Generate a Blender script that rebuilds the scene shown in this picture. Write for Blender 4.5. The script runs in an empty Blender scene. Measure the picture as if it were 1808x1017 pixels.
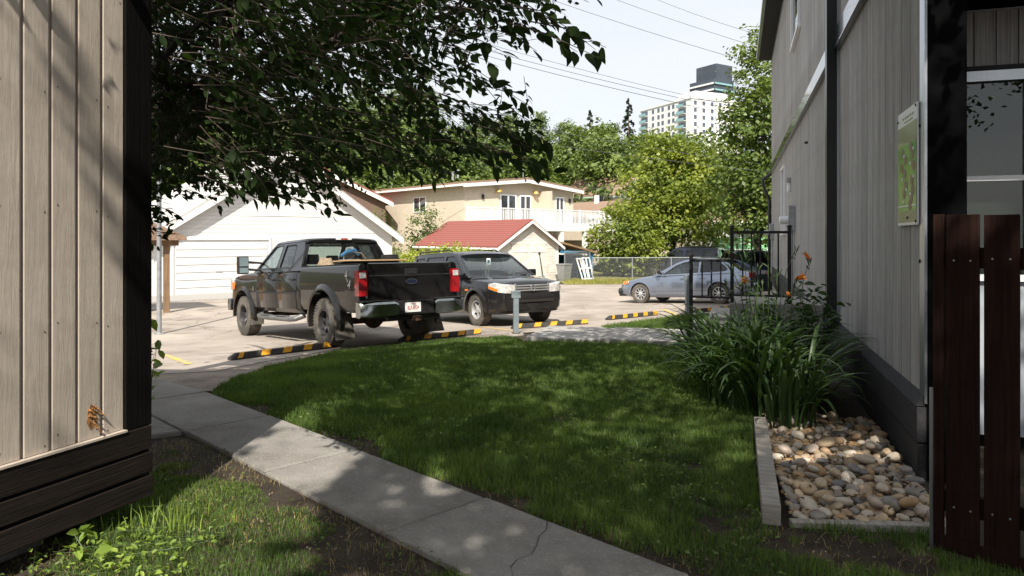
import bpy, bmesh, math, random
import numpy as np
from mathutils import Vector, Matrix
R = math.radians
S = bpy.context.scene
COL = S.collection
rnd = random.Random(7)
# ---------------------------------------------------------------- camera
EYE = 1.65
F, CX, CY = 1255.6, 904.0, 418.0
cam = bpy.data.cameras.new("camera"); camo = bpy.data.objects.new("camera", cam); COL.objects.link(camo)
camo.location = (0, 0, EYE); camo.rotation_euler = (R(90), 0, 0)
cam.lens = 25; cam.sensor_width = 36; cam.shift_y = -90.5 / 1808; cam.clip_end = 3000; cam.clip_start = 0.05
S.camera = camo
# ---------------------------------------------------------------- light
SUN_EL = R(47); SUN_DIR = Vector((0.05, 1.0, -math.tan(SUN_EL) * 1.00125)).normalized()   # direction the light travels
w = bpy.data.worlds.new("World"); S.world = w; w.use_nodes = True
nt = w.node_tree; bg = nt.nodes["Background"]
sky = nt.nodes.new("ShaderNodeTexSky"); sky.sky_type = 'NISHITA'; sky.sun_disc = False
sky.sun_elevation = SUN_EL
_to = -SUN_DIR
sky.sun_rotation = math.atan2(_to.x, _to.y)
sky.air_density = 1.0; sky.dust_density = 5.0; sky.ozone_density = 1.2; sky.altitude = 1000
hz_ = nt.nodes.new("ShaderNodeMixRGB"); hz_.inputs[0].default_value = 0.86; hz_.inputs[2].default_value = (3.55, 3.63, 3.70, 1)      # thin bright summer haze over the whole sky
cn = nt.nodes.new("ShaderNodeTexNoise"); cn.inputs['Scale'].default_value = 2.2; cn.inputs['Detail'].default_value = 5; cm = nt.nodes.new("ShaderNodeMapping"); cm.inputs['Scale'].default_value = (1, 1, 3.5); ct = nt.nodes.new("ShaderNodeTexCoord"); nt.links.new(ct.outputs['Generated'], cm.inputs[0]); nt.links.new(cm.outputs[0], cn.inputs['Vector'])
cr_ = nt.nodes.new("ShaderNodeMapRange"); cr_.inputs[1].default_value = 0.3; cr_.inputs[2].default_value = 0.7; cr_.inputs[3].default_value = 0.74; cr_.inputs[4].default_value = 0.96; nt.links.new(cn.outputs[0], cr_.inputs[0]); nt.links.new(cr_.outputs[0], hz_.inputs[0])
nt.links.new(sky.outputs[0], hz_.inputs[1]); nt.links.new(hz_.outputs[0], bg.inputs[0]); bg.inputs[1].default_value = 0.145
sl = bpy.data.lights.new("sun", 'SUN'); sl.energy = 4.4; sl.angle = R(0.55); sl.color = (1.0, 0.93, 0.83)
so = bpy.data.objects.new("sun", sl); COL.objects.link(so)
so.rotation_euler = SUN_DIR.to_track_quat('-Z', 'Y').to_euler()
vs = S.view_settings; vs.view_transform = 'Standard'; vs.look = 'None'; vs.exposure = 0.88; vs.gamma = 1.0; vs.use_curve_mapping = False
# ---------------------------------------------------------------- ground shape
UD = (-0.656, 0.755); VD = (0.755, 0.656)         # parking bay direction and the direction of the row of stops
def smooth(a, b, x):
    t = np.clip((x - a) / (b - a), 0, 1); return t * t * (3 - 2 * t)
def ground(x, y):
    x = np.asarray(x, float); y = np.asarray(y, float)
    s = UD[0] * x + UD[1] * y; v = VD[0] * x + VD[1] * y
    se = np.where(s > 15.0, 15.0 + 1.6 * np.tanh((s - 15.0) / 1.6 * 1.0), s)
    pl = -0.284 - 0.054 * (se - 11.39) - 0.0085 * (np.clip(v, -10, 24) - 6.53)
    k = smooth(7.2, 10.9, s)
    hill = smooth(66, 150, y) * 17 + smooth(140, 330, y) * 22
    return pl * k + hill
def gz(x, y): return float(ground(x, y))
def px(x, y, d): return Vector(((x - CX) / F * d, d, EYE + (CY - y) / F * d))
def gp(x, y, dz=0.0):
    """ground point seen at a pixel of the photograph"""
    d = 1.0
    for i in range(3000):
        p = px(x, y, d)
        if p.z <= gz(p.x, p.y) + dz: break
        d += 0.02
    return p
# ---------------------------------------------------------------- materials
def nodes(m):
    m.use_nodes = True; t = m.node_tree; return t, t.nodes["Principled BSDF"], t.links
def mat(name, col, rough=0.6, metal=0.0, var=0.12, scale=6.0, bump=0.0, bscale=40.0, spec=0.5, coat=0.0, stretch=(1, 1, 1), col2=None, detail=6.0, trans=None, coatr=0.05, coords='Object', lo=0.35, hi=0.65):
    m = bpy.data.materials.new(name); t, b, L = nodes(m)
    tc = t.nodes.new("ShaderNodeTexCoord"); mp = t.nodes.new("ShaderNodeMapping"); mp.inputs['Scale'].default_value = stretch
    L.new(tc.outputs[coords], mp.inputs[0])
    n = t.nodes.new("ShaderNodeTexNoise"); n.inputs['Scale'].default_value = scale; n.inputs['Detail'].default_value = detail; n.inputs['Roughness'].default_value = 0.62
    L.new(mp.outputs[0], n.inputs['Vector'])
    cr = t.nodes.new("ShaderNodeValToRGB"); cr.color_ramp.elements[0].position = lo; cr.color_ramp.elements[1].position = hi
    c2 = col2 if col2 else tuple(c * (1 - 2 * var) for c in col)
    cr.color_ramp.elements[0].color = (*c2, 1); cr.color_ramp.elements[1].color = (*col, 1)
    L.new(n.outputs[0], cr.inputs[0]); L.new(cr.outputs[0], b.inputs['Base Color'])
    b.inputs['Roughness'].default_value = rough; b.inputs['Metallic'].default_value = metal
    b.inputs['Specular IOR Level'].default_value = spec; b.inputs['Coat Weight'].default_value = coat; b.inputs['Coat Roughness'].default_value = coatr
    if bump:
        n2 = t.nodes.new("ShaderNodeTexNoise"); n2.inputs['Scale'].default_value = bscale; n2.inputs['Detail'].default_value = 8
        L.new(mp.outputs[0], n2.inputs['Vector'])
        bp = t.nodes.new("ShaderNodeBump"); bp.inputs['Strength'].default_value = bump; bp.inputs['Distance'].default_value = 0.02
        L.new(n2.outputs[0], bp.inputs['Height']); L.new(bp.outputs[0], b.inputs['Normal'])
    if trans:
        out = t.nodes["Material Output"]; tr = t.nodes.new("ShaderNodeBsdfTranslucent"); mx = t.nodes.new("ShaderNodeMixShader")
        hs = t.nodes.new("ShaderNodeMixRGB"); hs.blend_type = 'MULTIPLY'; hs.inputs[0].default_value = 1; hs.inputs[2].default_value = (1.5, 1.6, 0.7, 1)
        L.new(cr.outputs[0], hs.inputs[1]); L.new(hs.outputs[0], tr.inputs[0]); mx.inputs[0].default_value = trans
        L.new(b.outputs[0], mx.inputs[1]); L.new(tr.outputs[0], mx.inputs[2]); L.new(mx.outputs[0], out.inputs[0])
    return m
def leafmat(name, dark, light, rough=0.45, trans=0.35, scale=0.9, spec=0.35):
    """leaf colour varies from leaf to leaf (mesh island) and from branch to branch"""
    m = bpy.data.materials.new(name); t, b, L = nodes(m)
    g = t.nodes.new("ShaderNodeNewGeometry"); tc = t.nodes.new("ShaderNodeTexCoord")
    n = t.nodes.new("ShaderNodeTexNoise"); n.inputs['Scale'].default_value = scale; L.new(tc.outputs['Object'], n.inputs['Vector'])
    ad = t.nodes.new("ShaderNodeMath"); ad.operation = 'MULTIPLY_ADD'; ad.inputs[1].default_value = 0.55
    L.new(g.outputs['Random Per Island'], ad.inputs[0]); 
    sb = t.nodes.new("ShaderNodeMath"); sb.operation = 'MULTIPLY_ADD'; sb.inputs[1].default_value = 1.5; sb.inputs[2].default_value = -0.5
    L.new(n.outputs[0], sb.inputs[0]); L.new(sb.outputs[0], ad.inputs[2])
    cr = t.nodes.new("ShaderNodeValToRGB"); cr.color_ramp.elements[0].color = (*dark, 1); cr.color_ramp.elements[1].color = (*light, 1)
    cr.color_ramp.elements[0].position = 0.15; cr.color_ramp.elements[1].position = 0.9
    L.new(ad.outputs[0], cr.inputs[0]); L.new(cr.outputs[0], b.inputs['Base Color']); b.inputs['Roughness'].default_value = rough
    b.inputs['Specular IOR Level'].default_value = spec
    out = t.nodes["Material Output"]; tr = t.nodes.new("ShaderNodeBsdfTranslucent"); mx = t.nodes.new("ShaderNodeMixShader")
    hs = t.nodes.new("ShaderNodeMixRGB"); hs.blend_type = 'MULTIPLY'; hs.inputs[0].default_value = 1; hs.inputs[2].default_value = (1.4, 1.5, 0.6, 1)
    L.new(cr.outputs[0], hs.inputs[1]); L.new(hs.outputs[0], tr.inputs[0]); mx.inputs[0].default_value = trans
    L.new(b.outputs[0], mx.inputs[1]); L.new(tr.outputs[0], mx.inputs[2]); L.new(mx.outputs[0], out.inputs[0])
    return m
def glassmat(name, tint=(0.5, 0.56, 0.55), rough=0.0, boost=1.0):
    m = bpy.data.materials.new(name); m.use_nodes = True; t = m.node_tree; L = t.links
    for n in list(t.nodes): t.nodes.remove(n)
    out = t.nodes.new("ShaderNodeOutputMaterial"); tr = t.nodes.new("ShaderNodeBsdfTransparent"); tr.inputs[0].default_value = (*tint, 1)
    gl = t.nodes.new("ShaderNodeBsdfGlossy"); gl.inputs['Roughness'].default_value = rough
    lw = t.nodes.new("ShaderNodeLayerWeight"); lw.inputs[0].default_value = 0.5; fr = t.nodes.new("ShaderNodeMath"); fr.operation = 'POWER'; fr.inputs[1].default_value = 4.0; L.new(lw.outputs['Facing'], fr.inputs[0])
    ml = t.nodes.new("ShaderNodeMath"); ml.operation = 'MULTIPLY_ADD'; ml.inputs[1].default_value = 0.9; ml.inputs[2].default_value = 0.05 * boost; ml.use_clamp = True
    mx = t.nodes.new("ShaderNodeMixShader"); L.new(fr.outputs[0], ml.inputs[0]); L.new(ml.outputs[0], mx.inputs[0])
    L.new(tr.outputs[0], mx.inputs[1]); L.new(gl.outputs[0], mx.inputs[2]); L.new(mx.outputs[0], out.inputs[0])
    return m
def carpaint(name, col, dust=(0.17, 0.14, 0.11), dz=(0.35, 1.15), amount=0.3, metal=0.0):
    """clear-coated paint with road dust that thins out upwards in patches"""
    m = bpy.data.materials.new(name); t, b, L = nodes(m)
    tc = t.nodes.new("ShaderNodeTexCoord"); sp = t.nodes.new("ShaderNodeSeparateXYZ"); L.new(tc.outputs['Object'], sp.inputs[0])
    mr = t.nodes.new("ShaderNodeMapRange"); mr.inputs[1].default_value = dz[0]; mr.inputs[2].default_value = dz[1]; mr.inputs[3].default_value = 1; mr.inputs[4].default_value = 0.12
    L.new(sp.outputs[2], mr.inputs[0])
    n = t.nodes.new("ShaderNodeTexNoise"); n.inputs['Scale'].default_value = 3.5; n.inputs['Detail'].default_value = 9; n.inputs['Roughness'].default_value = 0.7; L.new(tc.outputs['Object'], n.inputs['Vector'])
    mu = t.nodes.new("ShaderNodeMath"); mu.operation = 'MULTIPLY'; L.new(mr.outputs[0], mu.inputs[0]); L.new(n.outputs[0], mu.inputs[1])
    m2 = t.nodes.new("ShaderNodeMath"); m2.operation = 'MULTIPLY'; m2.inputs[1].default_value = amount * 2; m2.use_clamp = True; L.new(mu.outputs[0], m2.inputs[0])
    mx = t.nodes.new("ShaderNodeMixRGB"); mx.inputs[1].default_value = (*col, 1); mx.inputs[2].default_value = (*dust, 1); L.new(m2.outputs[0], mx.inputs[0])
    L.new(mx.outputs[0], b.inputs['Base Color'])
    ra = t.nodes.new("ShaderNodeMath"); ra.operation = 'MULTIPLY_ADD'; ra.inputs[1].default_value = 0.6; ra.inputs[2].default_value = 0.22; L.new(m2.outputs[0], ra.inputs[0]); L.new(ra.outputs[0], b.inputs['Roughness'])
    cw = t.nodes.new("ShaderNodeMath"); cw.operation = 'MULTIPLY_ADD'; cw.inputs[1].default_value = -1.3; cw.inputs[2].default_value = 0.8; cw.use_clamp = True; L.new(m2.outputs[0], cw.inputs[0]); L.new(cw.outputs[0], b.inputs['Coat Weight'])
    b.inputs['Coat Roughness'].default_value = 0.04; b.inputs['Metallic'].default_value = metal; b.inputs['Specular IOR Level'].default_value = 0.15
    return m
def emis_free(name, col, rough=0.3, **k): return mat(name, col, rough, var=0.03, **k)
def wood(name, col, col2, grain=(30, 30, 1.2), rough=0.75, bump=0.35, spec=0.3):
    """painted or weathered rough-sawn boards: long grain streaks with relief"""
    m = bpy.data.materials.new(name); t, b, L = nodes(m)
    tc = t.nodes.new("ShaderNodeTexCoord"); oi = t.nodes.new("ShaderNodeObjectInfo")
    mp = t.nodes.new("ShaderNodeMapping"); mp.inputs['Scale'].default_value = grain
    cb = t.nodes.new("ShaderNodeCombineXYZ"); ml = t.nodes.new("ShaderNodeMath"); ml.operation = 'MULTIPLY'; ml.inputs[1].default_value = 37.0
    L.new(oi.outputs['Random'], ml.inputs[0]); L.new(ml.outputs[0], cb.inputs[0]); L.new(ml.outputs[0], cb.inputs[2]); L.new(cb.outputs[0], mp.inputs['Location'])
    L.new(tc.outputs['Object'], mp.inputs[0])
    n = t.nodes.new("ShaderNodeTexNoise"); n.inputs['Scale'].default_value = 1.0; n.inputs['Detail'].default_value = 9; n.inputs['Roughness'].default_value = 0.68; n.inputs['Distortion'].default_value = 0.8; L.new(mp.outputs[0], n.inputs['Vector'])
    cr = t.nodes.new("ShaderNodeValToRGB"); cr.color_ramp.elements[0].position = 0.32; cr.color_ramp.elements[1].position = 0.62
    cr.color_ramp.elements[0].color = (*col2, 1); cr.color_ramp.elements[1].color = (*col, 1); L.new(n.outputs[0], cr.inputs[0])
    st = t.nodes.new("ShaderNodeTexNoise"); st.inputs['Scale'].default_value = 1.7; st.inputs['Detail'].default_value = 7; st.inputs['Roughness'].default_value = 0.7; L.new(tc.outputs['Object'], st.inputs['Vector'])
    sr = t.nodes.new("ShaderNodeValToRGB"); sr.color_ramp.elements[0].position = 0.36; sr.color_ramp.elements[1].position = 0.6; sr.color_ramp.elements[0].color = (0.74, 0.72, 0.70, 1); sr.color_ramp.elements[1].color = (1.03, 1.03, 1.03, 1); L.new(st.outputs[0], sr.inputs[0])
    sm = t.nodes.new("ShaderNodeMixRGB"); sm.blend_type = 'MULTIPLY'; sm.inputs[0].default_value = 0.8; L.new(cr.outputs[0], sm.inputs[1]); L.new(sr.outputs[0], sm.inputs[2])
    hv = t.nodes.new("ShaderNodeHueSaturation"); vr = t.nodes.new("ShaderNodeMapRange"); vr.inputs[3].default_value = 0.88; vr.inputs[4].default_value = 1.1
    L.new(oi.outputs['Random'], vr.inputs[0]); L.new(vr.outputs[0], hv.inputs['Value']); L.new(sm.outputs[0], hv.inputs['Color']); L.new(hv.outputs[0], b.inputs['Base Color'])
    b.inputs['Roughness'].default_value = rough; b.inputs['Specular IOR Level'].default_value = spec
    bp = t.nodes.new("ShaderNodeBump"); bp.inputs['Strength'].default_value = bump; bp.inputs['Distance'].default_value = 0.012; L.new(n.outputs[0], bp.inputs['Height']); L.new(bp.outputs[0], b.inputs['Normal'])
    return m
M = {}
M['black'] = carpaint("paint_black", (0.006, 0.006, 0.0065), dust=(0.13, 0.105, 0.08), amount=0.09, dz=(0.35, 1.1))
M['black2'] = carpaint("paint_black_blue", (0.006, 0.007, 0.009), amount=0.08)
M['silver'] = carpaint("paint_silver", (0.25, 0.29, 0.36), amount=0.05, metal=0.75)
M['green'] = carpaint("paint_green", (0.04, 0.06, 0.05), amount=0.1)
M['navy'] = carpaint("paint_navy", (0.008, 0.013, 0.03), amount=0.08)
M['trim'] = mat("black_trim", (0.012, 0.012, 0.013), 0.55)
M['rubber'] = mat("rubber", (0.035, 0.032, 0.03), 0.85, col2=(0.075, 0.065, 0.055), bump=0.3, bscale=60, scale=8)
M['rubber2'] = mat("dusty_tyre", (0.05, 0.046, 0.04), 0.9, col2=(0.13, 0.115, 0.095), bump=0.5, bscale=50, scale=5)
M['chrome'] = mat("chrome", (0.75, 0.76, 0.77), 0.12, 1.0, var=0.04)
M['chrome_dull'] = mat("chrome_dull", (0.36, 0.38, 0.37), 0.2, 1.0, var=0.15, scale=9)
M['alloy'] = mat("alloy", (0.62, 0.62, 0.62), 0.38, 0.55, var=0.1)
M['bright'] = mat("bright_trim", (0.5, 0.51, 0.52), 0.28, 0.75, var=0.05)
M['glass'] = glassmat("car_glass", (0.80, 0.85, 0.83), boost=1.5)
M['tint'] = glassmat("tinted_glass", (0.30, 0.32, 0.32), boost=1.3)
M['pane'] = glassmat("window_glass", (0.5, 0.55, 0.53), boost=1.2)
M['interior'] = mat("interior", (0.02, 0.02, 0.021), 0.8)
M['beige'] = mat("interior_beige", (0.22, 0.2, 0.17), 0.8)
M['red'] = mat("red_lens", (0.36, 0.008, 0.012), 0.15, coat=1, var=0.2, scale=25)
M['clear'] = mat("clear_lens", (0.62, 0.61, 0.58), 0.15, coat=1, col2=(0.32, 0.32, 0.31), scale=14)
M['mirror'] = mat("mirror_glass", (0.3, 0.4, 0.42), 0.25, 0.5, var=0.1)  # pale teal base colour stands in for the mirror's reflection
M['porchwhite'] = mat("porch_panel", (0.33, 0.36, 0.39), 0.6, var=0.05)
M['amber'] = mat("amber_lens", (0.85, 0.22, 0.02), 0.2, coat=1, var=0.1, scale=30)
M['white'] = mat("white_paint", (0.78, 0.78, 0.75), 0.55, var=0.05, scale=3)
M['white2'] = mat("white_vinyl", (0.80, 0.81, 0.82), 0.4, var=0.03)
M['redtext'] = mat("plate_red", (0.45, 0.04, 0.05), 0.5)
M['mapgreen'] = mat("sign_green", (0.10, 0.40, 0.07), 0.3, col2=(0.05, 0.27, 0.05), scale=7, coat=0.6)
M['mapdark'] = mat("sign_brown", (0.12, 0.055, 0.04), 0.4, col2=(0.2, 0.11, 0.08), scale=30)
M['mapgrey'] = mat("sign_grey", (0.24, 0.24, 0.18), 0.35, coat=0.6)
M['gravelgrey'] = mat("dec", (0.3, 0.3, 0.3), 0.6)
M['yellow'] = mat("reflective_yellow", (0.75, 0.36, 0.02), 0.55, var=0.16, scale=14)
M['stop'] = mat("stop_rubber", (0.022, 0.021, 0.021), 0.8, col2=(0.05, 0.045, 0.04), scale=9, bump=0.3, bscale=50)
M['steelblue'] = mat("post_bluegrey", (0.19, 0.235, 0.255), 0.5, var=0.12, scale=5, bump=0.1, bscale=60)
M['darkalloy'] = mat("dark_alloy", (0.16, 0.16, 0.165), 0.35, 0.7, var=0.2, scale=20)
M['step'] = mat("side_step_grey", (0.2, 0.2, 0.2), 0.5, 0.5, var=0.15)
M['galv'] = mat("galvanised", (0.42, 0.44, 0.46), 0.45, 0.6, var=0.15, scale=9)
M['railing'] = mat("railing_black", (0.012, 0.012, 0.013), 0.5, var=0.2, bump=0.1)
M['darkmetal'] = mat("trim_metal_dark", (0.016, 0.017, 0.019), 0.35, var=0.2, scale=3)
M['flash'] = mat("prefinished_trim", (0.035, 0.045, 0.055), 0.2, var=0.15, scale=4, coat=0.6)
M['alum'] = mat("aluminium_trim", (0.5, 0.53, 0.57), 0.32, 0.85, var=0.1, scale=2, stretch=(4, 4, 0.4))
M['rust'] = mat("rusty_steel", (0.13, 0.065, 0.035), 0.8, col2=(0.04, 0.035, 0.03), scale=12, bump=0.3)
M['blue'] = mat("blue_paint", (0.03, 0.22, 0.42), 0.6, var=0.2, scale=4)
M['tool_blue'] = mat("blue_plastic", (0.02, 0.10, 0.2), 0.45)
M['ply'] = mat("plywood", (0.5, 0.33, 0.17), 0.7, var=0.12, scale=4, stretch=(1, 8, 1))
# boards
M['lsiding'] = wood("siding_taupe", (0.465, 0.405, 0.34), (0.42, 0.363, 0.303), grain=(38, 38, 3.2), bump=0.26)
M['rsiding'] = wood("siding_grey", (0.42, 0.41, 0.40), (0.2, 0.195, 0.19), grain=(48, 48, 0.9), bump=0.45)
M['skirt'] = wood("skirting_dark_brown", (0.024, 0.019, 0.016), (0.011, 0.009, 0.008), grain=(2, 60, 60), bump=0.7, rough=0.9, spec=0.05)
M['skirt2'] = wood("skirting_charcoal", (0.034, 0.034, 0.037), (0.018, 0.018, 0.02), grain=(2, 50, 50), bump=0.35)
M['cornerbd'] = wood("corner_board_black", (0.007, 0.006, 0.0055), (0.004, 0.0035, 0.003), grain=(40, 40, 2), bump=0.5, rough=0.9, spec=0.08)
M['gate'] = wood("gate_stain_brown", (0.028, 0.0135, 0.010), (0.012, 0.006, 0.005), grain=(46, 46, 1.6), bump=0.6, rough=0.9, spec=0.08)
M['timber'] = wood("weathered_timber", (0.42, 0.39, 0.35), (0.2, 0.18, 0.155), grain=(40, 2, 40), bump=0.7)
M['postwood'] = wood("post_wood", (0.30, 0.2, 0.12), (0.18, 0.11, 0.06), grain=(30, 30, 1.5))
M['clap'] = wood("clapboard_white", (0.80, 0.77, 0.72), (0.62, 0.54, 0.45), grain=(2, 30, 30), bump=0.2)
M['garage'] = mat("garage_white", (0.68, 0.67, 0.65), 0.55, var=0.03, scale=2)
M['door'] = mat("garage_door_white", (0.62, 0.62, 0.61), 0.5, var=0.03, scale=1.5)
M['stucco'] = mat("stucco_tan", (0.58, 0.50, 0.395), 0.9, var=0.05, scale=3, bump=0.5, bscale=90)
M['shingle'] = mat("shingle_brown", (0.30, 0.2, 0.14), 0.9, var=0.2, scale=12, bump=0.6, bscale=30)
M['redroof'] = mat("shingle_red", (0.26, 0.062, 0.05), 0.9, col2=(0.21, 0.085, 0.07), scale=5, bump=0.6, bscale=30, stretch=(1, 3, 1))
M['brownside'] = mat("siding_brown", (0.16, 0.10, 0.08), 0.8, var=0.15)
M['conc'] = mat("concrete", (0.36, 0.345, 0.32), 0.9, var=0.13, scale=11, bump=0.35, bscale=120, coords='Object', detail=10)
M['concold'] = mat("concrete_old", (0.31, 0.295, 0.27), 0.92, var=0.18, scale=8, bump=0.5, bscale=90, detail=10)
M['bark'] = mat("bark", (0.055, 0.042, 0.032), 0.9, var=0.25, scale=9, bump=0.9, bscale=18, stretch=(1, 1, 0.25))
M['barkgrey'] = mat("bark_grey", (0.16, 0.13, 0.11), 0.9, var=0.25, scale=4, bump=0.6, bscale=10)
M['twig'] = mat("twig", (0.075, 0.055, 0.04), 0.8)
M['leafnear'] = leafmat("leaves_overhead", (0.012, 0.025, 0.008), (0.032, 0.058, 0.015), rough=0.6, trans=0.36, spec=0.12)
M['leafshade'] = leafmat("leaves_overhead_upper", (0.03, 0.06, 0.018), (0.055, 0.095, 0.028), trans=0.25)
M['leafyel'] = leafmat("leaves_yellow_green", (0.085, 0.13, 0.022), (0.29, 0.33, 0.055), trans=0.35, scale=0.5)
M['leafmid'] = leafmat("leaves_mid_green", (0.06, 0.105, 0.022), (0.17, 0.22, 0.05), trans=0.32, scale=0.5)
M['leaffor'] = leafmat("leaves_forest", (0.045, 0.08, 0.02), (0.18, 0.235, 0.06), trans=0.25, scale=0.25)
M['needle'] = leafmat("needles", (0.02, 0.032, 0.018), (0.05, 0.07, 0.035), trans=0.1, scale=0.4)
M['hedge'] = leafmat("leaves_hedge", (0.2, 0.26, 0.03), (0.42, 0.46, 0.07), trans=0.35)
M['lily'] = leafmat("lily_leaf", (0.026, 0.056, 0.017), (0.06, 0.11, 0.032), rough=0.42, trans=0.3)
M['lilystem'] = mat("lily_stem", (0.07, 0.12, 0.035), 0.5)
M['petal'] = mat("orange_petal", (0.8, 0.27, 0.03), 0.5, var=0.12, trans=0.35)
M['weed'] = leafmat("weed_leaf", (0.12, 0.2, 0.03), (0.3, 0.4, 0.07), trans=0.35)
M['wire'] = mat("wire", (0.045, 0.045, 0.05), 0.6)
M['whitewire'] = mat("wire_grey", (0.2, 0.2, 0.21), 0.5)
M['hoard'] = mat("banner_green", (0.2, 0.5, 0.24), 0.6, var=0.2, scale=2)
M['towerwhite'] = mat("tower_white", (0.76, 0.75, 0.74), 0.7, var=0.04, scale=0.1)
M['towerglass'] = mat("tower_glass", (0.09, 0.12, 0.16), 0.15, var=0.2, scale=0.3, coat=0.5)
M['towerdark'] = mat("tower_dark", (0.06, 0.075, 0.095), 0.4, var=0.15, scale=0.2)
M['teal'] = mat("balcony_teal", (0.25, 0.45, 0.47), 0.3, var=0.1)
M['backwall'] = mat("porch_dark", (0.0035, 0.0036, 0.004), 0.9, var=0.2, spec=0.03)
M['greysoft'] = mat("curtain", (0.15, 0.165, 0.16), 0.9, var=0.08, scale=1.2, stretch=(6, 1, .2))
M['lightroof'] = mat("shingle_light", (0.46, 0.45, 0.43), 0.9, var=0.1, scale=8)
M['foundation'] = mat("foundation", (0.16, 0.15, 0.135), 0.95, var=0.2, scale=6, bump=0.5)
M['void'] = mat("void_dark", (0.012, 0.011, 0.01), 0.95)
# ---------------------------------------------------------------- mesh helpers
class MB:
    def __init__(s): s.v = []; s.f = []
    def add(s, vs_, fs_, T=None):
        o = len(s.v)
        s.v += [tuple(T @ Vector(v)) for v in vs_] if T is not None else [tuple(v) for v in vs_]
        s.f += [tuple(i + o for i in f) for f in fs_]; return s
    def box(s, lo, hi, T=None, bev=0.0):
        (a, b, c), (d, e, g) = lo, hi
        if bev <= 0:
            vs_ = [(a,b,c),(d,b,c),(d,e,c),(a,e,c),(a,b,g),(d,b,g),(d,e,g),(a,e,g)]
            return s.add(vs_, [(3,2,1,0),(4,5,6,7),(0,1,5,4),(1,2,6,5),(2,3,7,6),(3,0,4,7)], T)
        bm = bmesh.new(); bmesh.ops.create_cube(bm, size=1)
        for v in bm.verts: v.co = Vector(((a+d)/2 + v.co.x*(d-a), (b+e)/2 + v.co.y*(e-b), (c+g)/2 + v.co.z*(g-c)))
        bmesh.ops.bevel(bm, geom=list(bm.edges), offset=bev, segments=2, affect='EDGES', profile=0.6)
        bm.verts.index_update()
        s.add([v.co[:] for v in bm.verts], [[v.index for v in f.verts] for f in bm.faces], T); bm.free(); return s
    def cbox(s, c, size, T=None, bev=0.0):
        return s.box([c[i]-size[i]/2 for i in range(3)], [c[i]+size[i]/2 for i in range(3)], T, bev)
    def quad(s, a, b, c, d): return s.add([a, b, c, d], [(0,1,2,3)])
    def tube(s, pts, r, n=8, cap=True, T=None):
        pts = [Vector(p) for p in pts]; rs = r if isinstance(r, (list, tuple)) else [r]*len(pts)
        vs_ = []; fs_ = []; prev = None
        for i, p in enumerate(pts):
            d = (pts[min(i+1, len(pts)-1)] - pts[max(i-1, 0)])
            d = d.normalized() if d.length > 1e-9 else Vector((0,0,1))
            if prev is None:
                a = d.orthogonal().normalized()
            else:
                a = prev - d*prev.dot(d); a = a.normalized() if a.length > 1e-6 else d.orthogonal().normalized()
            prev = a; b = d.cross(a)
            for k in range(n):
                t = 2*math.pi*k/n; vs_.append(p + (a*math.cos(t) + b*math.sin(t))*rs[i])
        for i in range(len(pts)-1):
            for k in range(n):
                k2 = (k+1) % n; fs_.append((i*n+k, i*n+k2, (i+1)*n+k2, (i+1)*n+k))
        if cap: fs_.append(tuple(range(n-1, -1, -1))); fs_.append(tuple(range((len(pts)-1)*n, len(pts)*n)))
        return s.add(vs_, fs_, T)
    def lathe(s, prof, n=24, axis='y', T=None, close=False):
        """prof: list of (radius, along-axis)"""
        vs_ = []; fs_ = []
        for (r, h) in prof:
            for k in range(n):
                t = 2*math.pi*k/n; c, d = r*math.cos(t), r*math.sin(t)
                vs_.append((c, h, d) if axis == 'y' else ((c, d, h) if axis == 'z' else (h, c, d)))
        m = len(prof)
        for i in range(m if close else m-1):
            j = (i+1) % m
            for k in range(n):
                k2 = (k+1) % n; fs_.append((i*n+k, j*n+k, j*n+k2, i*n+k2))
        if not close:
            fs_.append(tuple(range(n))); fs_.append(tuple(range((m-1)*n+n-1, (m-1)*n-1, -1)))
        return s.add(vs_, fs_, T)
    def prism(s, poly, a, b, T=None):
        """poly in (u,w); extruded along v from a to b; local axes x=u, y=v, z=w"""
        n = len(poly); vs_ = [(u, a, w_) for u, w_ in poly] + [(u, b, w_) for u, w_ in poly]
        fs_ = [tuple(range(n)), tuple(range(2*n-1, n-1, -1))] + [(i, i+n, (i+1) % n + n, (i+1) % n) for i in range(n)]
        return s.add(vs_, fs_, T)
    def loft(s, secs, cap=True, closed=True):
        n = len(secs[0]); vs_ = [p for q in secs for p in q]; fs_ = []
        for i in range(len(secs)-1):
            for k in range(n if closed else n-1):
                k2 = (k+1) % n; fs_.append((i*n+k, i*n+k2, (i+1)*n+k2, (i+1)*n+k))
        if cap: fs_.append(tuple(range(n-1, -1, -1))); fs_.append(tuple(range((len(secs)-1)*n, len(secs)*n)))
        return s.add(vs_, fs_)
    def mesh(s, name, m=None, smooth=None, fix=True):
        me = bpy.data.meshes.new(name); me.from_pydata(s.v, [], s.f); me.validate()
        if fix:
            bm = bmesh.new(); bm.from_mesh(me); bmesh.ops.recalc_face_normals(bm, faces=bm.faces); bm.to_mesh(me); bm.free()
        if m is not None: me.materials.append(M[m] if isinstance(m, str) else m)
        if smooth is not None:
            me.shade_smooth(); me.set_sharp_from_angle(angle=R(smooth))
        me.update(); return me
    def build(s, name, m, parent=None, smooth=None, fix=True):
        return obj(name, s.mesh(name, m, smooth, fix), parent)
def obj(name, me, parent=None, loc=None, rot=None):
    o = bpy.data.objects.new(name, me); COL.objects.link(o)
    if parent is not None: o.parent = parent
    if loc is not None: o.location = loc
    if rot is not None: o.rotation_euler = rot
    return o
def tag(o, label=None, cat=None, group=None, kind=None):
    if label: o['label'] = label
    if cat: o['category'] = cat
    if group: o['group'] = group
    if kind: o['kind'] = kind
    return o
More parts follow.
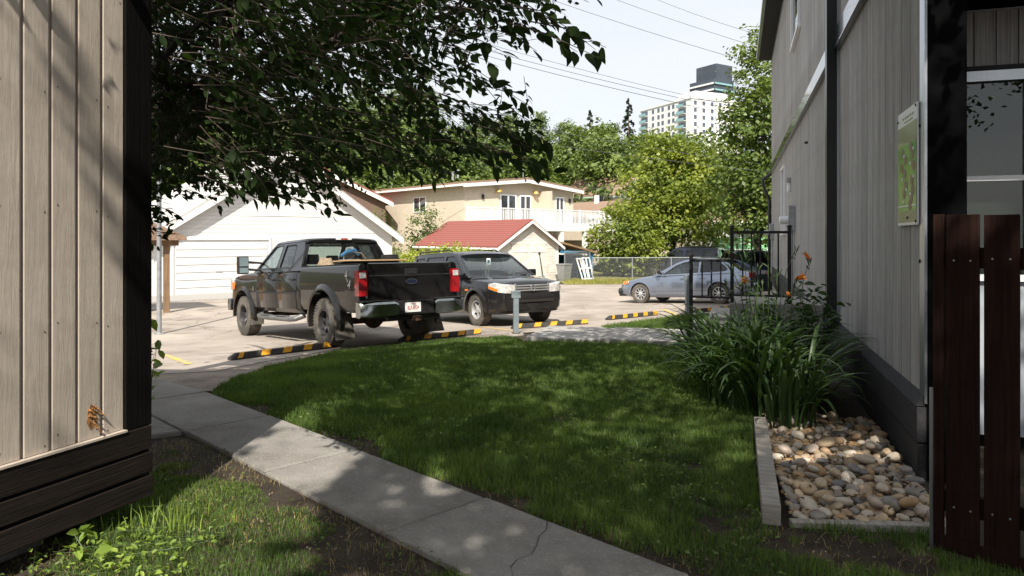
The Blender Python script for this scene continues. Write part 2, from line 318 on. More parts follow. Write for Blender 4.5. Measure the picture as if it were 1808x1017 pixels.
def thing(name, label, cat, loc=(0,0,0), rz=0.0, group=None):
    o = bpy.data.objects.new(name, None); COL.objects.link(o); o.empty_display_size = 0.2
    o.location = loc; o.rotation_euler = (0, 0, rz); return tag(o, label, cat, group)
def copy_tree(o, parent=None):
    c = o.copy(); COL.objects.link(c); c.parent = parent
    for ch in [k for k in o.children]: copy_tree(ch, c)
    return c
def npmesh(name, V, Fc, m, smooth=False):
    """V (n,3); Fc (k, 3 or 4) fast mesh"""
    me = bpy.data.meshes.new(name); V = np.asarray(V, np.float32); Fc = np.asarray(Fc, np.int32); k = Fc.shape[1]
    me.vertices.add(len(V)); me.vertices.foreach_set('co', V.ravel())
    me.loops.add(Fc.size); me.loops.foreach_set('vertex_index', Fc.ravel())
    me.polygons.add(len(Fc)); me.polygons.foreach_set('loop_start', np.arange(0, Fc.size, k, dtype=np.int32))
    me.polygons.foreach_set('loop_total', np.full(len(Fc), k, np.int32))
    me.materials.append(M[m] if isinstance(m, str) else m)
    me.update(calc_edges=True)
    if smooth: me.shade_smooth()
    return me
def rpoly(pts, r, n=4):
    """round the corners of a polygon"""
    out = []; N = len(pts)
    for i in range(N):
        p = Vector(pts[i]); a = Vector(pts[i-1]) - p; b = Vector(pts[(i+1) % N]) - p
        rr = min(r, a.length*0.45, b.length*0.45); A = p + a.normalized()*rr; B = p + b.normalized()*rr
        for k in range(n+1):
            t = k/n; q = A*(1-t)**2 + p*2*t*(1-t) + B*t*t; out.append((q.x, q.y))
    return out
def panel(outer, holes, fmap, thick, mb=None):
    """flat panel with holes: outer/holes are 2-D polygons, fmap(u,w,depth) -> 3-D, thickness along depth"""
    bm = bmesh.new(); es = []
    for poly in [outer] + list(holes):
        vs_ = [bm.verts.new((u, w_, 0)) for u, w_ in poly]
        for i in range(len(vs_)): es.append(bm.edges.new((vs_[i], vs_[(i+1) % len(vs_)])))
    bmesh.ops.triangle_fill(bm, use_beauty=True, use_dissolve=False, edges=es, normal=(0, 0, 1))
    bm.verts.index_update(); mb = mb or MB(); n = len(bm.verts)
    fr = [[v.index for v in f.verts] for f in bm.faces]
    be = [(e.verts[0].index, e.verts[1].index) for e in bm.edges if len(e.link_faces) == 1]
    vs_ = [fmap(v.co.x, v.co.y, 0.0) for v in bm.verts] + [fmap(v.co.x, v.co.y, thick) for v in bm.verts]
    fs_ = fr + [[i+n for i in reversed(f)] for f in fr] + [(a, b, b+n, a+n) for a, b in be]
    bm.free(); mb.add(vs_, fs_); return mb
def offset_poly(poly, d):
    c = Vector((0, 0))
    N = len(poly); P = [Vector(p) for p in poly]
    area = sum(P[i].x*P[(i+1) % N].y - P[(i+1) % N].x*P[i].y for i in range(N))
    sg = 1 if area > 0 else -1; out = []
    for i in range(N):
        a = (P[i]-P[i-1]); b = (P[(i+1) % N]-P[i])
        if a.length < 1e-9: a = b
        if b.length < 1e-9: b = a
        na = Vector((a.y, -a.x)).normalized()*sg; nb = Vector((b.y, -b.x)).normalized()*sg
        m_ = (na+nb); m_ = m_.normalized() if m_.length > 1e-6 else na
        out.append(tuple(P[i] + m_*d/max(0.4, m_.dot(na))))
    return out
def boolean(me, cutters, name):
    o = bpy.data.objects.new("tmp", me); COL.objects.link(o); cs = []
    for c in cutters:
        co = bpy.data.objects.new("tmpc", c); COL.objects.link(co); cs.append(co)
        md = o.modifiers.new("b", 'BOOLEAN'); md.object = co; md.operation = 'DIFFERENCE'; md.solver = 'EXACT'
    dg = bpy.context.evaluated_depsgraph_get(); r = bpy.data.meshes.new_from_object(o.evaluated_get(dg)); r.name = name
    for c in cs + [o]: bpy.data.objects.remove(c)
    return r
def text_mesh(body, size, name, m, extrude=0.002, shear=0.0, spacing=1.0):
    cu = bpy.data.curves.new(name, 'FONT'); cu.body = body; cu.size = size; cu.extrude = extrude; cu.align_x = 'CENTER'; cu.align_y = 'CENTER'; cu.shear = shear; cu.space_character = spacing
    o = bpy.data.objects.new("tmp", cu); COL.objects.link(o); dg = bpy.context.evaluated_depsgraph_get()
    me = bpy.data.meshes.new_from_object(o.evaluated_get(dg)); bpy.data.objects.remove(o); me.name = name
    me.materials.clear(); me.materials.append(M[m]); return me
def frame_mat(origin, ex, ey, ez=(0, 0, 1)):
    T = Matrix.Identity(4)
    for i, e in enumerate((ex, ey, ez)):
        for k in range(3): T[k][i] = e[k] if k < len(e) else 0.0
    for k in range(3): T[k][3] = origin[k]
    return T
# ---------------------------------------------------------------- leaves and trees
def leaf_cloud(C, N, size, rng, shape='leaf', jitter=0.35, fold=0.18, up=None):
    """C (n,3) leaf centres, N (n,3) rough normals; returns V,F of small leaf blades (4-point kite or 6-point leaf)"""
    n = len(C)
    N = N + rng.normal(0, jitter, (n, 3)); N /= np.linalg.norm(N, axis=1)[:, None] + 1e-9
    A = rng.normal(0, 1, (n, 3))
    if up is not None: A = A*0.6 + up
    A -= N*(A*N).sum(1)[:, None]; A /= np.linalg.norm(A, axis=1)[:, None] + 1e-9
    B = np.cross(N, A); L = (size*rng.uniform(0.65, 1.25, n))[:, None]
    if shape == 'leaf':
        W = L*rng.uniform(0.44, 0.58, n)[:, None]
        pts = [C - A*L*0.5, C - A*L*0.16 + B*W*0.5 + N*L*fold, C + A*L*0.22 + B*W*0.42 + N*L*fold*0.8, C + A*L*0.56 - N*L*0.06, C + A*L*0.22 - B*W*0.42 + N*L*fold*0.8, C - A*L*0.16 - B*W*0.5 + N*L*fold]
        V = np.stack(pts, 1).reshape(-1, 3); b = np.arange(n)[:, None]*6
        Fc = np.concatenate([b + np.array([[0, 1, 2, 3]]), b + np.array([[0, 3, 4, 5]])], 0)
        return V, Fc
    W = L*rng.uniform(0.5, 0.8, n)[:, None]
    V = np.stack([C - A*L*0.5, C + B*W*0.5 + N*L*fold, C + A*L*0.5, C - B*W*0.5 + N*L*fold*0.5], 1).reshape(-1, 3)
    return V, np.arange(n*4).reshape(-1, 4)
def crown_points(blobs, nclump, nper, rng, spread=0.45, shell=0.62):
    """clumped leaf positions in a union of ellipsoids (cx,cy,cz,rx,ry,rz)"""
    vol = np.array([b[3]*b[4]*b[5] for b in blobs])**0.75; vol /= vol.sum()
    idx = rng.choice(len(blobs), nclump, p=vol); B = np.array(blobs)[idx]
    D = rng.normal(0, 1, (nclump, 3)); D /= np.linalg.norm(D, axis=1)[:, None]
    rr = shell + (1-shell)*rng.random(nclump)**0.6
    inn = rng.random(nclump) < 0.22; rr[inn] *= rng.random(inn.sum())
    rr *= 1 + 0.22*rng.normal(0, 1, nclump).clip(-1.5, 1.6)*0.6
    CC = B[:, :3] + D*B[:, 3:]*rr[:, None]
    sp = spread*rng.uniform(0.6, 1.35, nclump)
    P = np.repeat(CC, nper, 0) + rng.normal(0, 1, (nclump*nper, 3))*np.repeat(sp, nper)[:, None]*np.array([1, 1, 0.62])*0.6
    Nn = np.repeat(D*0.7 + np.array([0, 0, 0.75]), nper, 0)
    return CC, P, Nn
def limbs(base, targets, r0, rng, mb=None, trunk_top=0.5, n=7, wob=0.06):
    """tapered trunk with limbs reaching towards crown clumps"""
    mb = mb or MB(); base = Vector(base); T = [Vector(t) for t in targets]
    top = sum(T, Vector((0, 0, 0)))/len(T); H = top.z - base.z
    tp = [base + Vector((0, 0, -0.15))]
    for k in range(1, 6):
        t = k/5; p = base.lerp(Vector((base.x*(1-t*0.7) + top.x*t*0.7, base.y*(1-t*0.7) + top.y*t*0.7, base.z + H*1.05)), t)
        tp.append(p + Vector((rng.normal(0, wob), rng.normal(0, wob), 0))*H*0.15)
    mb.tube(tp, [r0*1.25] + [r0*(1-0.8*k/5) for k in range(1, 6)], n)
    for t in T:
        a = trunk_top*0.5 + (1-trunk_top*0.5)*rng.random()*0.85; i = min(4, int(a*5)); s0 = tp[i].lerp(tp[i+1], a*5-i)
        mid = s0.lerp(t, 0.5) + Vector((rng.normal(0, .12), rng.normal(0, .12), abs(rng.normal(0, .12))+0.08))*(t-s0).length
        pts = [s0.lerp(mid, k/3)*(1-k/6) + mid.lerp(t, k/3)*(k/6) if False else (s0*(1-k/4)**2 + mid*2*(k/4)*(1-k/4) + t*(k/4)**2) for k in range(5)]
        rr = r0*(0.5-0.3*a); mb.tube(pts, [rr, rr*0.75, rr*0.5, rr*0.3, rr*0.12], 5)
    return mb
def make_tree(name, label, loc, blobs, leaf, size, nclump, nper, seed, r0=0.2, bark='bark', spread=0.5, group=None, cat='tree', nlimb=14):
    rng = np.random.default_rng(seed); root = thing(name, label, cat, loc, group=group)
    CC, P, Nn = crown_points(blobs, nclump, nper, rng, spread)
    V, Fc = leaf_cloud(P, Nn, size, rng, 'kite', 0.55)
    obj('crown', npmesh('crown', V, Fc, leaf), root)
    k = rng.choice(nclump, nlimb, replace=False)
    limbs((0, 0, 0), CC[k], r0, rng).build('trunk', bark, root, smooth=60)
    return root
# ================================================================ the setting: ground, parking lot, walks
def soilmat(name, c1, c2, c3, sc=3.0, bump=0.8, bs=70, rough=0.95):
    m = bpy.data.materials.new(name); t, b, L = nodes(m); tc = t.nodes.new("ShaderNodeTexCoord")
    n = t.nodes.new("ShaderNodeTexNoise"); n.inputs['Scale'].default_value = sc; n.inputs['Detail'].default_value = 10; n.inputs['Roughness'].default_value = 0.65; L.new(tc.outputs['Object'], n.inputs['Vector'])
    n2 = t.nodes.new("ShaderNodeTexNoise"); n2.inputs['Scale'].default_value = bs; n2.inputs['Detail'].default_value = 6; n2.inputs['Roughness'].default_value = 0.7; L.new(tc.outputs['Object'], n2.inputs['Vector'])
    cr = t.nodes.new("ShaderNodeValToRGB"); cr.color_ramp.elements[0].position = 0.36; cr.color_ramp.elements[1].position = 0.64; cr.color_ramp.elements[0].color = (*c1, 1); cr.color_ramp.elements[1].color = (*c2, 1)
    cr2 = t.nodes.new("ShaderNodeValToRGB"); cr2.color_ramp.elements[0].position = 0.56; cr2.color_ramp.elements[1].position = 0.68
    mx = t.nodes.new("ShaderNodeMixRGB"); mx.inputs[2].default_value = (*c3, 1)
    L.new(n.outputs[0], cr.inputs[0]); L.new(n2.outputs[0], cr2.inputs[0]); L.new(cr2.outputs[0], mx.inputs[0]); L.new(cr.outputs[0], mx.inputs[1]); L.new(mx.outputs[0], b.inputs['Base Color'])
    b.inputs['Roughness'].default_value = rough; b.inputs['Specular IOR Level'].default_value = 0.25
    bp = t.nodes.new("ShaderNodeBump"); bp.inputs['Strength'].default_value = bump; bp.inputs['Distance'].default_value = 0.02; L.new(n2.outputs[0], bp.inputs['Height']); L.new(bp.outputs[0], b.inputs['Normal'])
    return m
M['soil'] = soilmat("soil", (0.035, 0.026, 0.019), (0.075, 0.058, 0.042), (0.14, 0.115, 0.08), 4.0, 1.0, 90)
M['gravel'] = soilmat("gravel", (0.19, 0.155, 0.125), (0.32, 0.27, 0.225), (0.48, 0.42, 0.36), 2.5, 1.0, 45)
M['drygrass'] = soilmat("dry_grass_ground", (0.13, 0.13, 0.035), (0.24, 0.22, 0.07), (0.3, 0.26, 0.12), 2.5, 0.8, 60)
M['hillsoil'] = soilmat("hill_ground", (0.04, 0.05, 0.02), (0.07, 0.085, 0.03), (0.09, 0.1, 0.05), 0.2, 0.5, 5)
def asphaltmat():
    m = soilmat("worn_asphalt", (0.27, 0.235, 0.2), (0.40, 0.35, 0.30), (0.22, 0.19, 0.165), 0.55, 0.35, 110, 0.85); t = m.node_tree; L = t.links; b = t.nodes["Principled BSDF"]
    tc = [n for n in t.nodes if n.type == 'TEX_COORD'][0]; src = b.inputs['Base Color'].links[0].from_socket
    wv = t.nodes.new("ShaderNodeTexVoronoi"); wv.feature = 'DISTANCE_TO_EDGE'; wv.inputs['Scale'].default_value = 0.33
    ns = t.nodes.new("ShaderNodeTexNoise"); ns.inputs['Scale'].default_value = 1.2; ns.inputs['Detail'].default_value = 8
    mxv = t.nodes.new("ShaderNodeMixRGB"); mxv.blend_type = 'ADD'; mxv.inputs[0].default_value = 0.9
    L.new(tc.outputs['Object'], ns.inputs['Vector']); L.new(tc.outputs['Object'], mxv.inputs[1]); L.new(ns.outputs['Color'], mxv.inputs[2]); L.new(mxv.outputs[0], wv.inputs['Vector'])
    cr = t.nodes.new("ShaderNodeValToRGB"); cr.color_ramp.elements[0].position = 0.0; cr.color_ramp.elements[1].position = 0.012; cr.color_ramp.elements[0].color = (0.3, 0.3, 0.3, 1); cr.color_ramp.elements[1].color = (1, 1, 1, 1)
    mu = t.nodes.new("ShaderNodeMixRGB"); mu.blend_type = 'MULTIPLY'; mu.inputs[0].default_value = 0.5
    L.new(wv.outputs[0], cr.inputs[0]); L.new(src, mu.inputs[1]); L.new(cr.outputs[0], mu.inputs[2])
    n3 = t.nodes.new("ShaderNodeTexNoise"); n3.inputs['Scale'].default_value = 0.8; n3.inputs['Detail'].default_value = 5; L.new(tc.outputs['Object'], n3.inputs['Vector'])
    c3 = t.nodes.new("ShaderNodeValToRGB"); c3.color_ramp.elements[0].position = 0.30; c3.color_ramp.elements[1].position = 0.44; c3.color_ramp.elements[0].color = (0.5, 0.48, 0.47, 1); c3.color_ramp.elements[1].color = (1, 1, 1, 1)
    m2 = t.nodes.new("ShaderNodeMixRGB"); m2.blend_type = 'MULTIPLY'; m2.inputs[0].default_value = 0.7; L.new(n3.outputs[0], c3.inputs[0]); L.new(mu.outputs[0], m2.inputs[1]); L.new(c3.outputs[0], m2.inputs[2])
    L.new(m2.outputs[0], b.inputs['Base Color']); return m
M['asphalt'] = asphaltmat()
M['concwalk'] = soilmat("concrete_walk", (0.22, 0.205, 0.185), (0.33, 0.315, 0.29), (0.47, 0.45, 0.41), 1.8, 0.9, 62, 0.92)
def sheet(name, poly, dz, m, step=0.8, kind='structure', parent=None):
    bm = bmesh.new(); vs_ = [bm.verts.new((p[0], p[1], 0)) for p in poly]; bm.faces.new(vs_)
    xs = [p[0] for p in poly]; ys = [p[1] for p in poly]
    for ax, lo, hi in ((0, min(xs), max(xs)), (1, min(ys), max(ys))):
        k = lo + step
        while k < hi:
            nn = (1, 0, 0) if ax == 0 else (0, 1, 0); co = (k, 0, 0) if ax == 0 else (0, k, 0)
            bmesh.ops.bisect_plane(bm, geom=bm.verts[:] + bm.edges[:] + bm.faces[:], plane_co=co, plane_no=nn); k += step
    bmesh.ops.triangulate(bm, faces=bm.faces)
    for v in bm.verts: v.co.z = gz(v.co.x, v.co.y) + dz
    bmesh.ops.recalc_face_normals(bm, faces=bm.faces)
    if sum(f.normal.z for f in bm.faces) < 0: bmesh.ops.reverse_faces(bm, faces=bm.faces)
    me = bpy.data.meshes.new(name); bm.to_mesh(me); bm.free(); me.materials.append(M[m]); o = obj(name, me, parent)
    if kind: o['kind'] = kind
    return o
# terrain out to the horizon
gx = np.unique(np.concatenate([np.linspace(-12, 14, 66), np.linspace(-60, 60, 50), np.linspace(-900, 900, 46)]))
gy = np.unique(np.concatenate([np.linspace(-10, 20, 70), np.linspace(20, 120, 50), np.linspace(120, 400, 40), np.linspace(-60, 1200, 30)]))
XX, YY = np.meshgrid(gx, gy); ZZ = ground(XX, YY) - 0.02
idx = np.arange(XX.size).reshape(XX.shape)
terr = obj('ground', npmesh('ground', np.stack([XX, YY, ZZ], -1).reshape(-1, 3), np.stack([idx[:-1, :-1], idx[:-1, 1:], idx[1:, 1:], idx[1:, :-1]], -1).reshape(-1, 4), 'soil', True)); tag(terr, kind='structure')
terr.data.materials.append(M['hillsoil'])
mi = np.zeros(len(terr.data.polygons), np.int32); cy = (YY[:-1, :-1]).ravel(); mi[cy > 52] = 1; terr.data.polygons.foreach_set('material_index', mi)
# parking lot and alley
PE = [gp(*p) for p in [(200, 652), (285, 660), (380, 655), (480, 636), (600, 615), (720, 602), (840, 592), (905, 588), (1000, 583), (1080, 580), (1215, 562), (1300, 556)]]
park_near = [(p.x, p.y) for p in PE]
sheet('parking_lot', [(-30, 8.5), (-9, 9.2)] + park_near + [(9.5, 16.0), (30, 20), (45, 36.5), (11, 36.3), (2.8, 35.2), (-2, 35.5), (-14, 27.0), (-22, 20.5), (-40, 14)], 0.0, 'asphalt', 0.8)
# gravel strip between the lawn and the stops
LE = [gp(*p) for p in [(300, 693), (375, 690), (420, 668), (500, 645), (600, 624), (700, 611), (800, 603), (890, 597)]]
gs = [(p.x, p.y) for p in PE[:8]] + [(p.x, p.y) for p in reversed(LE)] + [(LE[0].x - 1.0, LE[0].y - 0.2)]
sheet('gravel_strip', gs, -0.006, 'gravel', 0.5)
# ---- concrete walk
A0 = gp(476, 738); A1 = gp(1038, 955); WD = Vector((A1.x - A0.x, A1.y - A0.y, 0)).normalized(); WN = Vector((WD.y, -WD.x, 0))
if WN.y > 0: WN = -WN
Lp = [gp(458, 836), gp(669, 939)]; WW = sum((Vector((p.x, p.y, 0)) - Vector((A0.x, A0.y, 0))).dot(WN) for p in Lp)/2
walk = obj('sidewalk', None); tag(walk, kind='structure')
s1 = (Vector((gp(851, 887).x, gp(851, 887).y, 0)) - Vector((A0.x, A0.y, 0))).dot(WD)/2
def slab(corners, top, thick, name, m, parent, lift=0.0, bev=0.012):
    mb = MB(); c = Vector((sum(p[0] for p in corners)/len(corners), sum(p[1] for p in corners)/len(corners), 0)); n = len(corners)
    ring = [Vector((p[0], p[1], 0)) for p in corners]; inn = [p + (c-p).normalized()*bev*1.4 for p in ring]
    z = lambda p: (gz(p.x, p.y) if top is None else top) + lift
    vs_ = [(p.x, p.y, z(p) - thick) for p in ring] + [(p.x, p.y, z(p) - bev) for p in ring] + [(p.x, p.y, z(p)) for p in inn]
    fs_ = [tuple(range(2*n, 3*n)), tuple(range(n-1, -1, -1))]
    for k in (0, n):
        fs_ += [(k+i, k+(i+1) % n, k+n+(i+1) % n, k+n+i) for i in range(n)]
    mb.add(vs_, fs_); return mb.build(name, m, parent)
CRK = round((Vector((gp(985, 980).x, gp(985, 980).y, 0)) - Vector((A0.x, A0.y, 0))).dot(WD)/s1 - .5)
for i in range(-2, 7):
    a = Vector((A0.x, A0.y, 0)) + WD*(s1*i + 0.006); b = Vector((A0.x, A0.y, 0)) + WD*(s1*(i+1) - 0.006); dz = 0.026 + rnd.uniform(-0.006, 0.006)
    if i == CRK:                      # this slab is split by a jagged crack
        rq_ = random.Random(3); ck = [a.lerp(b, .38 + .26*t + rq_.uniform(-.035, .035)) + WN*WW*t for t in (0, .12, .25, .37, .5, .63, .75, .88, 1)]; g_ = WD*.0022
        for poly in ([a] + [p - g_ for p in ck] + [a + WN*WW], [p + g_ for p in ck] + [b + WN*WW, b]):
            sl_ = slab(poly, None, 0.1, 'slab', 'concwalk', walk, dz, .006)
        continue
    slab([a, b, b + WN*WW, a + WN*WW], None, 0.1, 'slab', 'concwalk' if 'concwalk' in M else 'concold', walk, dz)
# branch of the walk towards the dark corner post
br0 = Vector((A0.x, A0.y, 0)) + WN*(WW + 0.012) + WD*(-1.0)
slab([br0, br0 + WD*0.95, br0 + WD*0.8 + WN*0.62, br0 + WD*(-0.15) + WN*0.62], None, 0.1, 'slab', 'concold', walk, 0.018)
# ---- walkway to the steps, in two slabs
E1 = Vector((-0.953, 0.302, 0)); E2 = Vector((0.302, 0.953, 0)); Q = Vector((2.60, 10.50, 0))
ww = obj('walkway', None); tag(ww, kind='structure')
slab([Q + E1*0.02, Q + E1*1.3, Q + E1*1.3 + E2*1.45, Q + E1*0.02 + E2*1.45], 0.095, 0.2, 'slab', 'conc', ww)
slab([Q + E1*1.312, Q + E1*2.5, Q + E1*2.5 + E2*1.45, Q + E1*1.312 + E2*1.45], 0.075, 0.2, 'slab', 'conc', ww)
# garage apron
slab([(-15.2, 24.6), (-13.0, 23.0), (-4.6, 30.6), (-6.2, 32.6)], None, 0.06, 'garage_apron', 'conc', None, 0.03)['kind'] = 'structure'
# grass verges on the far side of the alley, dry in the sun
sheet('verge', [(2.6, 35.0), (11.5, 36.1), (30, 38), (30, 50), (2, 50)], 0.012, 'drygrass', 1.5)
sheet('verge', [(-16.2, 24.6), (-14.2, 22.9), (-13.4, 23.4), (-15.3, 25.4)], 0.012, 'drygrass', 0.5)
sheet('yard', [(-40, 29), (-16, 25.8), (-6.0, 33.4), (-2.2, 35.9), (2.2, 36.4), (2, 58), (-40, 58)], 0.004, 'drygrass', 3)
# ---- painted bay lines, worn yellow
def stripe(a, b, wdt, m='paint_line'):
    a = Vector((a.x, a.y, 0)); b = Vector((b.x, b.y, 0)); d = (b-a).normalized(); n = Vector((-d.y, d.x, 0))*wdt/2
    return sheet('bay_line', [(a-n)[:2], (b-n)[:2], (b+n)[:2], (a+n)[:2]], 0.005, m, 0.6)
M['paint_line'] = mat("worn_yellow_line", (0.62, 0.40, 0.07), 0.8, col2=(0.42, 0.33, 0.2), scale=9, lo=0.42, hi=0.56)
stripe(gp(288, 626), gp(335, 643), 0.1); stripe(gp(848, 577), gp(905, 584), 0.09); stripe(gp(1170, 546), gp(1245, 566), 0.1)
# ---------------------------------------------------------------- grass
def vnoise(x, y, sc, seed):
    r = np.random.default_rng(seed).random((64, 64)); u = x*sc; v = y*sc; i = np.floor(u).astype(int); j = np.floor(v).astype(int); fu = u-i; fv = v-j
    fu = fu*fu*(3-2*fu); fv = fv*fv*(3-2*fv); g = lambda a, b: r[a % 64, b % 64]
    return (g(i, j)*(1-fu) + g(i+1, j)*fu)*(1-fv) + (g(i, j+1)*(1-fu) + g(i+1, j+1)*fu)*fv
def inpoly(x, y, poly):
    c = np.zeros(x.shape, bool); n = len(poly)
    for i in range(n):
        x1, y1 = poly[i]; x2, y2 = poly[i-1]
        k = ((y1 > y) != (y2 > y)) & (x < (x2-x1)*(y-y1)/(y2-y1+1e-12) + x1); c ^= k
    return c
def blades(x, y, h, wd, rng, lean=0.35):
    n = len(x); z = ground(x, y) - 0.008; a = rng.uniform(0, 2*np.pi, n); la = rng.uniform(0, 2*np.pi, n); ln = h*np.abs(rng.normal(0, lean, n))
    dx, dy = np.cos(a)*wd/2, np.sin(a)*wd/2; lx, ly = np.cos(la)*ln, np.sin(la)*ln
    p = lambda s, tx, ty, zz: np.stack([x + s*dx + tx, y + s*dy + ty, z + zz], -1)
    V = np.stack([p(-1, 0, 0, 0), p(1, 0, 0, 0), p(0.75, lx*0.35, ly*0.35, h*0.58), p(-0.75, lx*0.35, ly*0.35, h*0.58), p(0, lx, ly, h*np.sqrt(np.clip(1 - (ln/h)**2*0.6, 0.2, 1)))], 1).reshape(-1, 3)
    b = np.arange(n)[:, None]*5
    return V, np.concatenate([b + np.array([[0, 1, 2]]), b + np.array([[0, 2, 3]]), b + np.array([[3, 2, 4]])], 0)
def wl_edge(px_list): return [(p.x, p.y) for p in (gp(*q) for q in px_list)]
Rr = lambda s: (Vector((A0.x, A0.y, 0)) + WD*s)[:2]
Ll = lambda s: (Vector((A0.x, A0.y, 0)) + WD*s + WN*WW)[:2]
lawnA = [Rr(5.6), Rr(-1.35)] + wl_edge([(376, 690), (420, 668), (500, 645), (600, 624), (700, 611), (800, 603), (890, 597), (925, 606), (1215, 609), (1235, 640)]) + [(2.75, 9.9), (2.2, 6.3), (2.02, 6.0), (1.42, 4.06), (2.35, 3.95), (2.6, 3.2), (2.9, 1.9)]
lawnB = [Ll(0.1), Ll(5.5), (0.2, 1.6), (-3.0, 2.0), (-2.45, 4.0), (-3.3, 5.4)]
lawnC = wl_edge([(1062, 579), (1120, 570), (1210, 560), (1290, 556)]) + [(4.3, 13.2), (3.2, 12.0), ((Q + E1*0.05 + E2*1.5).x, (Q + E2*1.5).y), ((Q + E1*1.3 + E2*1.5).x, (Q + E1*1.3 + E2*1.5).y)]
GR = leafmat("grass_blade", (0.04, 0.08, 0.02), (0.15, 0.222, 0.052), rough=0.5, trans=0.4, scale=1.4)
M['grass'] = GR
def grass(poly, dens, name, label, seed, hscale=1.0, bare=None):
    rng = np.random.default_rng(seed); xs = [p[0] for p in poly]; ys = [p[1] for p in poly]; area = (max(xs)-min(xs))*(max(ys)-min(ys)); n = int(area*dens)
    x = rng.uniform(min(xs), max(xs), n); y = rng.uniform(min(ys), max(ys), n)
    k = inpoly(x, y, poly) & ((y > 2.6)); x, y = x[k], y[k]
    d = np.hypot(x, y); keep = rng.random(len(x)) < np.clip((6.0/np.maximum(d, 3.5))**1.1, 0.25, 1)
    cov = 0.5*vnoise(x, y, 1.6, seed+1) + 0.3*vnoise(x, y, 4.5, seed+2) + 0.2*vnoise(x, y, 13, seed+3)
    th = bare(x, y) if bare is not None else 0.2
    keep &= (cov > th) | (rng.random(len(x)) < 0.04); x, y, cov = x[keep], y[keep], cov[keep]; d = np.hypot(x, y)
    h = .8*(0.026 + 0.055*vnoise(x, y, 2.2, seed+5) + 0.03*vnoise(x, y, 8.5, seed+6) + 0.035*rng.random(len(x))**3)*hscale*np.clip((cov - (th[keep] if hasattr(th, '__len__') else th))*5 + 0.45, 0.4, 1.15); wd = 0.0042*np.clip(d/4.5, 0.8, 2.8)
    V, Fc = blades(x, y, h, wd, rng, 0.5); o = obj(name, npmesh(name, V, Fc, 'grass')); return tag(o, label, 'grass', kind='stuff')
def dist_edge(x, y):          # distance beyond the walk's lawn-side edge
    return -((x - A0.x)*WN.x + (y - A0.y)*WN.y)
def bareA(x, y):
    e = dist_edge(x, y); b = 0.15 + 0.36*np.clip(1 - e/0.3, 0, 1)*(0.45 + 0.9*vnoise(x + 3, y + 3, .8, 77))
    b += 0.3*np.exp(-(((x-1.55)/0.75)**2 + ((y-3.75)/0.45)**2))          # trodden soil by the timber corner
    b += 0.26*np.exp(-(((x-2.3)/0.6)**2 + ((y-3.3)/0.7)**2))
    b += 0.12*np.exp(-(((x+0.1)/0.5)**2 + ((y-5.7)/0.35)**2)) + 0.15*np.exp(-(((x-0.35)/0.4)**2 + ((y-6.4)/0.3)**2)); return b
def bareB(x, y):
    e = -dist_edge(x, y) - WW; b = 0.31 + 0.22*np.clip(1 - e/0.25, 0, 1)
    return b + 0.4*smooth(4.5, 5.3, y + 0.25*x*0) + 0.22*np.exp(-(((x+0.75)/0.45)**2 + ((y-3.9)/0.5)**2))
sheet('lawn_soil', lawnA, -0.004, 'soil', 0.6); sheet('lawn_soil', lawnB, -0.004, 'soil', 0.5)
grass(lawnA, 7200, 'lawn_grass', 'short green lawn grass between the concrete walk and the grey building', 11, 1.0, bareA)
grass(lawnB, 8500, 'lawn_grass', 'patchy grass and bare soil beside the taupe wall', 21, .72, bareB)
grass(lawnC, 3000, 'lawn_grass', 'strip of grass between the walkway and the parking stops', 31, 1.2)
vg = [(2.8, 35.1), (11.5, 36.3), (24, 37.6), (24, 40), (2.8, 38)]
def tuftgrass(poly, n, seed, h0):
    rng = np.random.default_rng(seed); xs = [p[0] for p in poly]; ys = [p[1] for p in poly]; x = rng.uniform(min(xs), max(xs), n); y = rng.uniform(min(ys), max(ys), n); k = inpoly(x, y, poly); x, y = x[k], y[k]
    V, Fc = blades(x, y, h0*rng.uniform(0.5, 1.3, len(x)), np.full(len(x), 0.03), rng, 0.5); return V, Fc
M['verge'] = leafmat("verge_blade", (0.2, 0.2, 0.05), (0.34, 0.33, 0.09), trans=0.3)
V, Fc = tuftgrass(vg, 16000, 5, 0.16); tag(obj('verge_grass', npmesh('verge_grass', V, Fc, 'verge')), 'sunlit dry grass verge in front of the chain link fence', 'grass', kind='stuff')
V, Fc = tuftgrass([(-16.2, 24.6), (-14.2, 22.9), (-13.4, 23.4), (-15.3, 25.4)], 2500, 6, 0.2); tag(obj('verge_grass', npmesh('verge_grass', V, Fc, 'verge')), 'small tuft of grass at the foot of the wooden porch post', 'grass', kind='stuff')
# clover, small weeds and fallen leaves in the lawn
rng = np.random.default_rng(19); n = 9000; x = rng.uniform(-3.2, 3, n); y = rng.uniform(2.9, 9, n); cl = vnoise(x, y, 1.1, 51)*.6 + vnoise(x, y, 5, 52)*.4; k = (inpoly(x, y, lawnA) | inpoly(x, y, lawnB)) & (cl > .55); x, y = x[k], y[k]
C = np.stack([x, y, ground(x, y) + rng.uniform(.015, .05, len(x))], -1); V, Fc = leaf_cloud(C, np.tile([0, 0, 1.0], (len(C), 1)), .026, rng, 'leaf', .45); M['clover'] = leafmat("clover", (0.06, 0.10, 0.025), (0.16, 0.22, 0.06), trans=.3); tag(obj('clover', npmesh('clover', V, Fc, 'clover')), 'clover and small broad-leaved weeds growing through the lawn', 'clover', kind='stuff')
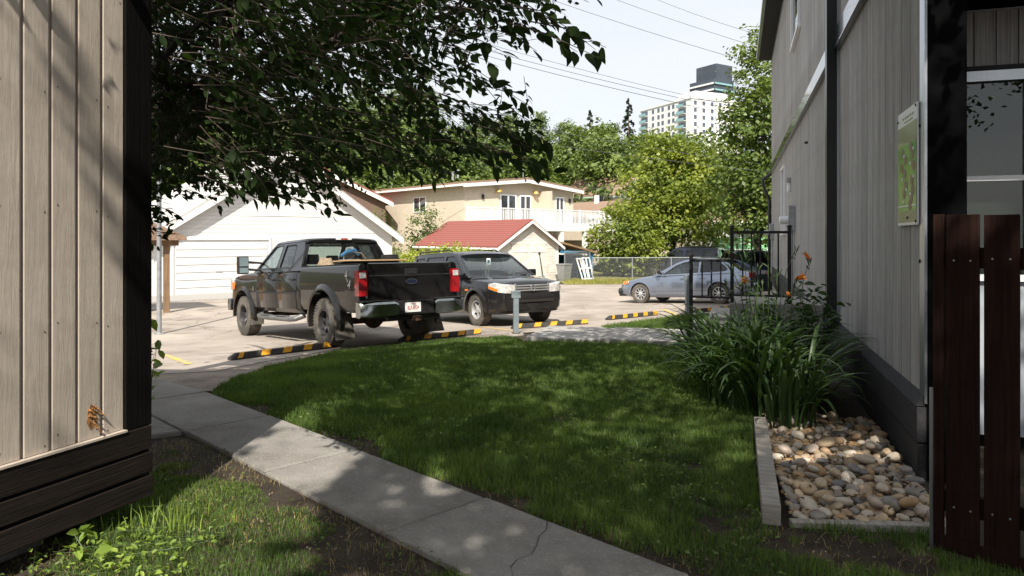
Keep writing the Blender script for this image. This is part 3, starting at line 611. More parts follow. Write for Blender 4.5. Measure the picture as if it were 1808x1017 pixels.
# straw among the grass
rng = np.random.default_rng(13); n = 26000; x = rng.uniform(-3.2, 3, n); y = rng.uniform(2.8, 8, n); k = (inpoly(x, y, lawnB) & (vnoise(x, y, 2.0, 4) > .35)) | (inpoly(x, y, lawnA) & (rng.random(n) < .12 + .35*(bareA(x, y) > .3))); x, y = x[k], y[k]
V, Fc = blades(x, y, .05*rng.uniform(.4, 1.3, len(x)), np.full(len(x), .0036), rng, 1.1); M['straw'] = leafmat("straw", (0.16, 0.12, 0.05), (0.36, 0.28, 0.13), trans=.2); tag(obj('straw', npmesh('straw', V, Fc, 'straw')), 'dry straw coloured blades mixed into the lawn', 'straw', kind='stuff')
# dead stalks and leaf litter on the bare soil
rng = np.random.default_rng(3); n = 2600; x = rng.uniform(-3, 3, n); y = rng.uniform(3.0, 6.5, n)
k = (inpoly(x, y, lawnA) & (bareA(x, y) > 0.33)) | (inpoly(x, y, lawnB) & (rng.random(n) < 0.45)); x, y = x[k], y[k]
C = np.stack([x, y, ground(x, y) + 0.006], -1); V, Fc = leaf_cloud(C, np.tile([0, 0, 1.0], (len(C), 1)), 0.024, rng, 'kite', 0.4)
M['litter'] = leafmat("dry_litter", (0.07, 0.05, 0.03), (0.2, 0.15, 0.09), trans=0.1)
tag(obj('leaf_litter', npmesh('leaf_litter', V, Fc, 'litter')), 'dry leaf litter and stalks scattered on the bare soil', 'litter', kind='stuff')
SWAP = Matrix(((0, 1, 0, 0), (1, 0, 0, 0), (0, 0, 1, 0), (0, 0, 0, 1)))
# ================================================================ taupe building on the left
WLD = Vector((0.348, 0.937, 0)); LC = Vector((-2.175, 4.2, 0))
lb = thing('taupe_building', 'taupe vertical board building with black corner board and dark brown skirting', 'building', LC, math.atan2(-0.937, -0.348))
MB().box((0.02, -6, 0.12), (9, -0.012, 4.25)).build('wall_core', 'void', lb)
MB().box((0.45, -5.6, -0.15), (8.8, -0.22, 0.3)).build('foundation', 'foundation', lb)
MB().box((0.06, -0.5, -0.15), (0.24, -0.26, 0.3)).build('foundation_pier', 'void', lb)
bw = 0.1475
brd = MB().box((0, -0.010, 0.553), (bw - 0.021, 0.016, 4.2), bev=0.003).mesh('board', 'lsiding', None)
bat = MB().box((0, -0.0115, 0.553), (bw - 0.0125, 0.0015, 4.2)).mesh('groove', 'lsiding')
nail = MB().lathe([(.0045, 0), (.004, .0018)], 7, 'y').mesh('nail', 'rust')
for i in range(58):
    if i < 9:
        for zn in (.60, 1.18, 1.79, 2.4, 3.0): obj('nail', nail, lb, (0.155 + i*bw + (.022 if (i + int(zn*7)) % 2 else .10), .0162, zn + .013*((i*7) % 5 - 2)))
    obj('board', brd, lb, (0.155 + i*bw, 0, 0))
MB().box((0.153, -0.0115, 0.552), (8.9, -0.004, 4.2)).build('backing_board', 'lsiding', lb)
MB().box((0.151, -0.0115, 0.540), (8.9, 0.046, 0.5515)).build('drip_edge', 'lsiding', lb)
MB().box((-0.03, -0.15, 0.54), (0.148, 0.03, 4.2), bev=0.004).build('corner_board', 'cornerbd', lb)
for z0, z1, yy in ((0.402, 0.537, 0.040), (0.266, 0.382, 0.047), (0.130, 0.246, 0.052)):
    MB().box((-0.02, -0.005, z0), (8.95, yy, z1), bev=0.004).build('skirting_board', 'skirt', lb)
    MB().box((-0.045, -5.9, z0), (-0.022, -0.006, z1)).build('skirting_board', 'skirt', lb)
MB().box((-0.03, -5.9, 0.55), (0.018, -0.153, 4.2)).build('end_wall', 'lsiding', lb)
MB().box((-0.32, -6.3, 4.25), (9.3, 0.33, 4.5)).build('roof', 'cornerbd', lb)
# splintered hole in the siding
rr = random.Random(4); hx, hz = 0.352, 0.672
ol = [(hx + 0.035*math.cos(a)*rr.uniform(0.7, 1.2), hz + 0.07*math.sin(a)*rr.uniform(0.7, 1.15)) for a in [k*2*math.pi/14 for k in range(14)]]
M['splint'] = mat("raw_splinter_wood", (0.42, 0.20, 0.06), 0.8, col2=(0.10, 0.05, 0.02), scale=45, bump=0.8, bscale=80, stretch=(1, 1, .3))
hole = panel(ol, [], lambda u, v, d: (u, 0.0152 + d, v), 0.0015).build('splintered_hole', 'splint', lb)
sp = MB()
for k in range(9):
    a = Vector((hx + rr.uniform(-0.03, 0.03), 0.016, hz + rr.uniform(-0.05, 0.06))); b = a + Vector((rr.uniform(-0.055, 0.03), rr.uniform(0.01, 0.045), rr.uniform(-0.07, 0.03)))
    sp.tube([a, a.lerp(b, .5) + Vector((0, .005, 0)), b], [0.005, 0.004, 0.001], 4)
sp.build('splinter', 'splint', hole)
# ================================================================ grey building on the right
RC = Vector((2.80, 4.82, 0)); RZ = math.atan2(0.953, 0.302)
rb = thing('grey_building', 'two storey grey board building with charcoal skirting and dark metal band', 'building', RC, RZ)
LEN = 22.9; ZE = 8.35
core = MB(); core.box((1.45, -8, 0.2), (LEN - 0.02, -0.022, 3.6)); core.box((0.02, -8, 3.601), (LEN - 0.02, -0.022, ZE)); core.build('wall_core', 'void', rb)
bp = 0.305; nb = int(LEN/bp)
lo_b = MB().box((0, -0.02, 0.58), (bp - 0.013, 0.0, 4.0)).mesh('board', 'rsiding'); up_b = MB().box((0, -0.02, 4.2), (bp - 0.013, 0.0, ZE - 0.1)).mesh('board', 'rsiding')
for i in range(nb):
    x = 0.13 + i*bp
    if x + bp > LEN: break
    obj('board', lo_b, rb, (x, 0, 0)); obj('board', up_b, rb, (x, 0, 0))
MB().box((0.13, -0.0215, 0.58), (LEN - 0.05, -0.012, ZE - 0.1)).build('backing_board', 'rsiding', rb)
# skirting: sloped water table, two wide boards
MB().prism([(0.0, 0.50), (0.055, 0.50), (0.004, 0.578), (0.0, 0.578)], 0, LEN, SWAP).build('water_table', 'skirt2', rb)
for z0, z1, yy in ((0.252, 0.492, 0.05), (-0.05, 0.240, 0.044)):
    for k in range(5):
        a = 0.0 + k*4.6; MB().box((a + 0.003, -0.02, z0), (min(a + 4.597, LEN), yy, z1), bev=0.004).build('skirting_board', 'skirt2', rb)
# metal band between the storeys
for k in range(6):
    a = k*4.0 + 0.03; b = min(a + 3.99, LEN)
    if a < b: MB().prism([(0.001, 3.97), (0.075, 3.97), (0.075, 3.985), (0.05, 4.0), (0.05, 4.24), (0.02, 4.27), (0.001, 4.27)], a, b, SWAP).build('band', 'flash', rb)
# black projecting fin with its thin trim line
MB().box((4.25, 0.0015, 0.5), (4.43, 0.145, ZE)).build('fin', 'darkmetal', rb)
MB().box((4.21, 0.0015, 0.6), (4.24, 0.03, ZE)).build('fin_trim', 'alum', rb)
# eave with gutter
MB().box((-0.1, -8.2, ZE), (LEN + 0.4, 0.42, ZE + 0.16)).build('eave', 'skirt2', rb)
MB().box((-0.1, 0.425, ZE + 0.02), (LEN + 0.4, 0.53, ZE + 0.15), bev=0.02).build('gutter', 'alum', rb)
MB().box((0.0, 0.0015, ZE - 0.22), (LEN, 0.025, ZE - 0.002)).build('frieze', 'flash', rb)
# windows of the side wall
def wall_window(x0, x1, z0, z1, name='window', fr=0.07, mullion=None):
    wd = MB().box((x0 + fr, 0.004, z0 + fr), (x1 - fr, 0.012, z1 - fr)).build(name, 'pane', rb)
    f = MB(); f.box((x0, 0.002, z0), (x0 + fr, 0.06, z1)); f.box((x1 - fr, 0.002, z0), (x1, 0.06, z1)); f.box((x0 + fr, 0.002, z0), (x1 - fr, 0.06, z0 + fr)); f.box((x0 + fr, 0.002, z1 - fr), (x1 - fr, 0.06, z1)); f.build('window_frame', 'white2', wd)
    MB().box((x0 - 0.05, 0.002, z0 - 0.05), (x1 + 0.05, 0.075, z0 - 0.002)).build('window_sill', 'white2', wd)
    return wd
wall_window(9.9, 11.9, 5.9, 7.3); wall_window(14.6, 15.9, 1.75, 3.55)
# lamp, electric boxes, downpipe
lamp = MB().box((12.6, 0.002, 2.95), (12.82, 0.10, 3.05)).build('wall_lamp', 'galv', rb); MB().box((12.63, 0.004, 2.72), (12.79, 0.08, 2.948), bev=0.02).build('lamp_shade', 'white2', lamp)
for mx_, mz in ((11.3, 1.78), (21.0, 1.55)):
    eb = MB().box((mx_, 0.002, mz), (mx_ + 0.42, 0.14, mz + 0.56), bev=0.012).build('electric_box', 'galv', rb)
    MB().lathe([(0.085, 0.13), (0.085, 0.29), (0.07, 0.31)], 16, 'y', Matrix.Translation((mx_ + 0.21, 0.012, mz + 0.24))).build('meter', 'white2', eb)
    MB().tube([(mx_ + 0.15, 0.06, mz), (mx_ + 0.15, 0.06, 0.35)], 0.028).build('conduit', 'galv', eb); MB().tube([(mx_ + 0.32, 0.05, mz), (mx_ + 0.32, 0.05, 0.35)], 0.02).build('conduit', 'darkmetal', eb)
MB().tube([(LEN - 0.12, 0.02, 4.0), (LEN - 0.12, 0.30, 3.8), (LEN - 0.12, 0.30, 3.6), (LEN - 0.12, 0.07, 3.0), (LEN - 0.12, 0.07, 0.0)], 0.06, 8).build('downpipe', 'darkmetal', rb)
MB().lathe([(0.02, 0.0), (0.028, 0.03), (0.012, 0.06)], 8, 'y', Matrix.Translation((8.4, 0.002, 3.35))).build('wall_hook', 'darkmetal', rb)
# near end: aluminium corner trim, black post, porch recess with window
MB().box((-0.012, -0.01, 0.52), (0.122, 0.006, 3.9)).build('corner_trim', 'alum', rb)
for sz in (0.05, 1.48, 2.42): MB().lathe([(0.014, 0), (0.012, 0.008)], 8, 'y', Matrix.Translation((0.11, 0.0062, max(sz, 0.56)))).build('screw', 'trim', rb)
MB().box((-0.010, -0.245, 0.0), (0.97, -0.0115, 3.6)).build('porch_post', 'backwall', rb)
MB().box((-0.25, -5, 3.42), (1.0, -0.246, 3.58)).build('porch_soffit', 'backwall', rb)
MB().box((0.985, -5, 0.1), (1.05, -0.246, 1.30)).build('porch_wall', 'porchwhite', rb)
pb = MB().box((0, 0, 0), (0.02, 0.142, 0.42)).mesh('board', 'rsiding')
for i in range(30): obj('board', pb, rb, (0.962, -0.40 - i*0.15, 2.985))
MB().box((0.983, -5, 2.98), (1.06, -0.246, 3.42)).build('porch_wall', 'skirt2', rb)
MB().box((0.945, -5, 3.405), (0.982, -0.246, 3.419)).build('porch_trim', 'alum', rb); MB().box((0.93, -5, 2.945), (0.982, -0.246, 2.978)).build('porch_trim', 'skirt2', rb)
MB().box((0.935, -5, 2.86), (0.982, -0.246, 2.940)).build('window_head', 'alum', rb)
pw = MB().box((0.99, -0.90, 1.36), (0.996, -0.246, 2.855)).build('porch_window', 'pane', rb)
f = MB(); f.box((0.95, -0.945, 1.30), (1.02, -0.901, 2.858)); f.box((0.955, -0.90, 2.085), (1.015, -0.246, 2.125)); f.box((0.95, -0.90, 1.305), (1.02, -0.246, 1.355)); f.build('window_frame', 'white2', pw)
p2 = MB().box((0.99, -2.2, 1.36), (0.996, -0.946, 2.855)).build('porch_window', 'pane', rb); f = MB(); f.box((0.955, -2.2, 2.085), (1.015, -0.947, 2.125)); f.box((0.95, -2.25, 1.3), (1.02, -2.201, 2.858)); f.build('window_frame', 'white2', p2)
MB().box((1.10, -2.4, 1.2), (1.12, -0.1, 3.0)).build('curtain', 'greysoft', rb)
# ---- site plan sign on the wall
sg = thing('site_map_sign', 'green site map sign with white frame screwed to the grey wall', 'sign', RC, RZ)
x0, x1, z0, z1 = 0.115, 0.735, 1.735, 2.59
MB().box((x0, 0.010, z0), (x1, 0.022, z1), bev=0.002).build('backing_plate', 'white2', sg)
MB().box((x0 + 0.015, 0.0225, z0 + 0.02), (x1 - 0.015, 0.0240, z1 - 0.115)).build('map_border', 'mapgrey', sg)
MB().box((x0 + 0.02, 0.0245, z0 + 0.10), (x1 - 0.02, 0.0258, z1 - 0.26)).build('map_field', 'mapgreen', sg)
rr = random.Random(12); bl = MB()
for (bx, bz) in ((0.25, 2.24), (0.22, 2.16), (0.27, 2.06), (0.24, 1.99), (0.29, 1.93), (0.47, 2.22), (0.5, 2.12), (0.46, 2.03), (0.52, 1.97), (0.3, 2.30), (0.56, 2.28), (0.6, 2.17), (0.33, 1.88)):
    MB().prism([(bx - .035, bz - .04), (bx + .035, bz - .03), (bx + .03, bz + .035), (bx - .03, bz + .03), (bx - .06, bz + .01), (bx - .055, bz - .02)], .0262, .0275).build('map_building', 'mapdark', sg)

wl_ = MB()
for (bx, bz) in ((0.21, 2.28), (0.3, 2.18), (0.2, 2.08), (0.5, 2.25), (0.56, 2.08), (0.43, 2.0), (0.3, 1.96), (0.52, 1.91)): wl_.box((bx - 0.02, 0.0277, bz - 0.012), (bx + 0.022, 0.0285, bz + 0.01))
wl_.box((x0 + 0.03, 0.0262, 1.872), (x1 - 0.03, 0.027, 1.882)); wl_.build('map_markers', 'white2', sg)['kind'] = 'stuff'
hd = MB()
for k in range(5): hd.box((0.22 + k*0.075, 0.0222, 2.522), (0.275 + k*0.075, 0.0232, 2.54))
hd.box((0.25, 0.0222, 2.492), (0.52, 0.0232, 2.504)); hd.build('map_heading', 'mapgrey', sg)['kind'] = 'stuff'
for (sx, sz) in ((0.14, 2.57), (0.71, 2.53), (0.40, 1.79), (0.14, 1.76)): MB().lathe([(0.011, 0.0), (0.009, 0.006)], 8, 'y', Matrix.Translation((sx, 0.0262, sz))).build('screw', 'trim', sg)
# ================================================================ gate of brown boards, swung open
GP = Vector((2.218, 3.74, 0)); ga = math.atan2(-0.75, 0.66)
gt = thing('board_gate', 'dark brown board gate standing open in front of the grey building', 'gate', GP, ga)
edges = [(0.0, 0.049), (0.060, 0.209), (0.230, 0.379)] + [(0.40 + k*0.17, 0.549 + k*0.17) for k in range(6)]
for i, (a, b) in enumerate(edges):
    MB().box((a, -0.011, 0.045 if i else 0.0), (b, 0.011, 1.767 - 0.004*(i % 3)), bev=0.003).build('board', 'gate', gt)
scr = MB().lathe([(.005, 0), (.0045, -.002)], 7, 'y').mesh('screw', 'galv')
for i, (a, b) in enumerate(edges[1:4]):
    for z in (.27, 1.54):
        for t in (.25, .75): obj('screw', scr, gt, (a + (b - a)*t, -.0112, z + .012*(i - 1)))
for z in (0.22, 1.49): MB().box((0.02, 0.0125, z), (1.42, 0.05, z + 0.105)).build('rail', 'gate', gt)
MB().box((0.03, -0.03, 0.03), (1.42, -0.0115, 0.10)).build('bottom_rail', 'gate', gt)
MB().tube([(-0.02, 0.03, -0.2), (-0.02, 0.03, 0.85)], 0.011).build('drop_bolt', 'alum', gt)
# ================================================================ stone bed with timber edging
M['pebble'] = bpy.data.materials.new("river_stone")
def _peb():
    m = M['pebble']; t, b, L = nodes(m); oi = t.nodes.new("ShaderNodeObjectInfo"); cr = t.nodes.new("ShaderNodeValToRGB"); cr.color_ramp.interpolation = 'CONSTANT'
    cs = [(0.46, 0.37, 0.26), (0.36, 0.27, 0.18), (0.52, 0.47, 0.40), (0.27, 0.26, 0.25), (0.42, 0.29, 0.16), (0.55, 0.52, 0.47), (0.33, 0.29, 0.26), (0.48, 0.40, 0.30), (0.20, 0.20, 0.21)]
    el = cr.color_ramp.elements
    while len(el) < len(cs): el.new(0.5)
    for i, c in enumerate(cs): el[i].position = i/len(cs); el[i].color = (*c, 1)
    L.new(oi.outputs['Random'], cr.inputs[0]); tc = t.nodes.new("ShaderNodeTexCoord"); mp = t.nodes.new("ShaderNodeMapping"); mp.inputs['Scale'].default_value = (7, 7, 26)
    ad = t.nodes.new("ShaderNodeVectorMath"); ad.operation = 'ADD'; cb = t.nodes.new("ShaderNodeCombineXYZ"); ml = t.nodes.new("ShaderNodeMath"); ml.operation = 'MULTIPLY'; ml.inputs[1].default_value = 50
    L.new(oi.outputs['Random'], ml.inputs[0]); L.new(ml.outputs[0], cb.inputs[0]); L.new(ml.outputs[0], cb.inputs[1]); L.new(tc.outputs['Object'], ad.inputs[0]); L.new(cb.outputs[0], ad.inputs[1]); L.new(ad.outputs[0], mp.inputs[0])
    n = t.nodes.new("ShaderNodeTexNoise"); n.inputs['Scale'].default_value = 1.4; n.inputs['Detail'].default_value = 8; n.inputs['Distortion'].default_value = 0.6; L.new(mp.outputs[0], n.inputs['Vector'])
    c2 = t.nodes.new("ShaderNodeValToRGB"); c2.color_ramp.elements[0].position = 0.35; c2.color_ramp.elements[1].position = 0.65; c2.color_ramp.elements[0].color = (0.62, 0.54, 0.45, 1); c2.color_ramp.elements[1].color = (1.08, 1.05, 1.0, 1); L.new(n.outputs[0], c2.inputs[0])
    mx = t.nodes.new("ShaderNodeMixRGB"); mx.blend_type = 'MULTIPLY'; mx.inputs[0].default_value = 1; L.new(cr.outputs[0], mx.inputs[1]); L.new(c2.outputs[0], mx.inputs[2]); L.new(mx.outputs[0], b.inputs['Base Color']); b.inputs['Roughness'].default_value = 0.5; b.inputs['Specular IOR Level'].default_value = 0.4
    bp_ = t.nodes.new("ShaderNodeBump"); bp_.inputs['Strength'].default_value = 0.12; bp_.inputs['Distance'].default_value = 0.01; L.new(n.outputs[0], bp_.inputs['Height']); L.new(bp_.outputs[0], b.inputs['Normal'])
_peb()
bed = thing('stone_bed', 'bed of rounded river stones between weathered timber edging and charcoal skirting', 'stone bed', RC, RZ)
# local frame: x along the wall (away), y out from the wall
def loc2(x, y): d = Vector((x, y, 0)) - RC; return (d.dot(E2), d.dot(E1))
BP = [loc2(1.625, 4.13), loc2(2.50, 4.07), loc2(2.78, 4.70), (0.0, .06), (1.6, .055), (1.6, 1.02)]
bs_ = MB(); nB = len(BP); bs_.add([(a, b, -.06) for a, b in BP] + [(a, b, .012) for a, b in BP], [tuple(range(nB)), tuple(range(nB, 2*nB))] + [(i, (i+1) % nB, nB + (i+1) % nB, nB + i) for i in range(nB)]); bs_.build('bed_soil', 'soil', bed)
def inbed(x, y): return bool(inpoly(np.array([x]), np.array([y]), BP)[0])
peb = []
for k in range(7):
    bm = bmesh.new(); bmesh.ops.create_icosphere(bm, subdivisions=2 if k < 3 else 2, radius=1.0); rq = random.Random(k + 40)
    d1, d2, d3 = [Vector((rq.gauss(0, 1), rq.gauss(0, 1), rq.gauss(0, 1))).normalized() for _ in range(3)]
    for v in bm.verts:
        c = v.co.copy(); f_ = 1 + 0.22*c.dot(d1) - 0.2*abs(c.dot(d2)) + 0.16*c.dot(d3)**2 + 0.035*math.sin(5*c.x + k)*math.sin(4*c.y + 2*k); v.co = c*f_
    me = bpy.data.meshes.new('stone'); bm.to_mesh(me); bm.free(); me.materials.append(M['pebble']); me.shade_smooth(); peb.append(me)
rq = random.Random(9); placed = []
def put(r, tries, zbase=0.0, lim=275):
    for _ in range(tries):
        if len(placed) >= lim: return
        x = rq.uniform(-1.05, 1.55); y = rq.uniform(0.085, 1.0)
        if not inbed(x, y): continue
        wmin = 0.10
        if any((x-a)**2 + (y-b)**2 < ((r + c)*0.80)**2 for a, b, c in placed): continue
        placed.append((x, y, r)); s = obj('stone', rq.choice(peb), bed); sx = r*rq.uniform(0.95, 1.3); sy = r*rq.uniform(0.75, 1.0); sz = r*rq.uniform(0.5, 0.75)
        s.location = (x, y, zbase + sz*0.55 + 0.012*rq.random()); s.scale = (sx, sy, sz); s.rotation_euler = (rq.gauss(0, .22), rq.gauss(0, .22), rq.uniform(0, 6.28))
put(0.066, 20); put(0.052, 70); put(0.042, 260); put(0.034, 1800); put(0.026, 5000)
# second layer, resting on the first
base_n = len(placed); tops = []
for _ in range(900):
    if len(tops) > 28: break
    x = rq.uniform(-1.0, 1.5); y = rq.uniform(0.12, .95); r = rq.uniform(0.035, 0.062)
    if not inbed(x, y): continue
    if any((x-a)**2 + (y-b)**2 < ((r + c)*1.0)**2 for a, b, c in tops): continue
    tops.append((x, y, r)); s = obj('stone', rq.choice(peb), bed); sz = r*rq.uniform(0.5, 0.7)
    s.location = (x, y, 0.045 + sz*0.8); s.scale = (r*rq.uniform(0.95, 1.3), r*rq.uniform(0.75, 1), sz); s.rotation_euler = (rq.gauss(0, .25), rq.gauss(0, .25), rq.uniform(0, 6.28))
fl = MB(); ico = peb[4]; iv = [v.co.copy() for v in ico.vertices]; iface = [tuple(p.vertices) for p in ico.polygons]
bm = bmesh.new(); bmesh.ops.create_icosphere(bm, subdivisions=1, radius=1.0); iv = [v.co.copy() for v in bm.verts]; bm.verts.index_update(); iface = [[v.index for v in f.verts] for f in bm.faces]; bm.free()
for _ in range(1700):
    x = rq.uniform(-1.05, 1.58); y = rq.uniform(0.06, 1.0); r = rq.uniform(0.012, 0.024)
    if not inbed(x, y): continue
    fl.add([(x + v.x*r*1.2, y + v.y*r, 0.012 + v.z*r*0.7) for v in iv], iface)
fo = fl.build('small_stones', 'pebble', bed, smooth=80); fo['kind'] = 'stuff'
# dead leaves caught between the stones
_rg = np.random.default_rng(8); _C = np.array([(a, b, .05 + .03*_rg.random()) for a, b in zip(_rg.uniform(-1, 1.5, 160), _rg.uniform(.1, 1, 160)) if inbed(a, b)]); V, Fc = leaf_cloud(_C, np.tile([0, 0, 1.0], (len(_C), 1)), .036, _rg, 'leaf', .5); o_ = obj('dead_leaves', npmesh('dead_leaves', V, Fc, 'litter'), bed); o_['kind'] = 'stuff'
# timbers
tm = thing('edging_timber', 'weathered grey landscape timber along the lawn side of the stone bed', 'timber', RC, RZ)
T0 = Vector((1.505, 4.12, 0)) - RC; tx = T0.dot(E2); ty = T0.dot(E1)
tb = MB().box((tx, ty - 0.05, -0.06), (tx + 2.1, ty + 0.055, 0.10), bev=0.008).build('timber', 'timber', tm)
tm2 = thing('edging_timber', 'low cut timber closing the gate end of the stone bed', 'timber', (1.60, 4.09, 0), math.atan2(-.06, .87))
MB().box((0, -.035, -0.06), (.90, .03, 0.022), bev=0.006).build('timber', 'timber', tm2)
# ================================================================ concrete steps and railing
ST = thing('entrance_steps', 'grey concrete entrance steps with landing against the grey building', 'steps', Q, math.atan2(-0.302, 0.953))
MB().box((0.0, 0.0, -0.15), (0.30, 1.5, 0.27), bev=0.015).build('step', 'conc', ST); MB().box((0.285, 0.004, -0.15), (0.60, 1.496, 0.48), bev=0.02).build('step', 'conc', ST)
MB().box((0.585, -0.004, -0.15), (1.84, 1.5, 0.69), bev=0.012).build('landing', 'conc', ST)
RL = thing('step_railing', 'black metal guard railing with square balusters on the concrete steps', 'railing', Q, math.atan2(-0.302, 0.953))
def sq(mb, x, y, w_, z0, z1): mb.box((x - w_/2, y - w_/2, z0), (x + w_/2, y + w_/2, z1)); return mb
for x, z0, z1 in ((0.04, 0.268, 1.36), (0.62, 0.688, 1.785), (1.40, 0.688, 1.785)):
    po = sq(MB(), x, 0.06, 0.052, z0, z1).build('post', 'railing', RL); MB().lathe([(0.036, 0), (0.036, 0.02), (0.018, 0.035)], 12, 'z', Matrix.Translation((x, 0.06, z1 + 0.001))).build('post_cap', 'railing', po)
for xa, xb, zt, zb in ((0.067, 0.593, 1.30, 0.76), (0.647, 1.373, 1.715, 0.80)):
    MB().box((xa, 0.038, zt - 0.02), (xb, 0.082, zt + 0.02)).build('top_rail', 'railing', RL); MB().box((xa, 0.042, zb - 0.015), (xb, 0.078, zb + 0.015)).build('bottom_rail', 'railing', RL)
    n = 3 if xa < 0.3 else 5
    for k in range(n):
        x = xa + (xb - xa)*(k + 1)/(n + 1); sq(MB(), x, 0.06, 0.022, zb + 0.016, zt - 0.021).build('baluster', 'railing', RL)
# ================================================================ day lilies and the leafy plant at the wall
def strap(L0, a0, bend, w_, seed, n=9):
    """arching strap leaf in the x-z plane with a folded keel"""
    rq = random.Random(seed); x = z = 0.0; a = a0; vs_ = []; fs_ = []; tw = rq.uniform(-0.35, 0.35)
    for i in range(n + 1):
        t = i/n; ww_ = w_*(0.55 + 0.9*t)*(1 - t**3.2) + 0.0015; y = tw*t*t*L0*0.35
        nx, nz = -math.sin(a), math.cos(a)
        vs_ += [(x + nx*ww_*0.22, y - ww_/2, z + nz*ww_*0.22), (x, y, z), (x + nx*ww_*0.22, y + ww_/2, z + nz*ww_*0.22)]
        if i: b = (i-1)*3; fs_ += [(b, b+1, b+4, b+3), (b+1, b+2, b+5, b+4)]
        x += math.cos(a)*L0/n; z += math.sin(a)*L0/n; a -= bend*(0.25 + 1.5*t)/n
    mb = MB(); mb.add(vs_, fs_); return mb.mesh('leaf', 'lily', 180, fix=False)
straps = [strap(0.70 + 0.08*(k % 7), R(70 + 3.6*(k % 6)), R(88 + 11*(k % 8)), 0.031 + 0.002*(k % 4), k) for k in range(18)]
def lily(name, label, base, ext, nleaf, stems, seed):
    rq = random.Random(seed); root = thing(name, label, 'plant', base, 0, group=None)
    for i in range(nleaf):
        a = rq.uniform(0, 2*math.pi); r = math.sqrt(rq.random()); x = ext[0]*r*math.cos(a); y = ext[1]*r*math.sin(a)
        o = obj('leaf', rq.choice(straps), root); o.location = (x, y, gz(base[0] + x, base[1] + y) - base[2] - 0.01); o.rotation_euler = (rq.gauss(0, .1), rq.gauss(0, .12), a + rq.gauss(0, 0.75)); k = rq.uniform(0.85, 1.15); o.scale = (k, k*1.1, k)
    for (sx, sy, sz, lx, ly, fl_) in stems:
        tip = Vector((sx + lx, sy + ly, sz)); pts = [Vector((sx, sy, 0)), Vector((sx + lx*0.2, sy + ly*0.2, sz*0.5)), Vector((sx + lx*0.6, sy + ly*0.6, sz*0.85)), tip]
        st = MB().tube(pts, [0.0055, 0.0045, 0.004, 0.003], 6).build('flower_stem', 'lilystem', root, smooth=60)
        bd = MB()
        for k in range(4):
            d = Vector((rq.gauss(0, .5), rq.gauss(0, .5), 0.7)).normalized(); c0 = tip - Vector((0, 0, 0.02 + 0.03*k)); c1 = c0 + d*rq.uniform(0.05, 0.08)
            bd.tube([c0, c0.lerp(c1, 0.4), c0.lerp(c1, 0.75), c1 + d*0.03], [0.002, 0.005, 0.008, 0.002], 6)
        bd.build('bud', 'lilystem', st, smooth=60)
        if fl_: flower(st, tip, fl_, rq)
    return root
def flower(st, tip, kind, rq):
    d, opn, L0 = Vector(kind[:3]).normalized(), kind[3], kind[4]; a = d.orthogonal().normalized(); b = d.cross(a); mb = MB()
    for k in range(6):
        t = k*math.pi/3; ra = a*math.cos(t) + b*math.sin(t); sd = d.cross(ra); vs_ = []; fs_ = []
        for i in range(7):
            u = i/6; c = tip + d*L0*(u - 0.35*opn*u*u*u) + ra*(0.008 + L0*opn*(0.15*u + 0.75*u**2.4)); wd = (0.010 + 0.03*math.sin(math.pi*min(1, u*0.95 + 0.04)))*(L0/0.11)*(0.55 + 0.45*opn)
            vs_ += [c - sd*wd*0.5 + ra*0.004, c, c + sd*wd*0.5 + ra*0.004]
            if i: q = (i-1)*3; fs_ += [(q, q+1, q+4, q+3), (q+1, q+2, q+5, q+4)]
        mb.add(vs_, fs_)
    mb.build('flower', 'petal', st, smooth=180, fix=False)
LB = Vector((2.63, 7.4, 0)); LB.z = gz(LB.x, LB.y)
stm = []
def at(pxx, pyy, d): return px(pxx, pyy, d) - LB
specs = [(1404, 493, 6.9, (0.85, -0.35, 0.35, 0.30, 0.11)), (1430, 458, 7.4, (-0.5, 0.2, 0.7, 0.1, 0.10)), (1316, 492, 7.2, (-0.3, -0.8, -0.1, 0.5, 0.07)), (1374, 520, 7.0, None), (1372, 480, 7.6, None), (1300, 430, 7.3, None), (1318, 445, 7.0, None), (1338, 470, 7.4, None), (1290, 470, 7.1, None), (1356, 452, 7.2, None), (1346, 500, 7.6, None), (1405, 440, 7.7, None), (1330, 420, 7.5, None), (1283, 500, 6.9, None), (1390, 515, 7.3, (0, -0.5, -0.5, 0.1, 0.06)), (1310, 500, 7.6, None)]
rq = random.Random(2)
for (a, b, d, fk) in specs:
    t_ = at(a, b, d); sx = t_.x*0.45 + rq.uniform(-0.1, 0.1); sy = t_.y*0.5; stm.append((sx, sy, t_.z, t_.x - sx, t_.y - sy, fk))
lily('day_lily', 'day lily clump with arching strap leaves and a few orange flowers', LB, (0.50, 0.8), 280, stm, 5)
lily('day_lily', 'flowerless day lily clump crowding the near side of the flowering one', Vector((2.22, 7.0, 0.0)), (0.34, 0.45), 170, [], 9)
lily('day_lily', 'day lily clump hiding the foot of the concrete landing', Vector((2.62, 8.4, 0.0)), (0.5, 0.4), 150, [], 10)
lily('day_lily', 'smaller day lily clump leaning over the far end of the river stones', Vector((2.40, 6.3, 0.0)), (0.30, 0.3), 80, [], 6)
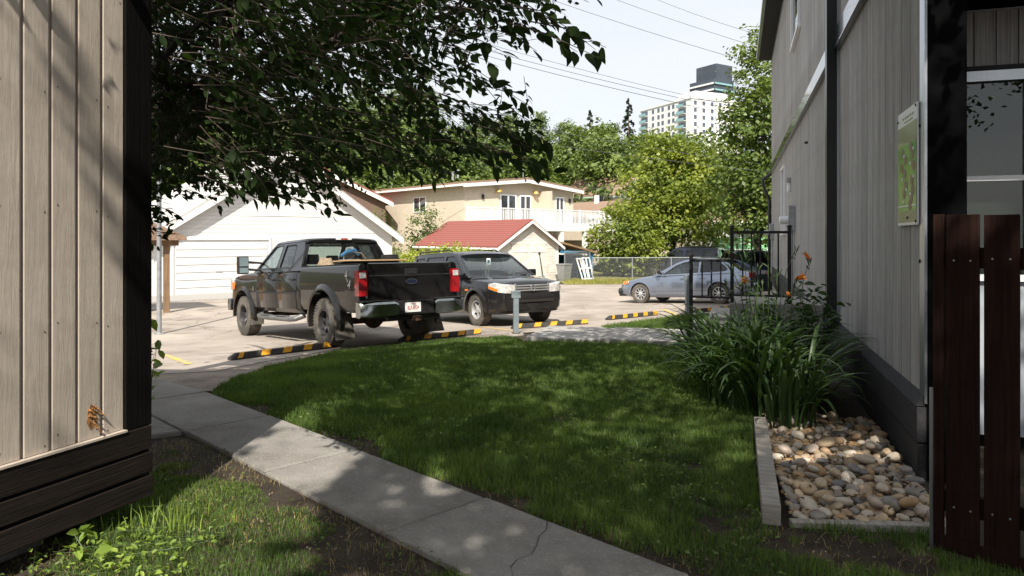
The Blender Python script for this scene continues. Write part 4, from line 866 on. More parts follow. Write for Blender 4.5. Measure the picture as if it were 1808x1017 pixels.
def leafy(name, label, base, stems, leaf_len, seed, mname='lily', per=9):
    rq = random.Random(seed); rg = np.random.default_rng(seed); root = thing(name, label, 'plant', base); mb = MB(); P = []; Nn = []
    for (x, y, tx_, ty_, tz_) in stems:
        pts = [Vector((x, y, -0.02)), Vector((x + (tx_-x)*0.3, y + (ty_-y)*0.3, tz_*0.55)), Vector((tx_, ty_, tz_))]; mb.tube(pts, [min(.006, tz_*.02), min(.005, tz_*.016), .001], 5)
        for k in range(per):
            t = 0.35 + 0.65*(k + rq.random())/per; p = pts[1].lerp(pts[2], max(0, t*2-1)) if t > .5 else pts[0].lerp(pts[1], t*2); a = rq.uniform(0, 6.28); r = leaf_len*rq.uniform(0.4, 0.9)
            P.append((p.x + r*math.cos(a), p.y + r*math.sin(a), max(p.z + rq.uniform(-0.03, 0.04), 0.03))); Nn.append((rq.gauss(0, .3), rq.gauss(0, .3), 1))
    mb.build('stem', 'lilystem', root, smooth=60); V, Fc = leaf_cloud(np.array(P), np.array(Nn), leaf_len, rg, 'leaf', 0.3, 0.12)
    obj('foliage', npmesh('foliage', V, Fc, mname), root); return root
B0 = Vector((3.28, 7.9, 0.0)); rq = random.Random(77)
leafy('peony_plant', 'leafy broad-leaved plant against the black fin of the grey wall', B0, [(rq.uniform(-.15, .15), rq.uniform(-.35, .35), rq.uniform(-.62, .3), rq.uniform(-.6, .5), rq.uniform(0.7, 1.25)) for _ in range(26)], 0.11, 8, 'lily', 15)
# weeds in the sun by the taupe building, and behind its corner
rq = random.Random(15)
wb = gp(215, 985); leafy('weed_patch', 'low leafy weeds in the sun below the dark skirting boards', Vector((-1.95, 3.62, 0.0)), [(rq.uniform(-.42, .42), rq.uniform(-.32, .32), rq.uniform(-.5, .5), rq.uniform(-.36, .36), rq.uniform(0.03, 0.08)) for _ in range(36)], 0.034, 16, 'weed', 8)
leafy('weed_patch', 'broad-leaved burdock weed at the foot of the taupe wall', Vector((-2.22, 3.68, 0.0)), [(rq.uniform(-.08, .08), rq.uniform(-.08, .08), rq.uniform(-.18, .18), rq.uniform(-.16, .16), rq.uniform(0.05, 0.13)) for _ in range(7)], 0.085, 17, 'weed', 2)
cb_ = px(268, 640, 6.2); leafy('corner_shrub', 'thin leafy shrub growing behind the black corner board', Vector((cb_.x - 0.12, 6.2, gz(cb_.x, 6.2))), [(rq.uniform(-.05, .05), rq.uniform(-.1, .1), rq.uniform(-.1, .22), rq.uniform(-.2, .2), rq.uniform(0.5, 1.0)) for _ in range(7)], 0.12, 18, 'weed', 7)
def tuft(name, label, base, n, h, seed, ext=0.12):
    rg = np.random.default_rng(seed); x = base[0] + rg.normal(0, ext, n); y = base[1] + rg.normal(0, ext, n); V, Fc = blades(x, y, h*rg.uniform(0.5, 1.2, n), np.full(n, 0.006), rg, 0.4); o = obj(name, npmesh(name, V, Fc, 'weed')); return tag(o, label, 'grass', kind='stuff')
tuft('tall_grass', 'tall grass blades catching the sun at the corner of the taupe building', (-1.98, 4.02), 90, 0.14, 3, 0.12)
# ================================================================ vehicles
def make_wheel(name, r, wd, rim, spokes, rimmat='alloy', tyremat='rubber', depth=0.0):
    """wheel in the x-z plane, axis y, outer side +y: returns (disc mesh, tyre mesh, rim mesh)"""
    h = wd/2
    ty = MB().lathe([(rim, -h*0.9), (rim + 0.02, -h), (r - 0.045, -h), (r - 0.012, -h*0.86), (r, -h*0.6), (r, h*0.6), (r - 0.012, h*0.86), (r - 0.045, h), (rim + 0.02, h), (rim, h*0.9)], 40, 'y', close=True)
    for k in range(44):                                   # shoulder lugs
        a = 2*math.pi*k/44; T = Matrix.Rotation(a, 4, 'Y'); ty.cbox((0, h*0.74, r - 0.006), (0.026, h*0.42, 0.018), T); ty.cbox((0.022, -h*0.1 + 0.02*(k % 2), r - 0.002), (0.03, h*0.5, 0.008), T)
    tm_ = ty.mesh('tyre', tyremat, 35)
    rm = MB().lathe([(rim - 0.018, -h*0.7), (rim, -h*0.8), (rim + 0.006, h*0.86), (rim - 0.014, h*0.9), (rim - 0.02, h*0.6)], 36, 'y', close=True)
    yo = h*0.62 - depth
    for k in range(spokes):
        T = Matrix.Rotation(2*math.pi*k/spokes, 4, 'Y'); wsp = rim*(0.30 if spokes <= 6 else 0.15)
        rm.add([(-wsp*0.55, yo - 0.03, 0.04), (wsp*0.55, yo - 0.03, 0.04), (wsp*0.42, yo - 0.02, rim - 0.004), (-wsp*0.42, yo - 0.02, rim - 0.004), (-wsp*0.5, yo + 0.018, 0.04), (wsp*0.5, yo + 0.018, 0.04), (wsp*0.34, yo + 0.012, rim - 0.004), (-wsp*0.34, yo + 0.012, rim - 0.004)], [(0,1,2,3), (4,7,6,5), (0,4,5,1), (1,5,6,2), (2,6,7,3), (3,7,4,0)], T)
    rm.lathe([(rim*0.30, yo - 0.03), (rim*0.30, yo + 0.02), (rim*0.2, yo + 0.035), (0.01, yo + 0.037)], 20, 'y')
    dk = MB().lathe([(rim*0.93, -h*0.5), (rim*0.93, yo - 0.07), (rim*0.6, yo - 0.06), (0.03, yo - 0.05)], 24, 'y')
    return dk.mesh('wheel', 'trim', 40), tm_, rm.mesh('rim', rimmat, 35)
def put_wheel(root, meshes, x, y, r, steer=0.0):
    d, t, m_ = meshes; w_ = obj('wheel', d, root); w_.location = (x, y, r); w_.rotation_euler = (0, rnd.uniform(0, 3), (0 if y > 0 else math.pi) + steer)
    obj('tyre', t, w_); obj('rim', m_, w_); return w_
def body_loft(xs, zb, zs, zt, hw, sect=None):
    secs = []; sect = sect or [(.90, 0.0), (.975, .10), (1.0, .40), (.992, .70), (.965, .90), (.925, .985)]
    for x in xs:
        b, s_, t, h = zb(x), zs(x), zt(x), hw(x); half = [(f*h, b + g*(s_-b)) for f, g in sect] + [(0.86*h, s_ + 0.25*(t-s_)), (0.55*h, s_ + 0.8*(t-s_))]
        secs.append([(x, y, z) for y, z in half] + [(x, 0, t)] + [(x, -y, z) for y, z in reversed(half)])
    return MB().loft(secs)
def curve(pts): 
    X = [p[0] for p in pts]; Y = [p[1] for p in pts]; return lambda x: float(np.interp(x, X, Y))
def arch_cut(x, r, z, y0, y1): return [MB().lathe([(r, y0), (r, y1)], 36, 'y', Matrix.Translation((x, 0, z))).mesh('c', None), MB().lathe([(r, -y1), (r, -y0)], 36, 'y', Matrix.Translation((x, 0, z))).mesh('c', None)]
def arch_lip(root, x, z, r, y, m, wdt=0.05, name='wheel_arch', a0=-8, a1=188, out=0.03):
    for s in (1, -1):
        secs = []
        for k in range(25):
            a = R(a0 + (a1-a0)*k/24); ca, sa = math.cos(a), math.sin(a); q = [(r - 0.012, -0.05), (r - 0.012, out), (r + wdt*0.4, out), (r + wdt, 0.0), (r + wdt, -0.05)]
            secs.append([(x + p*ca, s*(y + o_), z + p*sa) for p, o_ in q])
        MB().loft(secs).build(name, m, root, smooth=45)
def greenhouse(root, side, wins, yw, rear, rearh, rx, front, fronth, fx, roofsecs, paint, gl_side, gl_rear, gl_front, thick=0.035):
    """side panels with window openings, rear and front glass frames and a roof skin"""
    for s in (1, -1):
        fm = lambda u, w_, d: (u, s*(yw(u, w_) - d), w_)
        panel(side, wins, fm, thick).build('cabin_side', paint, root, smooth=40)
        for k, hpoly in enumerate(wins):
            wo = panel(offset_poly(hpoly, 0.010), [], lambda u, w_, d: (u, s*(yw(u, w_) - 0.014 - d), w_), 0.004).build('side_window', gl_side[k] if isinstance(gl_side, (list, tuple)) else gl_side, root)
            panel(offset_poly(hpoly, 0.006), [offset_poly(hpoly, -0.014)], lambda u, w_, d: (u, s*(yw(u, w_) + 0.004 - d), w_), 0.006).build('window_trim', 'trim', wo)
    for nm, outer, hole, xf, gm in (('rear_window', rear, rearh, rx, gl_rear), ('windshield', front, fronth, fx, gl_front)):
        sg = -1 if nm == 'rear_window' else 1
        panel(outer, [hole], lambda u, w_, d: (xf(w_, u) - sg*d, u, w_), thick).build(nm + '_frame', paint, root, smooth=40)
        go = panel(offset_poly(hole, 0.010), [], lambda u, w_, d: (xf(w_, u) - sg*(0.012 + d), u, w_), 0.004).build(nm, gm, root, smooth=60)
    MB().loft(roofsecs).build('roof', paint, root, smooth=50)
def seats(root, rows, m='interior', hz=1.18, ys=(-0.42, 0.42)):
    for x in rows:
        for y in ys:
            so_ = MB().box((x - 0.08, y - 0.24, hz - 0.55), (x + 0.06, y + 0.24, hz + 0.22), bev=0.05).build('seat', m, root, smooth=50); MB().box((x - 0.11, y - 0.13, hz + 0.26), (x, y + 0.13, hz + 0.46), bev=0.035).build('headrest', m, so_, smooth=50)
def vehicle_root(name, label, cat, fit, group=None):
    x, y, z, yaw, pitch, roll = fit; r = thing(name, label, cat); f_ = Vector((math.cos(pitch)*math.cos(yaw), math.cos(pitch)*math.sin(yaw), math.sin(pitch))); l_ = Vector((-math.sin(yaw), math.cos(yaw), roll)).normalized(); u_ = f_.cross(l_)
    r.matrix_world = frame_mat((x, y, z), f_, l_, u_)
    if group: r['group'] = group
    return r
def seat_on_ground(name, label, cat, x, y, yaw, wb, tr, group=None):
    """origin = rear axle centre on the ground; pitch and roll follow the ground under the four wheels"""
    f2 = Vector((math.cos(yaw), math.sin(yaw))); l2 = Vector((-f2.y, f2.x)); P = lambda a, b: Vector((x + f2.x*a + l2.x*b, y + f2.y*a + l2.y*b))
    g = lambda a, b: gz(*P(a, b)); zr = (g(0, tr) + g(0, -tr))/2; zf = (g(wb, tr) + g(wb, -tr))/2; zl = (g(0, tr) + g(wb, tr))/2; zrr = (g(0, -tr) + g(wb, -tr))/2
    return vehicle_root(name, label, cat, (x, y, zr, yaw, math.atan2(zf - zr, wb), (zl - zrr)/(2*tr)), group)
# ---------------------------------------------------------------- pickup truck
def pickup(root):
    P = 'black'; TR = 0.425
    wm = make_wheel('w', TR, 0.29, 0.235, 6, 'darkalloy', 'rubber2', 0.05)
    for x in (0, 3.967):
        for y in (0.86, -0.86): put_wheel(root, wm, x, y, TR)
    # bed
    half = [(.94, .64), (.985, .76), (.985, .98), (1.0, 1.0), (.998, 1.12), (.99, 1.28), (.972, 1.395), (.945, 1.425), (.87, 1.425), (.862, 1.39), (.862, .86)]
    secs = [[(x, y*(k), z) for y, z in half] + [(x, -y*k, z) for y, z in reversed(half)] for x, k in ((-1.27, .985), (-1.22, .995), (-.8, 1), (0, 1), (.6, 1), (.985, .995))]
    bed = boolean(MB().loft(secs).mesh('bed', None), arch_cut(0, 0.555, 0.47, 0.55, 1.3), 'bed'); bed.materials.clear(); bed.materials.append(M[P]); bed.shade_smooth(); bed.set_sharp_from_angle(angle=R(32)); bo = obj('bed', bed, root)
    MB().box((0.93, -.86, .86), (.99, .86, 1.42)).build('bed_front_wall', P, root); MB().box((-1.2, -0.86, 0.80), (.95, .86, .862)).build('bed_floor', 'trim', root)
    for s in (1, -1): MB().box((-1.2, s*0.905 - 0.045, 1.426), (.98, s*0.905 + 0.05, 1.438), bev=0.004).build('bed_rail_cap', 'trim', root)
    # tailgate with crease, handle and badge
    tgp = [(-1.24, .80), (-1.29, .80), (-1.295, 1.0), (-1.30, 1.22), (-1.285, 1.235), (-1.29, 1.40), (-1.30, 1.425), (-1.27, 1.44), (-1.235, 1.43)]
    tg = MB().prism(tgp, -.80, .80).build('tailgate', P, root, smooth=40)
    MB().box((-1.318, -0.13, 1.20), (-1.292, 0.13, 1.335), bev=0.012).build('handle_bezel', 'trim', tg); MB().box((-1.33, -0.075, 1.25), (-1.315, 0.075, 1.29), bev=0.008).build('handle', 'chrome_dull', tg)
    T = Matrix.Translation((-1.302, 0, 1.10)) @ Matrix.Rotation(R(-90), 4, 'Z')
    el = [(0.115*math.cos(a), 0.047*math.sin(a)) for a in [k*2*math.pi/28 for k in range(28)]]; panel(el, [], lambda u, w_, d: (-1.300 - 0.016 + d, u, w_ + 1.115), 0.016).build('badge', 'chrome', tg); panel(offset_poly(el, -0.01), [], lambda u, w_, d: (-1.3175 + d, u, w_ + 1.115), 0.002).build('badge_field', 'navy', tg)
    for s in (1, -1):
        tl = MB(); pr = [(-1.31, .905), (-1.17, .905), (-1.17, 1.315), (-1.30, 1.315), (-1.315, 1.1)]
        tl.prism(pr, s*0.845, s*0.995).build('taillight', 'red', root, smooth=40)
        MB().box((-1.322, s*0.865 if s > 0 else -0.975, 1.19), (-1.300, 0.975 if s > 0 else -0.865, 1.285), bev=0.006).build('reversing_lamp', 'clear', root)
        MB().box((-1.322, s*0.865 if s > 0 else -0.98, 0.90), (-1.308, 0.98 if s > 0 else -0.865, 0.985), bev=0.004).build('reflector', 'red', root)
    # rear bumper: chrome ends, black step in the middle
    for s in (1, -1):
        pf = [(-1.34, .80), (-1.47, .795), (-1.50, .76), (-1.49, .57), (-1.45, .545), (-1.33, .56)]
        secs = []
        for t, y in ((0, .36), (.1, .42), (.5, .72), (.8, .93), (1.0, 1.015)):
            sh = 0.10*max(0, t - 0.6)/0.4*1.0; sq_ = 0.03 if t == 0 else 0
            secs.append([(x + sh, s*y, z - sq_*(1 if z > .7 else -1)) for x, z in pf])
        MB().loft(secs).build('bumper_end', 'chrome_dull', root, smooth=40)
        MB().box((-1.46, s*0.36 if s > 0 else -1.0, .802), (-1.26, 1.0 if s > 0 else -0.36, .822), bev=0.006).build('bumper_pad', 'trim', root)
    cs = MB().box((-1.455, -.358, .56), (-1.27, .358, .80), bev=0.02).build('bumper_step', 'trim', root)
    pl = MB().box((-1.463, -.08, .605), (-1.457, .225, .765)).build('licence_plate', 'white', root)
    TX = frame_mat((-1.4655, 0.0725, .675), (0, -1, 0), (0, 0, 1), (-1, 0, 0)); t_ = obj('plate_number', text_mesh('BLR-8124', 0.085, 'plate_number', 'redtext', 0.001, spacing=0.92), pl); t_.matrix_local = TX @ Matrix.Scale(0.72, 4, (1, 0, 0)) @ Matrix.Scale(1.15, 4, (0, 1, 0))
    t_ = obj('plate_province', text_mesh('Alberta', 0.032, 'plate_province', 'redtext', 0.001), pl); t_.matrix_local = frame_mat((-1.4655, 0.0725, .742), (0, -1, 0), (0, 0, 1), (-1, 0, 0))
    MB().box((-1.52, -.05, .46), (-1.2, .05, .54)).build('hitch_receiver', 'rust', root); MB().box((-1.38, -.5, .47), (-1.28, .5, .535)).build('hitch_bar', 'trim', root)
    # chassis seen below the body
    MB().box((-1.2, -.48, .60), (4.6, -.38, .74)).build('frame_rail', 'rust', root); MB().box((-1.2, .38, .60), (4.6, .48, .74)).build('frame_rail', 'rust', root)
    ax = MB().tube([(0, -.78, TR), (0, .78, TR)], .06, 10); ax.lathe([(.05, -.2), (.15, -.08), (.17, 0), (.15, .08), (.05, .2)], 16, 'y', Matrix.Translation((0.02, 0, TR))); ax.build('rear_axle', 'rust', root, smooth=45)
    MB().tube([(3.967, -.78, TR), (3.967, .78, TR)], .055, 10).build('front_axle', 'rust', root)
    MB().lathe([(.05, -.12), (.34, -.11), (.37, -.05), (.37, .05), (.34, .11), (.05, .12)], 28, 'z', Matrix.Translation((-.82, 0.05, .60))).build('spare_wheel', 'rubber', root, smooth=40)
    MB().tube([(1.0, -.6, .5), (0.4, -.62, .55), (-.4, -.66, .62), (-.9, -.8, .5)], .045, 10).build('exhaust', 'rust', root)
    for s in (1, -1):
        MB().box((.25, s*0.62 - .04, .36), (.38, s*0.62 + .04, .72)).build('spring_shackle', 'rust', root)
        MB().add([(-.50, s*.72, .60), (-.50, s*1.05, .62), (-.66, s*1.09, .17), (-.66, s*.74, .17), (-.515, s*.72, .60), (-.515, s*1.05, .62), (-.675, s*1.09, .17), (-.675, s*.74, .17)], [(0,1,2,3), (7,6,5,4), (0,4,5,1), (1,5,6,2), (2,6,7,3), (3,7,4,0)]).build('mud_flap', 'rubber2', root)
        MB().add([(3.47, s*.75, .58), (3.47, s*1.02, .60), (3.40, s*1.04, .26), (3.40, s*.76, .26), (3.455, s*.75, .58), (3.455, s*1.02, .60), (3.385, s*1.04, .26), (3.385, s*.76, .26)], [(0,1,2,3), (7,6,5,4), (0,4,5,1), (1,5,6,2), (2,6,7,3), (3,7,4,0)]).build('mud_flap', 'rubber2', root)
        sb = MB(); sb.tube([(3.1, s*0.80, .52), (3.05, s*0.99, .46), (2.9, s*1.03, .45), (1.35, s*1.03, .45), (1.2, s*1.0, .46), (1.15, s*0.82, .52)], .052, 12)
        sb.box((1.5, s*1.03 - .05, .497), (1.95, s*1.03 + .05, .508)); sb.box((2.35, s*1.03 - .05, .497), (2.8, s*1.03 + .05, .508)); sb.build('side_step', 'step', root, smooth=40)
    # cab and front end
    xs = [1.0, 1.02, 1.3, 1.9, 2.5, 3.1, 3.3, 3.4, 3.6, 3.9, 4.2, 4.5, 4.7, 4.8, 4.86]
    zb = curve([(1, .56), (3.3, .56), (3.5, .52), (4.86, .50)]); zs = curve([(1, 1.365), (3.1, 1.365), (3.4, 1.36), (4.5, 1.30), (4.86, 1.25)]); zt = curve([(1, 1.372), (3.3, 1.375), (3.45, 1.43), (4.2, 1.41), (4.7, 1.36), (4.86, 1.27)])
    hw = curve([(1, .985), (1.02, .995), (3.4, .998), (3.9, 1.0), (4.6, .985), (4.8, .95), (4.86, .90)])
    me = boolean(body_loft(xs, zb, zs, zt, hw).mesh('cab', None), arch_cut(3.967, 0.535, 0.46, 0.55, 1.3), 'cab'); me.materials.clear(); me.materials.append(M[P]); me.shade_smooth(); me.set_sharp_from_angle(angle=R(30)); cab = obj('cab', me, root)
    arch_lip(root, 0, .47, .545, .985, P, 0.11, 'fender_flare', -14, 194, 0.055); arch_lip(root, 3.967, .46, .53, .985, P, 0.09, 'fender_flare', -6, 186, 0.045)
    sect = [(.985, .10), (1.0, .40), (.992, .70), (.965, .90), (.930, .985)]
    for s in (1, -1):
        for nm, a, b in (('rear_door', 1.16, 2.10), ('front_door', 2.115, 3.18)):
            secs = []
            for x in (a, a + .01, b - .01, b):
                o_ = 0.009 if a < x < b else 0.004; L_ = [(x, s*(f*.996 + o_), .56 + g*.80) for f, g in sect]; secs.append(L_ + [(x, s*(f*.996 - 0.008), .56 + g*.80) for f, g in reversed(sect)])
            d_ = MB().loft(secs).build(nm, P, root, smooth=30); hx_ = a + 0.16 if nm == 'rear_door' else a + 0.16
            MB().box((hx_ - .1, s*1.0 - .012 if s > 0 else -1.03, 1.185), (hx_ + .1, 1.03 if s > 0 else -0.988, 1.215), bev=0.008).build('door_handle', 'trim', d_)
        MB().box((1.16, s*1.004 - .006, .93), (3.18, s*1.004 + .009, .955), bev=0.003).build('body_moulding', 'trim', root)
        # tow mirror
        mr_ = MB().box((3.06, s*1.18 if s > 0 else -1.40, 1.33), (3.19, 1.40 if s > 0 else -1.18, 1.70), bev=0.03).build('mirror', 'trim', root, smooth=50)
        MB().box((3.052, s*1.20 if s > 0 else -1.38, 1.49), (3.058, 1.38 if s > 0 else -1.20, 1.675)).build('mirror_glass', 'mirror', mr_); MB().box((3.052, s*1.20 if s > 0 else -1.38, 1.355), (3.058, 1.38 if s > 0 else -1.20, 1.46)).build('mirror_glass', 'mirror', mr_)
        MB().box((3.191, s*1.30 if s > 0 else -1.39, 1.45), (3.2, 1.39 if s > 0 else -1.30, 1.6)).build('mirror_signal', 'amber', mr_)
        for z_ in (1.43, 1.58): MB().tube([(3.12, s*.90, z_ - .03), (3.12, s*1.2, z_)], .022, 8).build('mirror_arm', 'trim', mr_)
        hl = MB().box((4.70, s*0.62 if s > 0 else -0.955, .98), (4.90, 0.955 if s > 0 else -0.62, 1.24), bev=0.03).build('headlight', 'clear', root, smooth=50); MB().box((4.58, s*0.955 - .01, 1.0), (4.72, s*0.955 + .022, 1.16), bev=0.008).build('side_marker', 'amber', root)
        MB().box((3.30, s*.998 - .004, .98), (3.40, s*.998 + .008, 1.07), bev=0.003).build('fender_badge', 'chrome_dull', root)
        # 4x4 decal on the bed side
        for txt, dx, dz_, sz in (('4', 0.05, 1.245, 0.21), ('x', -.015, 1.165, 0.10), ('4', -.06, 1.085, 0.21)):
            o_ = obj('bed_decal', text_mesh(txt, sz, 'bed_decal', 'bright', 0.001, 0.25), root); ex = (-s, 0, 0); o_.matrix_local = frame_mat((-.92 + (dx if s > 0 else -dx), s*(1.004 if dz_ < 1.2 else .999), dz_), ex, (0, 0, 1), (0, s, 0))
    MB().box((4.83, -.60, .86), (4.91, .60, 1.25), bev=0.02).build('grille', 'chrome_dull', root); MB().box((4.80, -1.0, .52), (5.0, 1.0, .80), bev=0.05).build('front_bumper', 'chrome_dull', root, smooth=50)
    # cabin
    yw = lambda u, z: .968 - max(0, z - 1.36)*.37
    side = [(1.0, 1.355), (3.40, 1.355), (2.72, 1.86), (2.60, 1.93), (2.45, 1.955), (1.38, 1.955), (1.25, 1.93), (1.15, 1.80)]
    wins = [rpoly([(1.44, 1.42), (2.07, 1.42), (2.07, 1.875), (1.56, 1.875)], .05), rpoly([(2.20, 1.42), (3.16, 1.42), (3.16, 1.47), (2.62, 1.875), (2.20, 1.875)], .05)]
    greenhouse(root, side, wins, yw, [(-.955, 1.355), (.955, 1.355), (.76, 1.935), (-.76, 1.935)], rpoly([(-.83, 1.445), (.83, 1.445), (.69, 1.87), (-.69, 1.87)], .07), lambda z, u: 1.0 + (z - 1.355)*.33 + 0.06*abs(u)**2.5,
        [(-.955, 1.355), (.955, 1.355), (.76, 1.935), (-.76, 1.935)], rpoly([(-.87, 1.40), (.87, 1.40), (.70, 1.89), (-.70, 1.89)], .07), lambda z, u: 3.45 - (z - 1.355)*1.42 - .12*abs(u)**2,
        [[(x, y*k, z + dz_) for y, z in ((.775, 1.925), (.73, 1.965), (.6, 1.985), (.3, 1.998), (0, 2.0), (-.3, 1.998), (-.6, 1.985), (-.73, 1.965), (-.775, 1.925))] for x, k, dz_ in ((1.17, .96, -.035), (1.22, 1, -.01), (1.5, 1, 0), (2.2, 1, 0), (2.55, 1, -.015), (2.66, .97, -.05))], P, ['tint', 'glass'], 'glass', 'glass')
    br = MB().box((1.13, -.16, 1.945), (1.185, .16, 1.985), bev=0.008).build('roof_brake_light', 'white', root); MB().box((1.124, -.07, 1.952), (1.129, .07, 1.978)).build('brake_lens', 'red', br)
    seats(root, (1.75, 2.6), 'interior', 1.22); MB().box((3.0, -.85, 1.30), (3.35, .85, 1.42), bev=0.03).build('dashboard', 'interior', root)
    MB().lathe([(.17, -.012), (.19, 0), (.17, .012), (.15, 0)], 20, 'x', Matrix.Translation((2.92, .42, 1.42)) @ Matrix.Rotation(R(20), 4, 'Y'), close=True).build('steering_wheel', 'interior', root)
TRK = seat_on_ground('pickup_truck', 'black crew cab pickup truck backed up to the rubber parking stops', 'truck', -2.52, 13.05, R(130.0), 3.967, .86); pickup(TRK)
# cargo in the bed
bpy.context.view_layer.update(); TM = TRK.matrix_world.copy()
def cargo(name, label, cat, build_, loc):
    r = thing(name, label, cat); r.matrix_world = TM @ Matrix.Translation(loc) @ Matrix.Scale(.8 if cat == 'saw' else 1, 4); build_(r); return r
def _toolbox(r): MB().box((-.26, -.62, 0), (.26, .62, .60), bev=.015).build('chest', 'trim', r); MB().box((-.27, -.63, .6005), (.27, .63, .64), bev=.01).build('lid', 'trim', r)
cargo('tool_chest', 'black tool chest across the front of the pickup bed', 'tool chest', _toolbox, (.60, -.12, .863))
def _ply(r): MB().box((-.36, -.66, 0), (.42, .62, .022)).build('sheet', 'ply', r)
cargo('plywood_sheet', 'tan plywood sheet lying on the tool chest', 'plywood', _ply, (.52, -.16, 1.5045))
def _saw(r):
    MB().tube([(0, .22, .10), (.02, .05, .20), (0, -.14, .23), (0, -.24, .12)], [.035, .05, .05, .03], 10).build('motor_housing', 'tool_blue', r, smooth=50); MB().lathe([(.02, -.006), (.13, -.004), (.13, .004), (.02, .006)], 24, 'x', Matrix.Translation((.06, -.05, .15))).build('blade', 'chrome_dull', r)
    MB().box((-.12, -.22, 0), (.16, .2, .02)).build('base', 'galv', r); MB().tube([(-.02, -.1, .2), (-.04, -.3, .16), (-.03, -.42, .04)], .016, 8).build('handle', 'chrome_dull', r)
cargo('mitre_saw', 'blue and grey power saw on the plywood sheet', 'saw', _saw, (.50, .22, 1.527))
def _bag(r):
    rg = np.random.default_rng(2); bm = bmesh.new(); bmesh.ops.create_icosphere(bm, subdivisions=3, radius=1)
    for v in bm.verts: c = v.co.copy(); v.co = Vector((c.x*.19, c.y*.2, max(c.z, -.7)*.3 + .21))*(1 + .12*math.sin(7*c.x + 3*c.z) + .08*math.sin(9*c.y + 5*c.z))
    me = bpy.data.meshes.new('sack'); bm.to_mesh(me); bm.free(); me.materials.append(M['sack']); me.shade_smooth(); obj('sack', me, r)
M['sack'] = mat("burlap", (0.34, 0.26, 0.17), 0.9, var=.25, scale=14, bump=.5)
cargo('canvas_sack', 'lumpy tan canvas sack beside the tool chest', 'sack', _bag, (.55, .68, .863 + .16)); 
def _coil(r):
    for k in range(3): MB().lathe([(.17 - .01*k, .03*k), (.19 - .01*k, .018 + .03*k), (.17 - .01*k, .036 + .03*k), (.15 - .01*k, .018 + .03*k)], 20, 'z', close=True).build('coil', 'trim', r)
cargo('hose_coil', 'dark coil of hose at the far side of the pickup bed', 'hose', _coil, (.42, -.60, 1.528))
